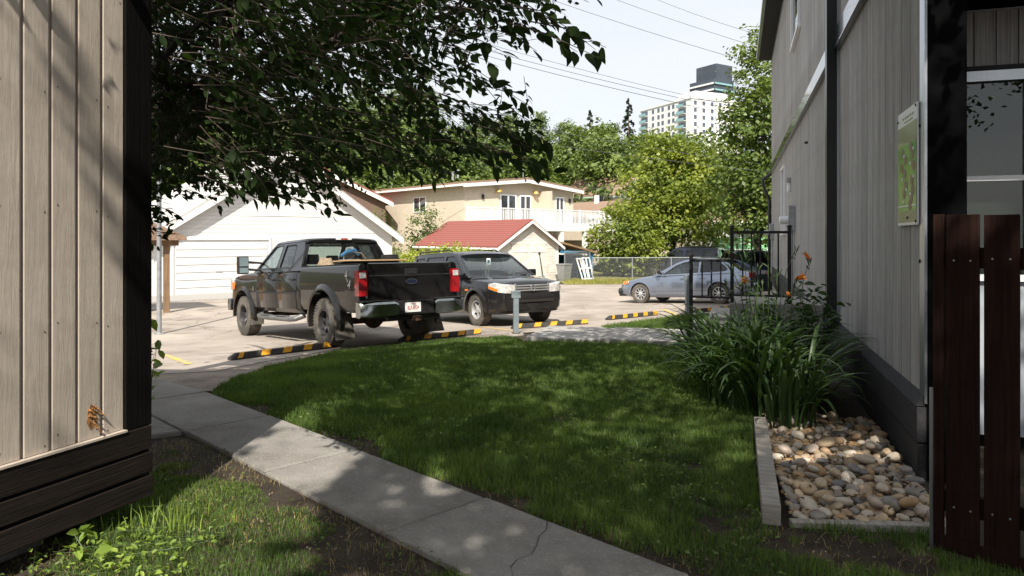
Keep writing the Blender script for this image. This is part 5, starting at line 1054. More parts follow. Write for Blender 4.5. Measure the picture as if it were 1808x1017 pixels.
# ---------------------------------------------------------------- sport utility vehicle
def suv(root, P, detail=True):
    TR = .368; wm = make_wheel('w', TR, .24, .215, 5, 'alloy', 'rubber2' if detail else 'rubber', .02)
    for x in (0, 2.70):
        for y in (.82, -.82): put_wheel(root, wm, x, y, TR)
    xs = [-1.08, -1.05, -1.0, -.8, -.4, 0, .5, 1, 1.5, 2.0, 2.3, 2.5, 2.7, 2.9, 3.1, 3.3, 3.45, 3.55, 3.61, 3.64]
    zb = curve([(-1.08, .45), (-.6, .30), (.4, .27), (2.3, .27), (3.2, .28), (3.64, .36)]); zs = curve([(-1.08, 1.10), (-.9, 1.15), (2.2, 1.10), (2.6, 1.06), (3.3, .99), (3.55, .94), (3.64, .84)]); zt = curve([(-1.08, 1.12), (-.9, 1.16), (2.3, 1.13), (2.5, 1.13), (3.1, 1.08), (3.45, 1.02), (3.58, .97), (3.64, .86)])
    hw = curve([(-1.08, .86), (-1.0, .93), (-.6, .97), (.5, .985), (2.7, .985), (3.2, .96), (3.45, .90), (3.58, .83), (3.64, .74)])
    me = boolean(body_loft(xs, zb, zs, zt, hw).mesh('body', None), arch_cut(0, .435, .39, .5, 1.2) + arch_cut(2.70, .435, .39, .5, 1.2), 'body'); me.materials.clear(); me.materials.append(M[P]); me.shade_smooth(); me.set_sharp_from_angle(angle=R(30)); obj('body', me, root)
    arch_lip(root, 0, .39, .432, .972, P, .075, 'wheel_arch', -8, 188, .035); arch_lip(root, 2.70, .39, .432, .962, P, .075, 'wheel_arch', -8, 188, .035)
    yw = lambda u, z: (.955 if u > -.6 else .955 + (u + .6)*.12) - max(0, z - 1.13)*.36
    side = [(-1.0, 1.10), (2.46, 1.10), (2.30, 1.17), (1.64, 1.63), (1.48, 1.69), (1.2, 1.715), (-.55, 1.715), (-.80, 1.69), (-.90, 1.58)]
    wins = [rpoly([(-.85, 1.17), (-.16, 1.17), (-.16, 1.62), (-.68, 1.62)], .05), rpoly([(-.04, 1.17), (.92, 1.17), (.92, 1.635), (-.02, 1.635)], .04), rpoly([(1.05, 1.17), (2.10, 1.17), (2.08, 1.22), (1.56, 1.58), (1.44, 1.635), (1.05, 1.635)], .04)]
    greenhouse(root, side, wins, yw, [(-.90, 1.10), (.90, 1.10), (.74, 1.70), (-.74, 1.70)], rpoly([(-.78, 1.2), (.78, 1.2), (.66, 1.62), (-.66, 1.62)], .06), lambda z, u: -1.0 + (z - 1.1)*.28 + .08*u*u,
        [(-.955, 1.10), (.955, 1.10), (.745, 1.70), (-.745, 1.70)], rpoly([(-.885, 1.145), (.885, 1.145), (.70, 1.645), (-.70, 1.645)], .06), lambda z, u: 2.50 - (z - 1.1)*1.5 - .14*u*u,
        [[(x, y*k, z + d_) for y, z in ((.755, 1.685), (.71, 1.728), (.55, 1.752), (.25, 1.765), (0, 1.768), (-.25, 1.765), (-.55, 1.752), (-.71, 1.728), (-.755, 1.685))] for x, k, d_ in ((-.93, .95, -.06), (-.82, 1, -.015), (-.4, 1, 0), (.6, 1, 0), (1.25, 1, -.01), (1.5, .99, -.035), (1.66, .97, -.085))], P, 'tint', 'tint', 'glass')
    for s in (1, -1):
        MB().tube([(-.75, s*.66, 1.735), (-.68, s*.66, 1.785), (1.0, s*.66, 1.795), (1.15, s*.66, 1.75)], .016, 8).build('roof_rail', 'trim', root)
        for nm, a, b in (('rear_door', .30, .985), ('front_door', .998, 2.10)):
            secs = []; sect = [(.985, .12), (1.0, .40), (.992, .70), (.965, .90), (.935, .975)]
            for x in (a, a + .01, b - .01, b):
                o_ = .008 if a < x < b else .003; L_ = [(x, s*(f*.985 + o_), .27 + g*.845) for f, g in sect]; secs.append(L_ + [(x, s*(f*.985 - .008), .27 + g*.845) for f, g in reversed(sect)])
            d_ = MB().loft(secs).build(nm, P, root, smooth=30); MB().box((a + .1, s*.985 - .0 if s > 0 else -1.02, .93), (a + .28, 1.02 if s > 0 else -.985, .96), bev=.008).build('door_handle', P, d_)
        mr_ = MB().box((1.92, s*1.0 if s > 0 else -1.22, 1.10), (2.08, 1.22 if s > 0 else -1.0, 1.27), bev=.035).build('mirror', P, root, smooth=50); MB().box((1.912, s*1.02 if s > 0 else -1.2, 1.12), (1.917, 1.2 if s > 0 else -1.02, 1.25)).build('mirror_glass', 'mirror', mr_); MB().box((1.96, s*.93 if s > 0 else -1.0, 1.12), (2.04, 1.0 if s > 0 else -.93, 1.17)).build('mirror_foot', P, mr_)
        # headlight wraps the corner
        hp = [(.48, 3.665), (.60, 3.665), (.72, 3.655), (.80, 3.605), (.86, 3.535), (.905, 3.445), (.945, 3.30)]
        lo_, hi_ = (.740, .742, .748, .76, .775, .80, .845), (.905, .912, .922, .935, .95, .96, .955)
        vs_ = []; fs_ = []
        for (y_, x_), a, b in zip(hp, lo_, hi_): vs_ += [(x_, s*y_, a), (x_, s*y_, b), (x_ - .12, s*y_*.86, a), (x_ - .14, s*y_*.86, b + .035)]
        for i in range(6):
            q = i*4; fs_ += [(q, q+1, q+5, q+4), (q+1, q+3, q+7, q+5), (q, q+4, q+6, q+2), (q+2, q+6, q+7, q+3)]
        fs_ += [(0, 2, 3, 1), (24, 25, 27, 26)]; hl = MB().add([(v[0], v[1], v[2]) for v in vs_], fs_).build('headlight', 'clear', root, smooth=40)
        vs2 = [(x_ + .008, s*(y_ + .006), z_) for (y_, x_), a, b in zip(hp[3:], lo_[3:], hi_[3:]) for z_ in (a + .012, a + .07)]; MB().add(vs2, [(2, 3, 5, 4), (4, 5, 7, 6)]).build('indicator', 'amber', hl)
        MB().box((3.55, s*.58 if s > 0 else -.72, .435), (3.625, .72 if s > 0 else -.58, .49), bev=.015).build('fog_lamp', 'chrome_dull', root)
        MB().box((2.30, s*.985 - .005, .80), (2.42, s*.985 + .012, .84), bev=.005).build('side_repeater', 'amber', root)
        MB().box((-1.10, s*.70 if s > 0 else -.90, .85), (-1.0, .90 if s > 0 else -.70, 1.12), bev=.02).build('taillight', 'red', root)
    # front: grille with chrome bars and badge, bumper
    gr = MB().box((3.52, -.44, .745), (3.645, .44, .95), bev=.02).build('grille', 'trim', root)
    for z_ in (.79, .845, .90): MB().tube([(3.640, -.43, z_), (3.66, 0, z_), (3.640, .43, z_)], .019, 10).build('grille_bar', 'bright', gr, smooth=60)
    for s in (1, -1): MB().box((3.60, s*.445 - .022, .755), (3.660, s*.445 + .022, .945), bev=.012).build('grille_end', 'bright', gr)
    bd = MB(); hh = .062
    bd.box((3.655, -.05, .845 - hh), (3.668, -.028, .845 + hh)); bd.box((3.655, .028, .845 - hh), (3.668, .05, .845 + hh)); bd.box((3.655, -.028, .835), (3.667, .028, .857)); bd.v = [(v[0] + .022, v[1], v[2]) for v in bd.v]; bd.build('badge', 'bright', gr)
    el = [(.075*math.cos(a), .072*math.sin(a)) for a in [k*2*math.pi/24 for k in range(24)]]; panel(el, [offset_poly(el, -.012)], lambda u, w_, d: (3.676 + d, u, w_ + .845), .012).build('badge_ring', 'bright', gr)
    secs = []
    for y_, x_ in ((.93, 3.28), (.87, 3.46), (.74, 3.60), (.5, 3.665), (0, 3.69), (-.5, 3.665), (-.74, 3.60), (-.87, 3.46), (-.93, 3.28)): secs.append([(x_ - .14, y_*.93, .52), (x_ - .01, y_, .53), (x_ + .008, y_, .60), (x_, y_, .69), (x_ - .03, y_*.99, .725), (x_ - .14, y_*.93, .725)])
    MB().loft(secs).build('front_bumper', P, root, smooth=40)
    secs = [[(x_ - .2, y_*.9, .27), (x_ - .02, y_*.98, .30), (x_ + .0, y_*.985, .50), (x_ - .2, y_*.9, .515)] for y_, x_ in ((.92, 3.26), (.86, 3.44), (.72, 3.58), (0, 3.66), (-.72, 3.58), (-.86, 3.44), (-.92, 3.26))]; MB().loft(secs).build('bumper_valance', 'trim', root, smooth=40)
    seats(root, (.3, 1.25), 'interior', 1.06); MB().box((1.9, -.85, 1.04), (2.3, .85, 1.145), bev=.03).build('dashboard', 'interior', root)
    MB().lathe([(.16, -.012), (.18, 0), (.16, .012), (.14, 0)], 20, 'x', Matrix.Translation((1.80, .42, 1.13)) @ Matrix.Rotation(R(25), 4, 'Y'), close=True).build('steering_wheel', 'interior', root)
    if detail:
        pm = MB().box((1.86, -.11, 1.40), (1.862, .0, 1.56)).build('hang_tag', 'white2', root); MB().box((1.8625, -.09, 1.45), (1.8635, -.02, 1.52)).build('hang_tag_mark', 'tool_blue', pm)
        for y_ in (-.1, .5): MB().tube([(2.43, y_, 1.125), (2.30, y_ + .5 if y_ < 0 else y_ + .30, 1.15)], .009, 6).build('wiper', 'trim', root)
fdir = Vector((math.cos(R(-57)), math.sin(R(-57)))); SF = Vector((-.03, 16.75)); so_ = SF - fdir*2.70
SUV = seat_on_ground('suv', 'black sport utility vehicle nosed in next to the pickup truck', 'car', so_.x, so_.y, R(-57), 2.70, .82); suv(SUV, 'black2')
# ---------------------------------------------------------------- sedan
def sedan(root, P, damaged=True):
    TR = .325; wm = make_wheel('w', TR, .21, .205, 9, 'alloy', 'rubber2', .0)
    for x in (0, 2.776):
        for y in (.77, -.77): put_wheel(root, wm, x, y, TR)
    xe = 3.60 if damaged else 3.74
    xs = [-1.08, -1.06, -1.0, -.8, -.5, -.2, 0, .5, 1, 1.5, 2.0, 2.3, 2.5, 2.776, 3.0, 3.2, 3.4, xe - .08, xe]
    zb = curve([(-1.08, .42), (-.6, .25), (.4, .20), (2.3, .20), (3.2, .22), (xe, .30)]); zs = curve([(-1.08, .86), (-1.0, .97), (-.6, 1.0), (0, .97), (1.5, .93), (2.2, .90), (2.7, .84), (3.2, .76), (xe - .08, .68), (xe, .62)]); zt = curve([(-1.08, .90), (-1.0, 1.03), (-.6, 1.06), (0, 1.0), (2.05, .95), (2.3, .96), (2.8, .90), (3.2, .82), (xe - .08, .74), (xe, .66)])
    hw = curve([(-1.08, .70), (-1.0, .80), (-.6, .87), (0, .895), (1, .90), (2.776, .89), (3.2, .85), (3.45, .78), (xe, .68)])
    me = boolean(body_loft(xs, zb, zs, zt, hw).mesh('body', None), arch_cut(0, .375, .345, .45, 1.2) + arch_cut(2.776, .375, .345, .45, 1.2), 'body'); me.materials.clear(); me.materials.append(M[P]); me.shade_smooth(); me.set_sharp_from_angle(angle=R(30)); obj('body', me, root)
    arch_lip(root, 0, .345, .372, .885, P, .035, 'wheel_arch', -4, 184, .012); arch_lip(root, 2.776, .345, .372, .88, P, .035, 'wheel_arch', -4, 184, .012)
    yw = lambda u, z: (.86 if u > -.2 else .86 + (u + .2)*.1) - max(0, z - .95)*.42
    side = [(-.72, .98), (-.2, .955), (2.30, .90), (2.18, .96), (1.75, 1.18), (1.45, 1.33), (1.2, 1.405), (.9, 1.44), (.5, 1.445), (.1, 1.41), (-.25, 1.30), (-.55, 1.13)]
    wins = [rpoly([(-.20, 1.03), (.60, 1.00), (.60, 1.375), (.35, 1.38), (.05, 1.33), (-.18, 1.20), (-.30, 1.08)], .04), rpoly([(.68, .995), (1.86, .97), (1.80, 1.02), (1.50, 1.22), (1.25, 1.32), (1.0, 1.37), (.68, 1.385)], .04)]
    greenhouse(root, side, wins, yw, [(-.80, .98), (.80, .98), (.64, 1.40), (-.64, 1.40)], rpoly([(-.70, 1.04), (.70, 1.04), (.58, 1.36), (-.58, 1.36)], .05), lambda z, u: -.72 + (z - .98)*1.75 + .1*u*u,
        [(-.86, .92), (.86, .92), (.65, 1.40), (-.65, 1.40)], rpoly([(-.80, .97), (.80, .97), (.60, 1.35), (-.60, 1.35)], .05), lambda z, u: 2.32 - (z - .92)*2.15 - .16*u*u,
        [[(x, y*k, z + d_) for y, z in ((.668, 1.40), (.62, 1.435), (.45, 1.458), (.2, 1.468), (0, 1.47), (-.2, 1.468), (-.45, 1.458), (-.62, 1.435), (-.668, 1.40))] for x, k, d_ in ((.0, .97, -.06), (.15, 1, -.028), (.45, 1, 0), (.8, 1, 0), (1.1, 1, -.025), (1.32, .97, -.085))], P, ['tint', 'glass'], 'tint', 'glass')
    for s in (1, -1):
        for nm, a, b in (('rear_door', .36, 1.02), ('front_door', 1.032, 2.16)):
            secs = []; sect = [(.985, .14), (1.0, .40), (.992, .70), (.965, .90)]
            for x in (a, a + .01, b - .01, b):
                o_ = .007 if a < x < b else .003; L_ = [(x, s*(f*.898 + o_), .20 + g*.73) for f, g in sect]; secs.append(L_ + [(x, s*(f*.898 - .006), .20 + g*.73) for f, g in reversed(sect)])
            d_ = MB().loft(secs).build(nm, P, root, smooth=30); MB().box((a + .08, s*.90 - .0 if s > 0 else -.93, .80), (a + .25, .93 if s > 0 else -.90, .825), bev=.007).build('door_handle', P, d_)
        MB().box((.40, s*.903 - .004, .415), (2.30, s*.903 + .012, .445), bev=.004).build('side_moulding', P, root)
        mr_ = MB().box((1.90, s*.92 if s > 0 else -1.08, .98), (2.02, 1.08 if s > 0 else -.92, 1.10), bev=.03).build('mirror', 'trim', root, smooth=50); MB().box((1.94, s*.84 if s > 0 else -.93, .97), (2.0, .93 if s > 0 else -.84, 1.01)).build('mirror_foot', 'trim', mr_)
        MB().add([(xe - .02, s*.45, .60), (xe - .02, s*.45, .70), (xe - .10, s*.74, .62), (xe - .12, s*.73, .74), (xe - .34, s*.845, .66), (xe - .36, s*.835, .77), (xe - .12, s*.45, .60), (xe - .12, s*.45, .70), (xe - .2, s*.66, .62), (xe - .2, s*.66, .74), (xe - .36, s*.76, .66), (xe - .38, s*.75, .77)], [(0,1,3,2), (2,3,5,4), (0,2,8,6), (2,4,10,8), (1,7,9,3), (3,9,11,5), (4,5,11,10), (0,6,7,1), (6,8,9,7), (8,10,11,9)]).build('headlight', 'amber' if damaged else 'clear', root, smooth=30)
        MB().box((-1.09, s*.52 if s > 0 else -.80, .80), (-.95, .80 if s > 0 else -.52, .98), bev=.02).build('taillight', 'red', root)
    if damaged:
        # front bumper cover is missing: dark carrier and ducts show
        MB().box((xe - .02, -.62, .38), (xe + .10, .62, .52), bev=.02).build('bumper_carrier', 'trim', root)
        for s in (1, -1): MB().lathe([(.03, -.06), (.11, -.05), (.13, .02), (.11, .08), (.03, .09)], 14, 'x', Matrix.Translation((xe + .02, s*.62, .40))).build('air_duct', 'trim', root); MB().box((xe - .25, s*.60 - .12, .24), (xe + .08, s*.60 + .12, .34), bev=.03).build('splash_shield', 'trim', root)
        MB().box((xe - .04, -.5, .52), (xe + .04, .5, .62), bev=.01).build('radiator_support', 'trim', root)
    else:
        MB().box((xe - .1, -.70, .28), (xe + .06, .70, .60), bev=.06).build('front_bumper', P, root, smooth=50)
    MB().box((-1.15, -.74, .34), (-1.0, .74, .66), bev=.06).build('rear_bumper', P, root, smooth=50)
    seats(root, (.45, 1.3), 'interior', .92, (-.38, .38)); MB().box((1.75, -.75, .86), (2.15, .75, .965), bev=.03).build('dashboard', 'interior', root); MB().lathe([(.15, -.012), (.17, 0), (.15, .012), (.13, 0)], 20, 'x', Matrix.Translation((1.72, .38, .98)) @ Matrix.Rotation(R(25), 4, 'Y'), close=True).build('steering_wheel', 'interior', root)
SED = seat_on_ground('sedan', 'silver blue sedan with its front bumper missing, parked across the alley side', 'car', 7.05, 23.0, R(141), 2.776, .77); sedan(SED, 'silver')
# ================================================================ parking furniture
RZV = math.atan2(VD[1], VD[0])
def parking_stop(label, a, b, group='rubber parking stops'):
    a = Vector((a.x, a.y, 0)); b = Vector((b.x, b.y, 0)); c = (a+b)/2; d = (b-a); rz = math.atan2(d.y, d.x); L_ = 1.83; h = .10
    r = thing('parking_stop', label, 'parking stop', (c.x, c.y, 0), rz, group); sl_ = (gz(*(c + d.normalized()*.9)[:2]) - gz(*(c - d.normalized()*.9)[:2]))/1.8; r.location.z = gz(c.x, c.y); r.rotation_euler = (0, -math.atan(sl_), rz)
    pr = [(-.075, -.01), (-.075, .03), (-.04, h), (.04, h), (.075, .03), (.075, -.01)]; secs = []
    for x, k in ((-L_/2, .35), (-L_/2 + .10, 1), (L_/2 - .10, 1), (L_/2, .35)): secs.append([(x, y, z if z < .04 else .03 + (z-.03)*k) for y, z in pr])
    MB().loft(secs).build('body', 'stop', r)
    for k in range(5):
        x = -.78 + k*.39 - .05; w_ = .16 if k else .08; sk = .05
        mb = MB(); o_ = .0025
        for (y0, z0), (y1, z1), n in (((-.075, .03), (-.04, h), (0, -.9, .45)), ((-.04, h), (.04, h), (0, 0, 1))):
            n = Vector(n)*o_; q0 = 0 if z1 > z0 else sk; q1 = sk if z1 > z0 else sk*2
            P_ = [Vector((x + q0, y0, z0)) + n, Vector((x + w_ + q0, y0, z0)) + n, Vector((x + w_ + q1, y1, z1)) + n, Vector((x + q1, y1, z1)) + n]; mb.add(P_ + [p - n*.9 for p in P_], [(0, 1, 2, 3), (7, 6, 5, 4), (0, 4, 5, 1), (1, 5, 6, 2), (2, 6, 7, 3), (3, 7, 4, 0)])
        mb.build('reflector', 'yellow', r)
    return r
pa, pb_ = gp(392, 638), gp(592, 613); parking_stop('black and yellow parking stop under the left rear wheel of the pickup', pa, pb_)
e_ = gp(845, 590); parking_stop('black and yellow parking stop in the shade behind the pickup hitch', e_ - Vector((VD[0], VD[1], 0))*1.83, e_)
parking_stop('black and yellow parking stop at the front wheels of the black sport utility vehicle', gp(919, 580), gp(1022, 573)); parking_stop('faded parking stop in the empty bay facing the silver sedan', gp(1066, 566), gp(1163, 556)); parking_stop('parking stop mostly hidden behind the lower railing post', gp(1222, 553), gp(1300, 545))
def outlet_post(label, base, h, foot=True):
    r = thing('outlet_post', label, 'post', base, math.atan2(E1.y, E1.x) + R(25), 'vehicle outlet posts')
    MB().box((-.05, -.05, .0), (.05, .05, h - .06), bev=.006).build('post', 'steelblue', r)
    bx = MB().box((-.085, -.058, h - .13), (.085, .058, h), bev=.008).build('outlet_box', 'steelblue', r); MB().box((-.04, -.066, h - .10), (.04, -.059, h - .03), bev=.003).build('outlet_cover', 'galv', bx)
    MB().box((-.075, -.075, .0), (.075, .075, .012)).build('base_plate', 'rust', r); MB().lathe([(.16, -.22), (.155, -.02), (.14, -.002)], 20, 'z').build('footing', 'concold', r, smooth=40); return r
b1 = gp(911, 591); outlet_post('blue grey outlet post on a concrete footing at the end of the walkway', Vector((b1.x, b1.y, b1.z + .03)), .80)
b2 = gp(1214, 557); outlet_post('blue grey outlet post beyond the railing near the silver sedan', Vector((b2.x, b2.y, b2.z + .03)), .95)
lp = gp(281, 590); LPo = thing('steel_pole', 'slim light grey steel pole standing at the edge of the parking lot', 'pole', (lp.x, lp.y, lp.z)); MB().tube([(0, 0, -.1), (0, 0, 6.2)], [.055, .045], 14).build('shaft', 'galv', LPo, smooth=60); MB().lathe([(.11, 0), (.11, .02), (.06, .03)], 14, 'z').build('base_collar', 'galv', LPo)
# ================================================================ houses
def gable(u0, u1, ze, zr, zb=0.0): return [(u0, zb), (u1, zb), (u1, ze), ((u0 + u1)/2, zr), (u0, ze)]
def roof_slabs(root, u0, u1, ze, zr, y0, y1, over, t, m, mf, fascia=.18):
    um = (u0 + u1)/2; sl_ = (zr - ze)/(um - u0); 
    for s in (-1, 1):
        ue = um + s*((u1 - u0)/2 + over); zz = zr - sl_*abs(ue - um); pr = [(um, zr + .02), (ue, zz + .02), (ue, zz + .02 + t), (um, zr + .02 + t)]
        rf = MB().prism(pr, y0 - over, y1 + over).build('roof', m, root)
        MB().prism([(um, zr - fascia + .03), (ue, zz - fascia + .03), (ue, zz + .015), (um, zr + .015)], y0 - over - .03, y0 - over + .0).build('bargeboard', mf, rf); MB().box((min(ue, ue + s*.03), y0 - over, zz - .12), (max(ue, ue + s*.03), y1 + over, zz + .015)).build('eave_board', mf, rf)
    return sl_
def hwindow(root, x0, x1, z0, z1, y=0.0, axis='x', m='pane', fr=.06, mid=True, frm='white2'):
    """window on the plane y (facing -y) or, with axis 'y', on the plane x facing -x"""
    S_ = Matrix.Identity(4) if axis == 'x' else Matrix(((0, 1, 0, 0), (1, 0, 0, 0), (0, 0, 1, 0), (0, 0, 0, 1)))
    w_ = MB().box((x0 + fr, y - .012, z0 + fr), (x1 - fr, y - .004, z1 - fr), S_).build('window', m, root); f = MB()
    f.box((x0, y - .05, z0), (x0 + fr, y - .002, z1), S_); f.box((x1 - fr, y - .05, z0), (x1, y - .002, z1), S_); f.box((x0 + fr, y - .05, z0), (x1 - fr, y - .002, z0 + fr), S_); f.box((x0 + fr, y - .05, z1 - fr), (x1 - fr, y - .002, z1), S_)
    if mid: f.box(((x0 + x1)/2 - fr/2, y - .045, z0 + fr), ((x0 + x1)/2 + fr/2, y - .003, z1 - fr), S_)
    f.build('frame', frm, w_); return w_
M['dark_room'] = mat("dark_window", (0.03, 0.035, 0.04), 0.1, coat=1)
# ---- white garage
ga0 = Vector((-13.0, 27.0, 0)); ga0.z = gz(-9.5, 30) - .02
wg = thing('white_garage', 'white gabled garage with a white sectional door behind the pickup truck', 'garage', ga0, RZV)
W0, W1, ZEa, ZRi = -.55, 9.75, 2.42, 5.75
MB().prism([(W0, -.3), (W1, -.3), (W1, ZEa), ((W0 + W1)/2, ZRi), (W0, ZEa)], 0, 9).build('wall', 'garage', wg)
roof_slabs(wg, W0, W1, ZEa, ZRi, 0, 9, .38, .1, 'lightroof', 'white', .26)
dr = MB().box((.12, -.03, .0), (3.82, -.002, 2.16)).build('garage_door', 'door', wg)
for k in range(7): MB().box((.20, -.075, .02 + k*.295), (3.74, -.031, .292 + k*.295), bev=.006).build('door_panel', 'door', dr)
MB().box((.05, -.09, 2.162), (3.9, -.002, 2.30)).build('door_head', 'white', dr); MB().box((.02, -.085, -.05), (.115, -.002, 2.161)).build('door_jamb', 'white', dr); MB().box((3.825, -.085, -.05), (3.92, -.002, 2.161)).build('door_jamb', 'white', dr); MB().box((1.7, -.08, .86), (1.95, -.063, .92)).build('door_handle', 'galv', dr)
MB().box((2.9, -.03, 3.15), (6.1, -.002, 3.2)).build('gable_trim', 'white', wg); MB().box((4.6, -.04, 4.0), (5.2, -.002, 4.6)).build('gable_vent', 'white2', wg)
lap = MB()
for k in range(19):
    z = 2.45 + k*.17; hwid = (W1 - W0)/2*(1 - max(0, z - ZEa)/(ZRi - ZEa)); um = (W0 + W1)/2
    if hwid > .3: lap.box((um - hwid + .12, -.016, z), (um + hwid - .12, -.001, z + .155))
lo = lap.build('lap_siding', 'garage', wg); lo['kind'] = 'stuff'
# ---- porch corner left of the garage
pc = thing('wooden_porch', 'small shingled porch roof on a brown wooden post beside the garage', 'porch', gp(294, 552), RZV)
pcz = 1.95; MB().box((-.075, -.075, -.1), (.075, .075, pcz), bev=.01).build('post', 'postwood', pc); MB().box((-2.2, -.12, pcz), (.30, .12, pcz + .16)).build('beam', 'postwood', pc)
MB().prism([(-2.6, pcz + .162), (.48, pcz + .162), (.44, pcz + .26), (-.6, pcz + .75), (-2.6, pcz + .75)], -.35, 1.6).build('roof', 'shingle', pc); MB().box((-2.2, .6, -.1), (-.25, .65, 1.2)).build('fence_panel', 'postwood', pc)
MB().box((-2.0, 1.3, -.1), (-.1, 1.4, pcz)).build('back_wall', 'garage', pc)
# ---- brown house behind the garage
bh = thing('brown_house', 'brown gabled house with red shingles and white bargeboards behind the white garage', 'house', (-18.8, 47.5, gz(-12, 46)), R(24))
MB().prism(gable(0, 10.5, 5.0, 7.4, -.3), 0, 10).build('wall', 'brownside', bh); roof_slabs(bh, 0, 10.5, 5.0, 7.4, 0, 10, .45, .12, 'redroof', 'white', .3)
hwindow(bh, 4.6, 5.8, 5.6, 6.5); hwindow(bh, 7.6, 8.9, 3.2, 4.3); hwindow(bh, 1.2, 2.9, 3.0, 4.3)
# ---- tan house with balcony
th0 = Vector((-3.1, 46.8, gz(-3, 47))); thn = thing('tan_house', 'two storey tan stucco house with low gable roof and white balcony', 'house', th0, RZV)
ze_, zr_ = 5.85, 6.35
# body: side wall along y (x = 0 plane), front along x; recessed porch under the balcony
MB().prism(gable(0, 10.2, ze_, zr_, 3.1), 0, 10.5).build('upper_wall', 'stucco', thn); MB().box((0, 1.6, -.3), (10.2, 10.4, 3.099)).build('lower_wall', 'stucco', thn); MB().box((.0, 0.01, -.3), (3.0, 1.599, 3.098)).build('lower_wall', 'stucco', thn)
roof_slabs(thn, 0, 10.2, ze_, zr_, 0, 10.5, .55, .14, 'shingle', 'white', .24)
for a, b in ((.8, .95), (2.6, 2.78)): MB().lathe([(.09, 0), (.09, .5), (.12, .52), (.12, .6)], 12, 'z', Matrix.Translation((a + 1.0, 3 + a, ze_ + .4 + a*.2))).build('roof_vent', 'galv', thn)
MB().tube([(5.6, .5, zr_ - .1), (5.6, .5, zr_ + 1.0)], .035).build('mast', 'galv', thn)
hwindow(thn, 4.5, 6.1, 4.1, 5.2, -.0, 'y', 'dark_room')
for x0, x1, z0, z1 in ((3.0, 4.5, 3.3, 5.3), (4.8, 5.9, 3.3, 5.3), (8.3, 9.2, 3.3, 5.3)): hwindow(thn, x0, x1, z0, z1, 0, 'x', 'dark_room', .1)
M['amberlamp'] = mat("amber_shade", (0.6, 0.38, 0.05), .4)
for x in (2.75, 6.2): MB().lathe([(.22, 0), (.16, .14), (.04, .2)], 12, 'z', Matrix.Translation((x, -.2, 5.42))).build('hanging_basket', 'amberlamp', thn)
for x in (1.4, 9.7): MB().box((x, -.12, 4.9), (x + .16, -.002, 5.2), bev=.02).build('wall_lamp', 'trim', thn)
MB().box((6.7, -1.2, 3.3), (6.85, -.002, 5.6)).build('privacy_screen', 'stucco', thn)
bal = MB().box((-1.5, -2.2, 3.0), (12.8, -.003, 3.23), bev=.01).build('balcony', 'white', thn)
MB().box((-1.5, -2.23, 2.75), (12.8, -2.08, 2.998)).build('balcony_beam', 'white', bal)
bs = MB().box((-.026, -.014, 0), (.026, .014, .88)).mesh('baluster', 'white2')
for k in range(102): obj('baluster', bs, bal, (-1.42 + k*.14, -2.14, 3.30))
MB().box((-1.5, -2.18, 4.18), (12.8, -2.10, 4.25)).build('handrail', 'white2', bal); MB().box((-1.5, -2.17, 3.25), (12.8, -2.11, 3.298)).build('bottom_rail', 'white2', bal)
for k in range(8): MB().box((-1.5 + k*2.03, -2.19, 3.24), (-1.4 + k*2.03, -2.09, 4.29)).build('rail_post', 'white2', bal)
for x in (.3, 4.3, 6.7, 9.1, 12.6): MB().box((x, -2.2, -.3), (x + .3, -1.95, 2.749)).build('column', 'white', thn)
hwindow(thn, 4.6, 7.4, .4, 2.7, 1.6, 'x', 'dark_room', .1); hwindow(thn, 8.0, 9.6, .2, 2.7, 1.6, 'x', 'dark_room', .1)
MB().box((9.9, -1.9, .2), (12.6, 1.0, 2.1)).build('annex_wall', 'stucco', thn)
# ---- low house right of the tan one
lh = thing('low_house', 'low house with pale brown roof and small green-trimmed gable', 'house', (6.2, 58, gz(7, 60)), RZV)
MB().box((0, 0, -.3), (12, 9, 3.9)).build('wall', 'stucco', lh); MB().prism([(-.6, 3.9), (12.6, 3.9), (12.6, 4.1), (9.0, 5.4), (3.0, 5.4), (-.6, 4.1)], -.6, 9.6).build('roof', 'shingle', lh); MB().box((-.62, -.66, 3.84), (12.62, -.605, 4.1)).build('eave_board', 'white', lh)
hwindow(lh, 1.2, 2.8, 1.6, 3.0, 0, 'x', 'dark_room'); hwindow(lh, 5.0, 6.6, 1.6, 3.0, 0, 'x', 'dark_room')
for x in (2.4, 2.9): MB().box((x, 1.2, 4.6), (x + .28, 1.5, 5.9)).build('chimney', 'trim' if x > 2.5 else 'white', lh)
gh = thing('gabled_cottage', 'white gable end with pale green trim seen over the low house roof', 'house', (10.0, 66, gz(10, 66)), R(52)); MB().prism(gable(0, 5, 6.4, 8.0, -.3), 0, 6).build('wall', 'garage', gh)
M['paleg'] = mat("pale_green_trim", (0.35, 0.5, 0.38), .6); roof_slabs(gh, 0, 5, 6.4, 8.0, 0, 6, .4, .1, 'shingle', 'paleg', .2); hwindow(gh, 2.0, 3.0, 5.4, 6.6, 0, 'x', 'dark_room')
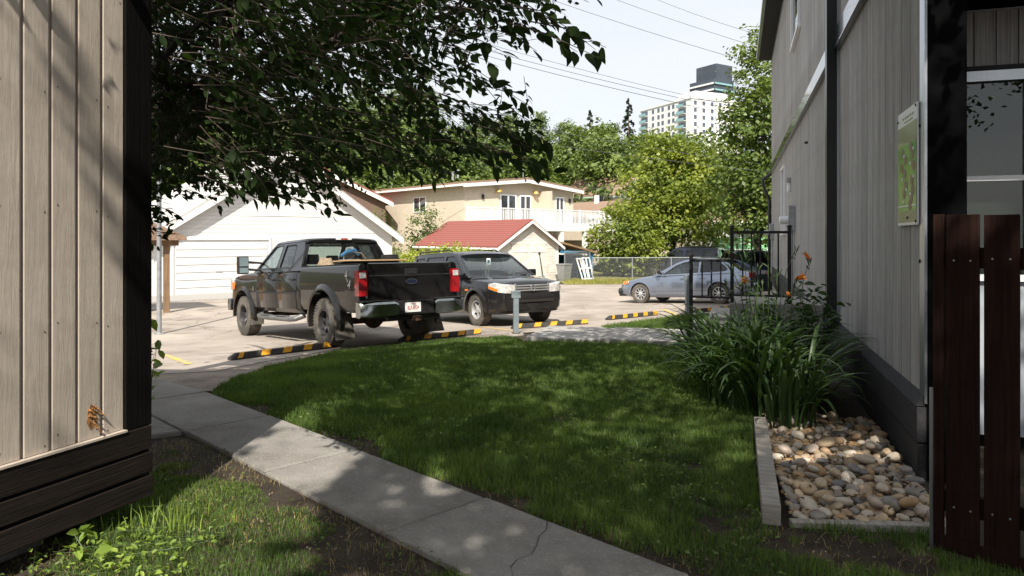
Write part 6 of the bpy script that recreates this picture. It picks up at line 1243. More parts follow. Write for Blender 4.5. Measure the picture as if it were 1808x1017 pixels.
# ---- red roofed shed with lean-to
sh0 = Vector((-.69, 36.0, gz(0, 36))); sh = thing('shed', 'weathered white clapboard shed with red shingle roof and double doors', 'shed', sh0, RZV)
MB().prism(gable(0, 4.2, 1.95, 3.2, -.2), 0, 7.0).build('wall', 'clap', sh)
lap = MB()
for k in range(22):
    z = .0 + k*.145; hwid = 2.1 if z < 1.82 else 2.1*(1 - (z + .14 - 1.95)/1.25)
    if hwid > .15: lap.add([(2.1 - hwid, -.004, z + .14), (2.1 + hwid, -.004, z + .14), (2.1 + hwid, -.016, z), (2.1 - hwid, -.016, z), (2.1 + hwid, -.001, z), (2.1 - hwid, -.001, z)], [(0, 1, 2, 3), (3, 2, 4, 5)])
lo = lap.build('clapboards', 'clap', sh, fix=False); lo['kind'] = 'stuff'
roof_slabs(sh, 0, 4.2, 1.95, 3.2, 0, 7.0, .28, .06, 'redroof', 'white', .16)
crs = MB(); sl_ = 1.25/2.1; n_ = Vector((-sl_, 0, 1)).normalized()
for k in range(13):
    u = -.27 + k*.182; z = 1.95 + u*sl_ + .085
    for j in range(1): crs.add([(u, -.27, z), (u, 7.27, z), (u + .20, 7.27, z + .2*sl_ + .002), (u + .20, -.27, z + .2*sl_ + .002), (u, -.27, z + .022), (u, 7.27, z + .022), ], [(0, 1, 5, 4), (4, 5, 2, 3)])
ro = crs.build('shingle_courses', 'redroof', sh, fix=False); ro['kind'] = 'stuff'
for a, b in ((.85, 2.035), (2.065, 3.25)):
    d_ = MB().box((a, -.07, .02), (b, -.032, 1.98), bev=.006).build('door', 'clap', sh); MB().box((a + .06, -.092, .25), (b - .06, -.071, .33)).build('door_ledge', 'clap', d_); MB().box((a + .06, -.092, 1.55), (b - .06, -.071, 1.63)).build('door_ledge', 'clap', d_)
MB().box((.78, -.075, 1.99), (3.32, -.032, 2.10)).build('door_head', 'clap', sh)
for x in (-.03, 4.13): MB().box((x, -.05, -.1), (x + .10, -.001, 1.95)).build('corner_trim', 'white', sh)
MB().tube([(-.42, -.25, 1.72), (-.42, 7.2, 1.76)], .06, 10).build('gutter', 'white2', sh); MB().tube([(-.42, -.2, 1.70), (-.30, -.1, 1.5), (-.06, -.1, 1.35), (-.06, -.1, .1)], .04, 8).build('downpipe', 'white2', sh)
lt = thing('lean_to', 'blue lean-to shelter with sloping plank roof against the shed', 'shelter', sh0 + Vector((VD[0], VD[1], 0))*4.24, RZV)
MB().prism([(.0, 1.98), (2.75, 1.40), (2.75, 1.50), (.0, 2.08)], -.4, 4.0).build('roof', 'postwood', lt); MB().box((0.05, 3.4, -.1), (2.6, 3.5, 1.9)).build('back_wall', 'blue', lt); MB().box((2.32, -.25, -.1), (2.55, .0, 1.48)).build('post', 'blue', lt); MB().box((0.06, -.22, 1.45), (2.319, -.14, 1.62)).build('beam', 'blue', lt); MB().box((2.45, .02, -.1), (2.55, 3.39, 1.3)).build('side_wall', 'blue', lt)
# leaning things
def leaner(name, label, cat, loc, rz, tilt, fn):
    r = thing(name, label, cat, loc, rz); r.rotation_euler = (tilt, 0, rz); fn(r); return r
def _frame(r):
    for x in (0, .3, .6): MB().box((x, -.02, 0), (x + .07, .02, 1.25)).build('stile', 'white', r)
    for z in (.0, .6, 1.18): MB().box((.071, -.018, z), (.599, .018, z + .07)).build('rail', 'white', r)
pp = sh0 + Vector((VD[0], VD[1], 0))*5.75 - Vector((UD[0], UD[1], 0))*.62; leaner('window_frame', 'old white slatted frame leaning on the lean-to fence', 'frame', pp, RZV, R(-14), _frame); pp2 = pp + Vector((VD[0], VD[1], 0))*-.35 - Vector((UD[0], UD[1], 0))*.1; leaner('window_frame', 'narrow white slatted frame leaning beside the wider one', 'frame', pp2, RZV + R(8), R(-20), _frame)
def _spade(r): MB().tube([(0, 0, .3), (0, 0, 1.55)], .022, 8).build('shaft', 'trim', r); MB().box((-.1, -.01, 0), (.1, .01, .34), bev=.005).build('blade', 'galv', r); MB().box((-.07, -.02, 1.5), (.07, .02, 1.56)).build('grip', 'trim', r)
leaner('shovel', 'dark shovel leaning against the shed doors', 'shovel', sh0 + Vector((VD[0], VD[1], 0))*2.75 - Vector((UD[0], UD[1], 0))*.45, RZV, R(-13), _spade)
bn = thing('grey_bin', 'grey garbage bin at the corner of the shed', 'bin', sh0 + Vector((VD[0], VD[1], 0))*3.95 - Vector((UD[0], UD[1], 0))*.75, RZV); MB().add([(-.22, -.22, 0), (.22, -.22, 0), (.22, .22, 0), (-.22, .22, 0), (-.3, -.3, .85), (.3, -.3, .85), (.3, .3, .85), (-.3, .3, .85)], [(3, 2, 1, 0), (4, 5, 6, 7), (0, 1, 5, 4), (1, 2, 6, 5), (2, 3, 7, 6), (3, 0, 4, 7)]).build('body', 'galv', bn); MB().box((-.33, -.33, .852), (.33, .33, .92), bev=.02).build('lid', 'galv', bn)
# ---- chain link fence
def chain_fence(name, label, a, b, h, npost, gate=False):
    a = Vector(a); b = Vector(b); d = b - a; L_ = d.length; r = thing(name, label, 'fence', (a.x, a.y, gz(a.x, a.y)), math.atan2(d.y, d.x)); drop = gz(b.x, b.y) - gz(a.x, a.y)
    for k in range(npost + 1):
        x = L_*k/npost; MB().tube([(x, 0, -.2), (x, 0, h + .04)], .03, 8).build('post', 'galv', r)
    MB().tube([(0, 0, h), (L_, 0, h)], .024, 8).build('top_rail', 'galv', r); m = MB(); st = .085; n = int(L_/st)
    for k in range(-int(h/st), n):
        for s in (0, 1):
            x0, x1 = k*st, k*st + h
            if s: x0, x1 = x1, x0
            z0, z1 = 0.03, h
            xa, xb = max(0, min(L_, x0)), max(0, min(L_, x1))
            if abs(x1 - x0) < 1e-6 or xa == xb: continue
            t0 = (xa - x0)/(x1 - x0); t1 = (xb - x0)/(x1 - x0); m.tube([(xa, .004*(1 if s else -1), z0 + (z1-z0)*t0), (xb, .004*(1 if s else -1), z0 + (z1-z0)*t1)], .0032, 3, cap=False)
    mo = m.build('wire_mesh', 'galv', r, fix=False); mo['kind'] = 'stuff'; return r
lr = sh0 + Vector((VD[0], VD[1], 0))*4.4 - Vector((UD[0], UD[1], 0))*.35
chain_fence('chain_link_fence', 'short chain link panel closing the blue lean-to', lr, lr + Vector((VD[0], VD[1], 0))*2.0, 1.55, 1)
chain_fence('chain_link_fence', 'long grey chain link fence behind the silver sedan', (4.35, 38.3, 0), (17.5, 40.4, 0), 1.22, 6)
# ---- white house behind the trees at right
wh = thing('white_house', 'white house with low roof glimpsed between the trees', 'house', (16.5, 58, gz(18, 58)), R(10)); MB().box((0, 0, -.3), (12, 8, 3.4)).build('wall', 'garage', wh); MB().prism([(-.5, 3.4), (12.5, 3.4), (12.5, 3.6), (6, 5.3), (-.5, 3.6)], -.5, 8.5).build('roof', 'shingle', wh); MB().box((-.52, -.56, 3.3), (12.52, -.505, 3.62)).build('eave_board', 'white', wh); hwindow(wh, 1.2, 3.4, 1.7, 3.0, 0, 'x', 'dark_room'); hwindow(wh, 4.4, 6.2, 1.7, 3.0, 0, 'x', 'dark_room')
# ---- cars beyond the fence
G2 = seat_on_ground('parked_sedan', 'dark green sedan half hidden behind the chain link fence', 'car', 8.6, 43.0, R(172), 2.776, .77); sedan(G2, 'green', False)
G3 = seat_on_ground('parked_suv', 'dark blue sport utility vehicle beyond the fence under the tree', 'car', 11.3, 41.6, R(150), 2.70, .82); suv(G3, 'navy', False)
G4 = seat_on_ground('parked_suv', 'dark sport utility vehicle showing red taillights behind the railing', 'car', 10.35, 31.2, R(82), 2.70, .82); suv(G4, 'navy', False)
bnr = thing('green_banner', 'green banner fence with white stripes behind the parked cars', 'banner', (13.0, 46.0, gz(13, 46)), R(5)); MB().box((0, 0, .7), (7, .04, 2.3)).build('sheet', 'hoard', bnr)
for z in (1.1, 1.5, 1.9): MB().box((0.02, -.004, z), (6.98, -.001, z + .06)).build('stripe', 'white2', bnr)
for x in (0, 2.3, 4.6, 6.9): MB().tube([(x, .06, -.2), (x, .06, 2.35)], .035).build('post', 'galv', bnr)
# ================================================================ apartment towers on the hill
tdir = Vector((14.6, -30.4, 0)).normalized(); tn = Vector((.9, .433, 0)).normalized()
tl = Vector((56.5, 313, 0)); aw = thing('apartment_block', 'white apartment block with teal balconies on the hilltop', 'building', (tl.x, tl.y, 0), math.atan2(tdir.y, tdir.x))
# local x along the long facade towards its near corner, local -y faces the camera side
LB_, ZT = 33.7, 57.2
MB().box((0, 0, 18), (LB_, 26, ZT)).build('wall', 'towerwhite', aw); MB().box((LB_ - 12, 3, ZT + .002), (LB_ - 1, 20, ZT + 3.0)).build('penthouse', 'towerwhite', aw); MB().box((-.3, -.3, ZT - .5), (LB_ + .3, -.001, ZT + .3)).build('parapet', 'towerwhite', aw); MB().box((LB_ + .001, -.3, ZT - .5), (LB_ + .3, 26, ZT + .3)).build('parapet', 'towerwhite', aw)
wq = MB().box((-.7, -.12, -.8), (.7, -.01, .8)).mesh('window', 'towerglass'); wq2 = MB().box((.01, -.7, -.8), (.12, .7, .8)).mesh('window', 'towerglass'); bq = MB().box((-2.4, -1.4, -.15), (2.4, -.011, 0)); bq = bq.mesh('balcony', 'towerwhite'); bg_ = MB().box((-2.4, -1.45, .0), (2.4, -1.38, 1.05)).mesh('balcony_glass', 'teal'); bd_ = MB().box((-2.2, -.1, .05), (2.2, -.012, 2.2)).mesh('balcony_door', 'towerglass')
for fl_ in range(8):
    z = ZT - 2.0 - fl_*2.85
    for x in (9.2, 13.0, 15.8, 20.0, 22.8): obj('window', wq, aw, (x, 0, z))
    for x in (3.2, 28.5):
        o_ = obj('balcony', bq, aw, (x, 0, z - 1.2)); obj('balcony_glass', bg_, o_); obj('balcony_door', bd_, o_)
    for y in (2.2, 6.5, 10.8, 15, 19.5): obj('window', wq2, aw, (LB_, y, z))
gtw = thing('dark_tower', 'dark grey high-rise top rising behind the white apartment block', 'building', (90.0, 360, 0), R(-58)); 
MB().box((0, 0, 20), (16, 14, 79)).build('shaft', 'towerdark', gtw); MB().box((2.5, 2.0, 79.002), (15.5, 13.5, 86.5)).build('crown', 'towerdark', gtw)
bq3 = MB().box((-.6, -.6, 0), (16.6, -.001, .8)).mesh('balcony_band', 'towerwhite'); bq4 = MB().box((16.001, -.6, 0), (16.6, 14.6, .8)).mesh('balcony_band', 'teal')
for k in range(7): obj('balcony_band', bq3, gtw, (0, 0, 76.2 - k*3.1)); obj('balcony_band', bq4, gtw, (0, 0, 76.2 - k*3.1))
# ================================================================ overhead wires
def wire(label, a, b, da, db, sag=.35, r=.014, m='wire'):
    A = px(a[0], a[1], da); B = px(b[0], b[1], db); ex = (B - A); A = A - ex*.9; B = B + ex*1.1; pts = []
    for k in range(25): t = k/24; p = A.lerp(B, t); p.z -= sag*4*t*(1-t); pts.append(p)
    o = MB().tube(pts, r, 5).build('overhead_wire', m); return tag(o, label, 'wire', 'overhead power wires')
W_ = wire
W_('highest of three close parallel power wires crossing the pale sky', (930, 86), (1215, 156), 48, 44, .5, .013); W_('middle one of three close parallel power wires crossing the pale sky', (935, 98), (1215, 163), 48, 44, .5, .016); W_('lowest of three close parallel power wires crossing the pale sky', (935, 108), (1212, 172), 48, 44, .5, .018)
W_('single faint power wire high above the dark tower', (1050, 15), (1320, 96), 40, 36, .4, .012); W_('faint power wire leading into the top of the tall tree', (1120, 0), (1340, 70), 38, 34, .4, .01); W_('faintest wire next to the gutter of the grey building', (1190, 0), (1330, 45), 38, 34, .4, .009)
W_('dark service wire in front of the hillside above the pale one', (935, 214), (1280, 268), 40, 36, .4, .013); W_('thick pale service cable in front of the yellow green tree', (945, 240), (1265, 280), 38, 35, .4, .011, 'wire'); W_('sagging wire just above the roof of the low house', (990, 325), (1100, 316), 58, 58, .6, .018)
# ================================================================ trees in the distance
def rel(d, lst): return [(a*d, b*d, c*d, e*d, f*d, g*d) for a, b, c, e, f, g in lst]
yt = px(1195, 400, 44); make_tree('yellow_green_tree', 'large yellow green maple spreading behind the chain link fence', (yt.x, 45.0, gz(yt.x, 45)), [(0, 0, 5.6, 3.4, 3.0, 2.6), (-1.3, -.4, 4.0, 2.6, 2.4, 2.2), (1.4, 0, 4.3, 2.6, 2.4, 2.8), (.2, 0, 7.4, 2.3, 2, 1.5), (-.6, .2, 8.4, 1.2, 1.1, .9), (1.9, -.3, 6.7, 1.6, 1.5, 1.3), (0, -.6, 2.6, 3.0, 2.2, 1.4)], 'leafyel', .27, 620, 26, 41, .24, spread=.55)
yb = px(1107, 430, 41); make_tree('yellow_bush', 'rounded yellow leaved bush beside the blue lean-to', (yb.x, 42.0, gz(yb.x, 42)), [(0, 0, 2.3, 1.9, 1.7, 1.9), (-.7, 0, 1.5, 1.6, 1.5, 1.3), (.9, 0, 1.6, 1.5, 1.4, 1.4), (.3, 0, 3.7, 1.1, 1.0, .9)], 'leafyel', .22, 300, 24, 42, .12, spread=.4, cat='bush')
rt = px(1335, 300, 35); make_tree('tall_tree', 'tall green tree rising behind the far end of the grey building', (rt.x + .6, 36.5, gz(rt.x, 36)), [(0, 0, 7.0, 2.5, 2.5, 3.0), (.6, 0, 10.2, 2.0, 2.0, 2.4), (-.8, 0, 4.8, 1.6, 1.9, 2.2), (-.6, .2, 8.4, 1.6, 1.6, 1.6), (1.6, 0, 5.0, 2.4, 2.2, 2.6), (-.2, 0, 11.9, 1.1, 1.1, 1.0), (0, 0, 3.0, 1.8, 1.8, 1.3)], 'leafmid', .24, 620, 26, 43, .26, spread=.5)
hb = px(790, 430, 33.6); make_tree('hedge_bush', 'bright lime hedge along the side of the red roofed shed', (hb.x, 34.6, gz(hb.x, 34)), [(0, 0, 1.1, 1.0, .8, 1.0), (-1.2, .4, 1.0, 1.0, .8, .95), (1.2, -.1, 1.0, .9, .7, .85), (-2.0, .8, .8, .8, .7, .8)], 'hedge', .15, 200, 26, 44, .05, spread=.28, cat='bush', nlimb=8)
rb_ = px(752, 400, 42); make_tree('lilac_shrub', 'loose shrub with brownish seed heads in front of the tan house wall', (rb_.x, 42.5, gz(rb_.x, 42.5)), [(0, 0, 2.6, 1.2, 1.1, 1.3), (-.8, 0, 1.6, 1.1, 1, 1.2), (.8, 0, 2.0, .9, .9, 1.0), (0, 0, 3.6, .7, .7, .6)], 'leafmid', .17, 130, 20, 45, .07, spread=.4, cat='bush', nlimb=10)
gs_ = px(680, 400, 40); make_tree('grey_shrub', 'grey green shrub at the right end of the garage', (gs_.x - .3, 40, gz(gs_.x, 40)), [(0, 0, 2.3, .9, .9, 1.4), (.4, 0, 1.2, .8, .8, 1.0), (-.4, 0, 3.3, .6, .6, .6)], 'leafmid', .15, 90, 20, 46, .06, spread=.35, cat='bush', nlimb=8)
# forest on the hillside: three kinds of crown, copied
protos = []
for k, (bl_, lf) in enumerate((([(0, 0, 8.6, 3.6, 3.6, 3.6), (1.6, 0, 6.4, 3.0, 3, 2.8), (-1.8, .4, 6.0, 2.8, 2.8, 2.8), (0, 0, 11.4, 2.2, 2.2, 1.6), (0, -1, 4.2, 3.2, 2.6, 2.0)], 'leaffor'), ([(0, 0, 9.4, 2.8, 2.8, 4.2), (1.2, 0, 6.2, 2.8, 2.6, 3.0), (-1.2, 0, 7.2, 2.4, 2.4, 3.0), (.3, 0, 13.0, 1.5, 1.5, 1.5), (0, -.8, 3.8, 2.8, 2.2, 2.0)], 'leaffor'), ([(0, 0, 6.6, 3.4, 3.4, 3.0), (2.0, 0, 5.2, 2.6, 2.4, 2.4), (-2.0, 0, 5.6, 2.6, 2.4, 2.6), (.6, 0, 9.2, 2.0, 2, 1.5), (0, -1, 3.2, 3.2, 2.4, 1.8)], 'leafmid'))):
    protos.append(make_tree('forest_tree', ('broad round-crowned dark green tree on the wooded hillside', 'tall narrow-crowned dark green tree on the wooded hillside', 'lower paler green bushy tree on the wooded hillside')[k], (0, 0, 0), bl_, lf, .46, 330, 22, 60 + k, .22, 'barkgrey', .75, 'trees on the wooded hillside'))
rq = random.Random(31); used = [False]*3; spots = []
for row, (yy, step) in enumerate(((72, 4.6), (79, 5.2), (87, 5.6), (96, 6.2), (106, 6.6), (118, 7.2))):
    x = -52 - row*4 + rq.uniform(0, 3)
    while x < 19 + row*2.5:
        spots.append((x + rq.uniform(-1.2, 1.2), yy + rq.uniform(-2.2, 2.2), row)); x += step*rq.uniform(.85, 1.25)
for (x, y, row) in spots:
    if row < 2 and x > 13: continue
    k = rq.choice((0, 0, 1, 2)) if row > 0 else rq.choice((0, 2, 2)); o = protos[k] if not used[k] else copy_tree(protos[k]); used[k] = True
    s = rq.uniform(.78, 1.08)*(1.0 if x > -12 else 1.12); pl_ = 904 + F*x/y; zmax = EYE + (418 - float(np.interp(pl_, [780, 830, 930, 1000, 1060, 1150, 1300], [110, 165, 192, 207, 213, 232, 244])))/F*y; s = max(.4, min(s, (zmax - gz(x, y) + rq.uniform(-.8, .6))/(13.4, 14.9, 11.1)[k])); o.location = (x, y, gz(x, y) - .2); o.scale = (s*rq.uniform(.9, 1.15), s, s); o.rotation_euler = (0, 0, rq.uniform(0, 6.28))
def spruce(label, loc, h, seed):
    rg = np.random.default_rng(seed); r = thing('spruce_tree', label, 'tree', loc); MB().tube([(0, 0, -.3), (0, 0, h*.5), (0, 0, h)], [h*.016, h*.010, .02], 7).build('trunk', 'barkgrey', r); P = []; Nn = []
    for k in range(int(h*5)):
        z = h*(.12 + .88*(k/(h*5))); L_ = (h - z)*.27*rg.uniform(.65, 1.15) + .15; a = rg.uniform(0, 6.28); m = int(14 + L_*14)
        t = rg.random(m)**.7; P.append(np.stack([np.cos(a)*t*L_ + rg.normal(0, .12*L_, m)*t, np.sin(a)*t*L_ + rg.normal(0, .12*L_, m)*t, z - t*t*L_*.35 + rg.normal(0, .1, m)], -1)); Nn.append(np.tile([np.cos(a)*.4, np.sin(a)*.4, .8], (m, 1)))
    V, Fc = leaf_cloud(np.concatenate(P), np.concatenate(Nn), .42, rg, 'kite', .5); obj('crown', npmesh('crown', V, Fc, 'needle'), r); return r
sp1 = px(1110, 200, 116); spruce('tall dark spruce standing above the hillside trees', (sp1.x, 116, 9.0), 15.2, 3); sp2 = px(1042, 200, 140); spruce('small distant spruce tip poking above the wooded ridge', (sp2.x, 140, 14.0), 12.6, 4)
# ================================================================ overhanging tree (its trunk stands behind the taupe building)
rng = np.random.default_rng(2024)
oh = thing('overhanging_tree', 'leafy dark branches of a tree overhanging from behind the taupe building', 'tree', (-4.6, 8.3, gz(-4.6, 8.3)))
OB = Vector(oh.location)
sil = [(262, -40), (1060, -40), (1062, 6), (1006, 40), (985, 30), (930, 95), (880, 110), (835, 120), (848, 150), (905, 160), (935, 190), (925, 215), (965, 245), (985, 300), (968, 318), (905, 322), (860, 300), (790, 330), (735, 322), (690, 345), (625, 345), (598, 395), (575, 350), (540, 372), (500, 352), (470, 372), (430, 345), (400, 382), (380, 350), (330, 352), (306, 425), (285, 440), (262, 440)]
def insil(x, y): return inpoly(np.asarray(x, float), np.asarray(y, float), sil)
twigs = MB(); LP = []; LA = []; LNn = []; LS = []
def add_twig(tip, inward, length, nleaf, lsize, thick=.004):
    """a drooping twig ending at tip with alternate leaves"""
    tip = Vector(tip); d0 = Vector(inward).normalized(); base = tip + d0*length + Vector((0, 0, .05*length)); mid = tip.lerp(base, .5) + Vector((rng.normal(0, .03), rng.normal(0, .03), .06*length))
    pts = [base, base.lerp(mid, .6)*.5 + mid*.5, mid, mid.lerp(tip, .6), tip]; twigs.tube(pts, [thick, thick*.8, thick*.7, thick*.5, thick*.3], 4, cap=False)
    for k in range(nleaf):
        t = (k + rng.random()*.6)/nleaf; t = t**.85; i = min(3, int(t*4)); p = pts[i].lerp(pts[i+1], t*4 - i); dr_ = (pts[i+1] - pts[i]).normalized()
        sd = Vector((rng.normal(0, 1), rng.normal(0, 1), rng.normal(0, .32) - .1)); sd = (sd - dr_*sd.dot(dr_)); sd = sd.normalized() if sd.length > .01 else Vector((0, 0, -1))
        ax = (sd*.75 + dr_*.7 + Vector((0, 0, -.16))).normalized(); L_ = lsize*rng.uniform(.7, 1.2); LP.append(p + ax*L_*.62); LA.append(ax); nn = Vector((rng.normal(0, .55), rng.normal(0, .55), 1)); LNn.append(nn); LS.append(L_)
    return base
def near_leaves(P, A, N, L):
    P, A, N = np.array(P), np.array(A), np.array(N); L = np.array(L)[:, None]; n = len(P)
    A = A/np.linalg.norm(A, axis=1)[:, None]; N = N - A*(N*A).sum(1)[:, None]; N /= np.linalg.norm(N, axis=1)[:, None] + 1e-9; B = np.cross(N, A); W = L*rng.uniform(.46, .58, (n, 1)); c = L*rng.uniform(.03, .1, (n, 1)); dr_ = L*rng.uniform(.02, .12, (n, 1))
    rows = [(-.5, 0, 0), (-.32, .36, .5), (-.08, .5, .8), (.2, .42, .7), (.4, .2, .3), (.58, 0, 0)]
    pts = []
    for (u, w_, k) in rows: pts.append(P + A*L*u - N*dr_*u*u*4*(1 if u > 0 else .2))                                        # midrib
    for (u, w_, k) in rows[1:5]: pts.append(P + A*L*u + B*W*w_ + N*c*k - N*dr_*u*u*4*(1 if u > 0 else .2))
    for (u, w_, k) in rows[1:5]: pts.append(P + A*L*u - B*W*w_ + N*c*k - N*dr_*u*u*4*(1 if u > 0 else .2))
    V = np.stack(pts, 1).reshape(-1, 3); b = np.arange(n)[:, None]*14
    q = [(0, 0, 6, 1), (1, 6, 7, 2), (2, 7, 8, 3), (3, 8, 9, 4), (0, 1, 10, 0), (1, 2, 11, 10), (2, 3, 12, 11), (3, 4, 13, 12)]
    T_ = [(0, 6, 1), (1, 6, 7), (1, 7, 2), (2, 7, 8), (2, 8, 3), (3, 8, 9), (3, 9, 4), (4, 9, 5), (0, 1, 10), (1, 11, 10), (1, 2, 11), (2, 12, 11), (2, 3, 12), (3, 13, 12), (3, 4, 13), (4, 5, 13)]
    return V, np.concatenate([b + np.array([t]) for t in T_], 0)
# twig tips spread through the hanging edge of the crown, near the viewer at the right and lower edge, deeper to the left
cnt = 0; bases = []
for it in range(60000):
    if cnt >= 1950: break
    x = rng.uniform(262, 1062); y = rng.uniform(-45, 440)
    if not insil([x], [y])[0]: continue
    # thinner towards the right edge, where sky shows
    right = np.clip((x - 560)/420, 0, 1); dens = 1 - .80*right*(1 if y < 150 else .85)
    if 780 < x and 60 < y < 150: dens *= .55
    if y > 340: dens *= .55
    if x > 610 and y > 190: dens *= .62
    if rng.random() > dens: continue
    d = rng.uniform(3.6, 8.6) if x < 640 else rng.uniform(3.4, 6.8)
    if x < 430: d = rng.uniform(5.3, 8.6)
    if d > 7.4 and y > 330: d = rng.uniform(4, 6) if x > 430 else rng.uniform(5.3, 6.5)
    p = px(x, y, d); inward = Vector((OB.x + .4 - p.x, OB.y - p.y, 2.2)); inward = Vector((-.9, .2, .38)) + Vector((rng.normal(0, .42), rng.normal(0, .5), rng.normal(0, .22)))
    b = add_twig(p, inward, rng.uniform(.25, .55), int(rng.integers(6, 12)), .068, .0035); bases.append(b); cnt += 1
# a long spray reaching right, with its separate leaves
for (tx_, ty_, d) in ((1052, 88, 3.25), (1000, 55, 3.35), (948, 90, 3.45), (905, 100, 3.5), (1040, 4, 3.3), (985, 20, 3.4), (1028, 62, 3.25), (965, 250, 3.9), (940, 190, 3.9), (915, 165, 4.0), (975, 290, 4.0), (1070, 84, 3.2), (1062, 104, 3.2), (1020, 92, 3.25), (880, 118, 3.5), (860, 90, 3.6), (960, 60, 3.4), (930, 225, 3.9), (985, 310, 3.9), (950, 300, 4.1), (920, 290, 4.2), (890, 300, 4.2), (900, 240, 4.1), (870, 270, 4.3), (940, 265, 4.0), (975, 262, 3.9)):
    p = px(tx_, ty_, d); bases.append(add_twig(p, Vector((-.9, .15, .38)), .34, 6, .088, .004))
# boughs
bo = MB(); hubs = [Vector((-3.6, 7.4, 3.3)), Vector((-2.6, 6.6, 3.9)), Vector((-1.6, 5.9, 3.7)), Vector((-.7, 5.2, 3.4)), Vector((-2.9, 6.0, 2.9)), Vector((-1.2, 6.8, 3.9)), Vector((-.1, 4.3, 3.3)), Vector((-3.4, 6.2, 4.4)), Vector((-2.0, 5.0, 3.3)), Vector((-.4, 6.4, 3.7)), Vector((-2.2, 7.4, 3.5))]
bo.tube([OB - Vector((0, 0, .2)), OB + Vector((.1, -.05, 1.2)), OB + Vector((.25, -.2, 2.4)), OB + Vector((.35, -.4, 4.2)), OB + Vector((.5, -.6, 6.0))], [.2, .17, .15, .11, .05], 9)
for h in hubs:
    s0 = OB + Vector((.25, -.2, 2.0 + .25*rng.random()*4)); mid = s0.lerp(h, .5) + Vector((rng.normal(0, .15), rng.normal(0, .15), .3)); bo.tube([s0*(1-t)**2 + mid*2*t*(1-t) + h*t*t for t in (0, .25, .5, .75, 1)], [.065, .05, .038, .028, .016], 7)
for b in bases[::3]:
    h = min(hubs, key=lambda q: (q - b).length)
    if (h - b).length > .85: continue
    mid = b.lerp(h, .5) + Vector((rng.normal(0, .06), rng.normal(0, .06), .1)); bo.tube([h*(1-t)**2 + mid*2*t*(1-t) + b*t*t for t in (0, .33, .66, 1)], [.012, .009, .006, .0035], 4, cap=False)
def localize(mb): mb.v = [tuple(Vector(v) - OB) for v in mb.v]; return mb
localize(bo).build('trunk', 'bark', oh, smooth=60, fix=False); localize(twigs).build('twigs', 'twig', oh, fix=False)
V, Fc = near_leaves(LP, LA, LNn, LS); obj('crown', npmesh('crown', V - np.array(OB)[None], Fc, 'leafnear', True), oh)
# ---- upper crowns, above and behind the viewer: unseen leaves culled to shade the lawn and leave set sun gaps
tanE = math.tan(SUN_EL)
def shade_keep(P, rg):
    """where the shadow of each leaf clump lands on the lawn; gaps over the taupe wall, the left lawn and part of the walk"""
    k = P[:, 2]/tanE; gx_ = P[:, 0] + .05*k; gy_ = P[:, 1] + k
    edge = np.interp(gx_, [-9, -5, -3.2, 0, 1.5, 3.5, 6], [8.4, 9.2, 10.5, 11.4, 12.6, 13.2, 13.4]) + .5*(vnoise(gx_ + 40, gy_ + 40, .9, 8) - .5)
    lit = inpoly(gx_, gy_, [(-3.4, 2.2), (-1.15, 2.4), (-1.0, 3.6), (-1.2, 4.5), (-1.1, 5.3), (-1.75, 6.3), (-2.4, 7.6), (-3.6, 8.6), (-4.4, 7.0)])
    p = np.where(lit, np.where((gy_ < 4.9) | (gx_ > -2.0), .008 + .10*((gx_ > -2.0) & (vnoise(gx_ + 5, gy_ + 5, 3.2, 29) > .66)), .07 + .85*(vnoise(gx_*.6 + 9, gy_ + 4, 2.4, 23) > .42)), 1.0)*np.where(gy_ > edge, 0, 1)
    spots_ = vnoise(gx_ + 70, gy_ + 20, 1.9, 17); p = np.where((~lit) & (spots_ > np.where(gx_ < .3, .70, .80)), .14, p)
    return rg.random(len(P)) < p
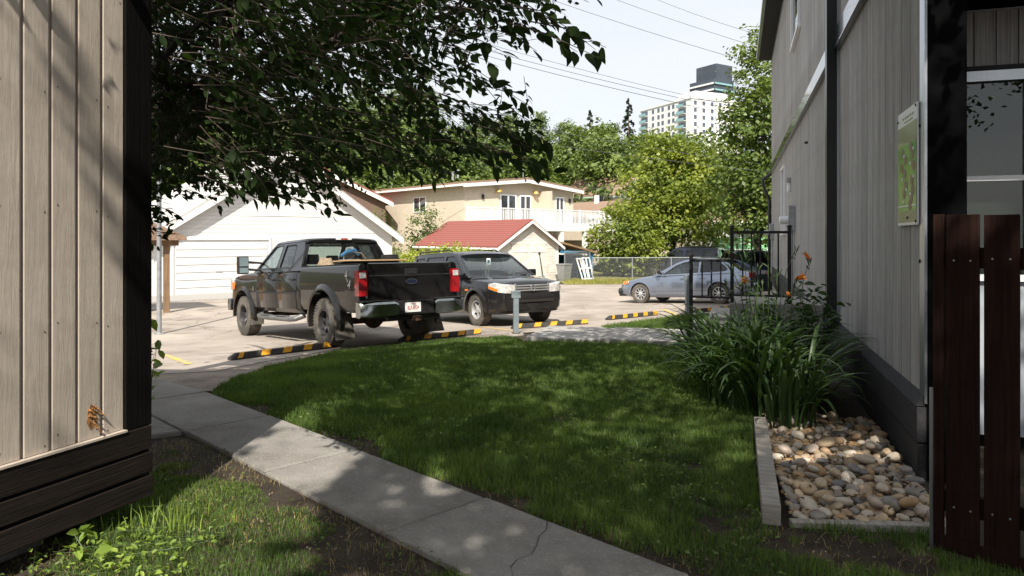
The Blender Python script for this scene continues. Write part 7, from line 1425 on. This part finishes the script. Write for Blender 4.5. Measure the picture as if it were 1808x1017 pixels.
def shade_tree(name, label, base, blobs, nclump, nper, seed, r0, size=.15):
    rg = np.random.default_rng(seed); root = thing(name, label, 'tree', base); base = np.array(base); CC, P, Nn = crown_points([(b[0], b[1], b[2], b[3], b[4], b[5]) for b in blobs], nclump, nper, rg, .6, .2)
    Wp = P + base; ok = shade_keep(Wp, rg); 
    vis = (Wp[:, 1] > .3) & (Wp[:, 2] < EYE + Wp[:, 1]*(418/F) + .35) & (np.abs(Wp[:, 0]) < Wp[:, 1]*.78 + .3); ok &= ~vis & (Wp[:, 2] > 2.4); ok &= ~((np.abs(Wp[:, 0]) < 1.2) & (np.abs(Wp[:, 1]) < 1.2) & (Wp[:, 2] < 3.4))
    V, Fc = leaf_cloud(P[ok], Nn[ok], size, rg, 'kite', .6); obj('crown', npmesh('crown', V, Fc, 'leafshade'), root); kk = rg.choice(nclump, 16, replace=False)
    limbs((0, 0, 0), [tuple(c) for c in CC[kk] if c[2] > 3.2], r0, rg).build('trunk', 'bark', root, smooth=60); return root
# top of the overhanging tree joins the same tree
rg = np.random.default_rng(5); CC, P, Nn = crown_points([(.6, -.8, 5.2, 3.0, 2.6, 1.5), (2.6, -2.6, 5.0, 2.8, 2.4, 1.5), (4.6, -3.6, 5.2, 2.8, 2.4, 1.5), (3.0, -.6, 5.8, 3, 2.2, 1.6), (5.8, -1.4, 5.6, 2.4, 2.2, 1.4), (7.0, -3.4, 5.4, 2.4, 2.4, 1.4), (1.0, -3.8, 4.6, 2.2, 2, 1.4)], 950, 24, rg, .6, .2)
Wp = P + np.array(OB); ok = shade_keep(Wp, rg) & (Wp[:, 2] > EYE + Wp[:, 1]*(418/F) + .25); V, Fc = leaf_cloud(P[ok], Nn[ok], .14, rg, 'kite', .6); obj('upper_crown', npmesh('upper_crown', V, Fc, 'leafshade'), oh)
ub = MB()
for c in CC[rg.choice(len(CC), 22, replace=False)]:
    c = Vector(c); s0 = Vector((.35, -.4, 4.0)); 
    if c.z < 4.6: continue
    mid = s0.lerp(c, .5) + Vector((0, 0, .4)); ub.tube([s0*(1-t)**2 + mid*2*t*(1-t) + c*t*t for t in (0, .25, .5, .75, 1)], [.06, .045, .035, .025, .012], 6)
ub.build('upper_limbs', 'bark', oh, smooth=60)
shade_tree('shade_tree', 'unseen leafy tree behind the viewpoint with its crown shaped to shade the lawn', (1.3, -5.6, 0), [(0, 0, 7.6, 4.6, 3.6, 2.6), (-3.0, .5, 7.2, 3.2, 3.0, 2.4), (3.2, 1.0, 7.6, 3.0, 3.0, 2.4), (0, 3.2, 7.8, 3.8, 3.0, 2.2), (-2.6, 3.4, 7.4, 2.8, 2.6, 2.0), (1, 0, 9.6, 3.6, 3, 1.8), (-1.0, -2.5, 6.2, 4, 2.4, 2.2)], 1350, 26, 12, .3, .17)
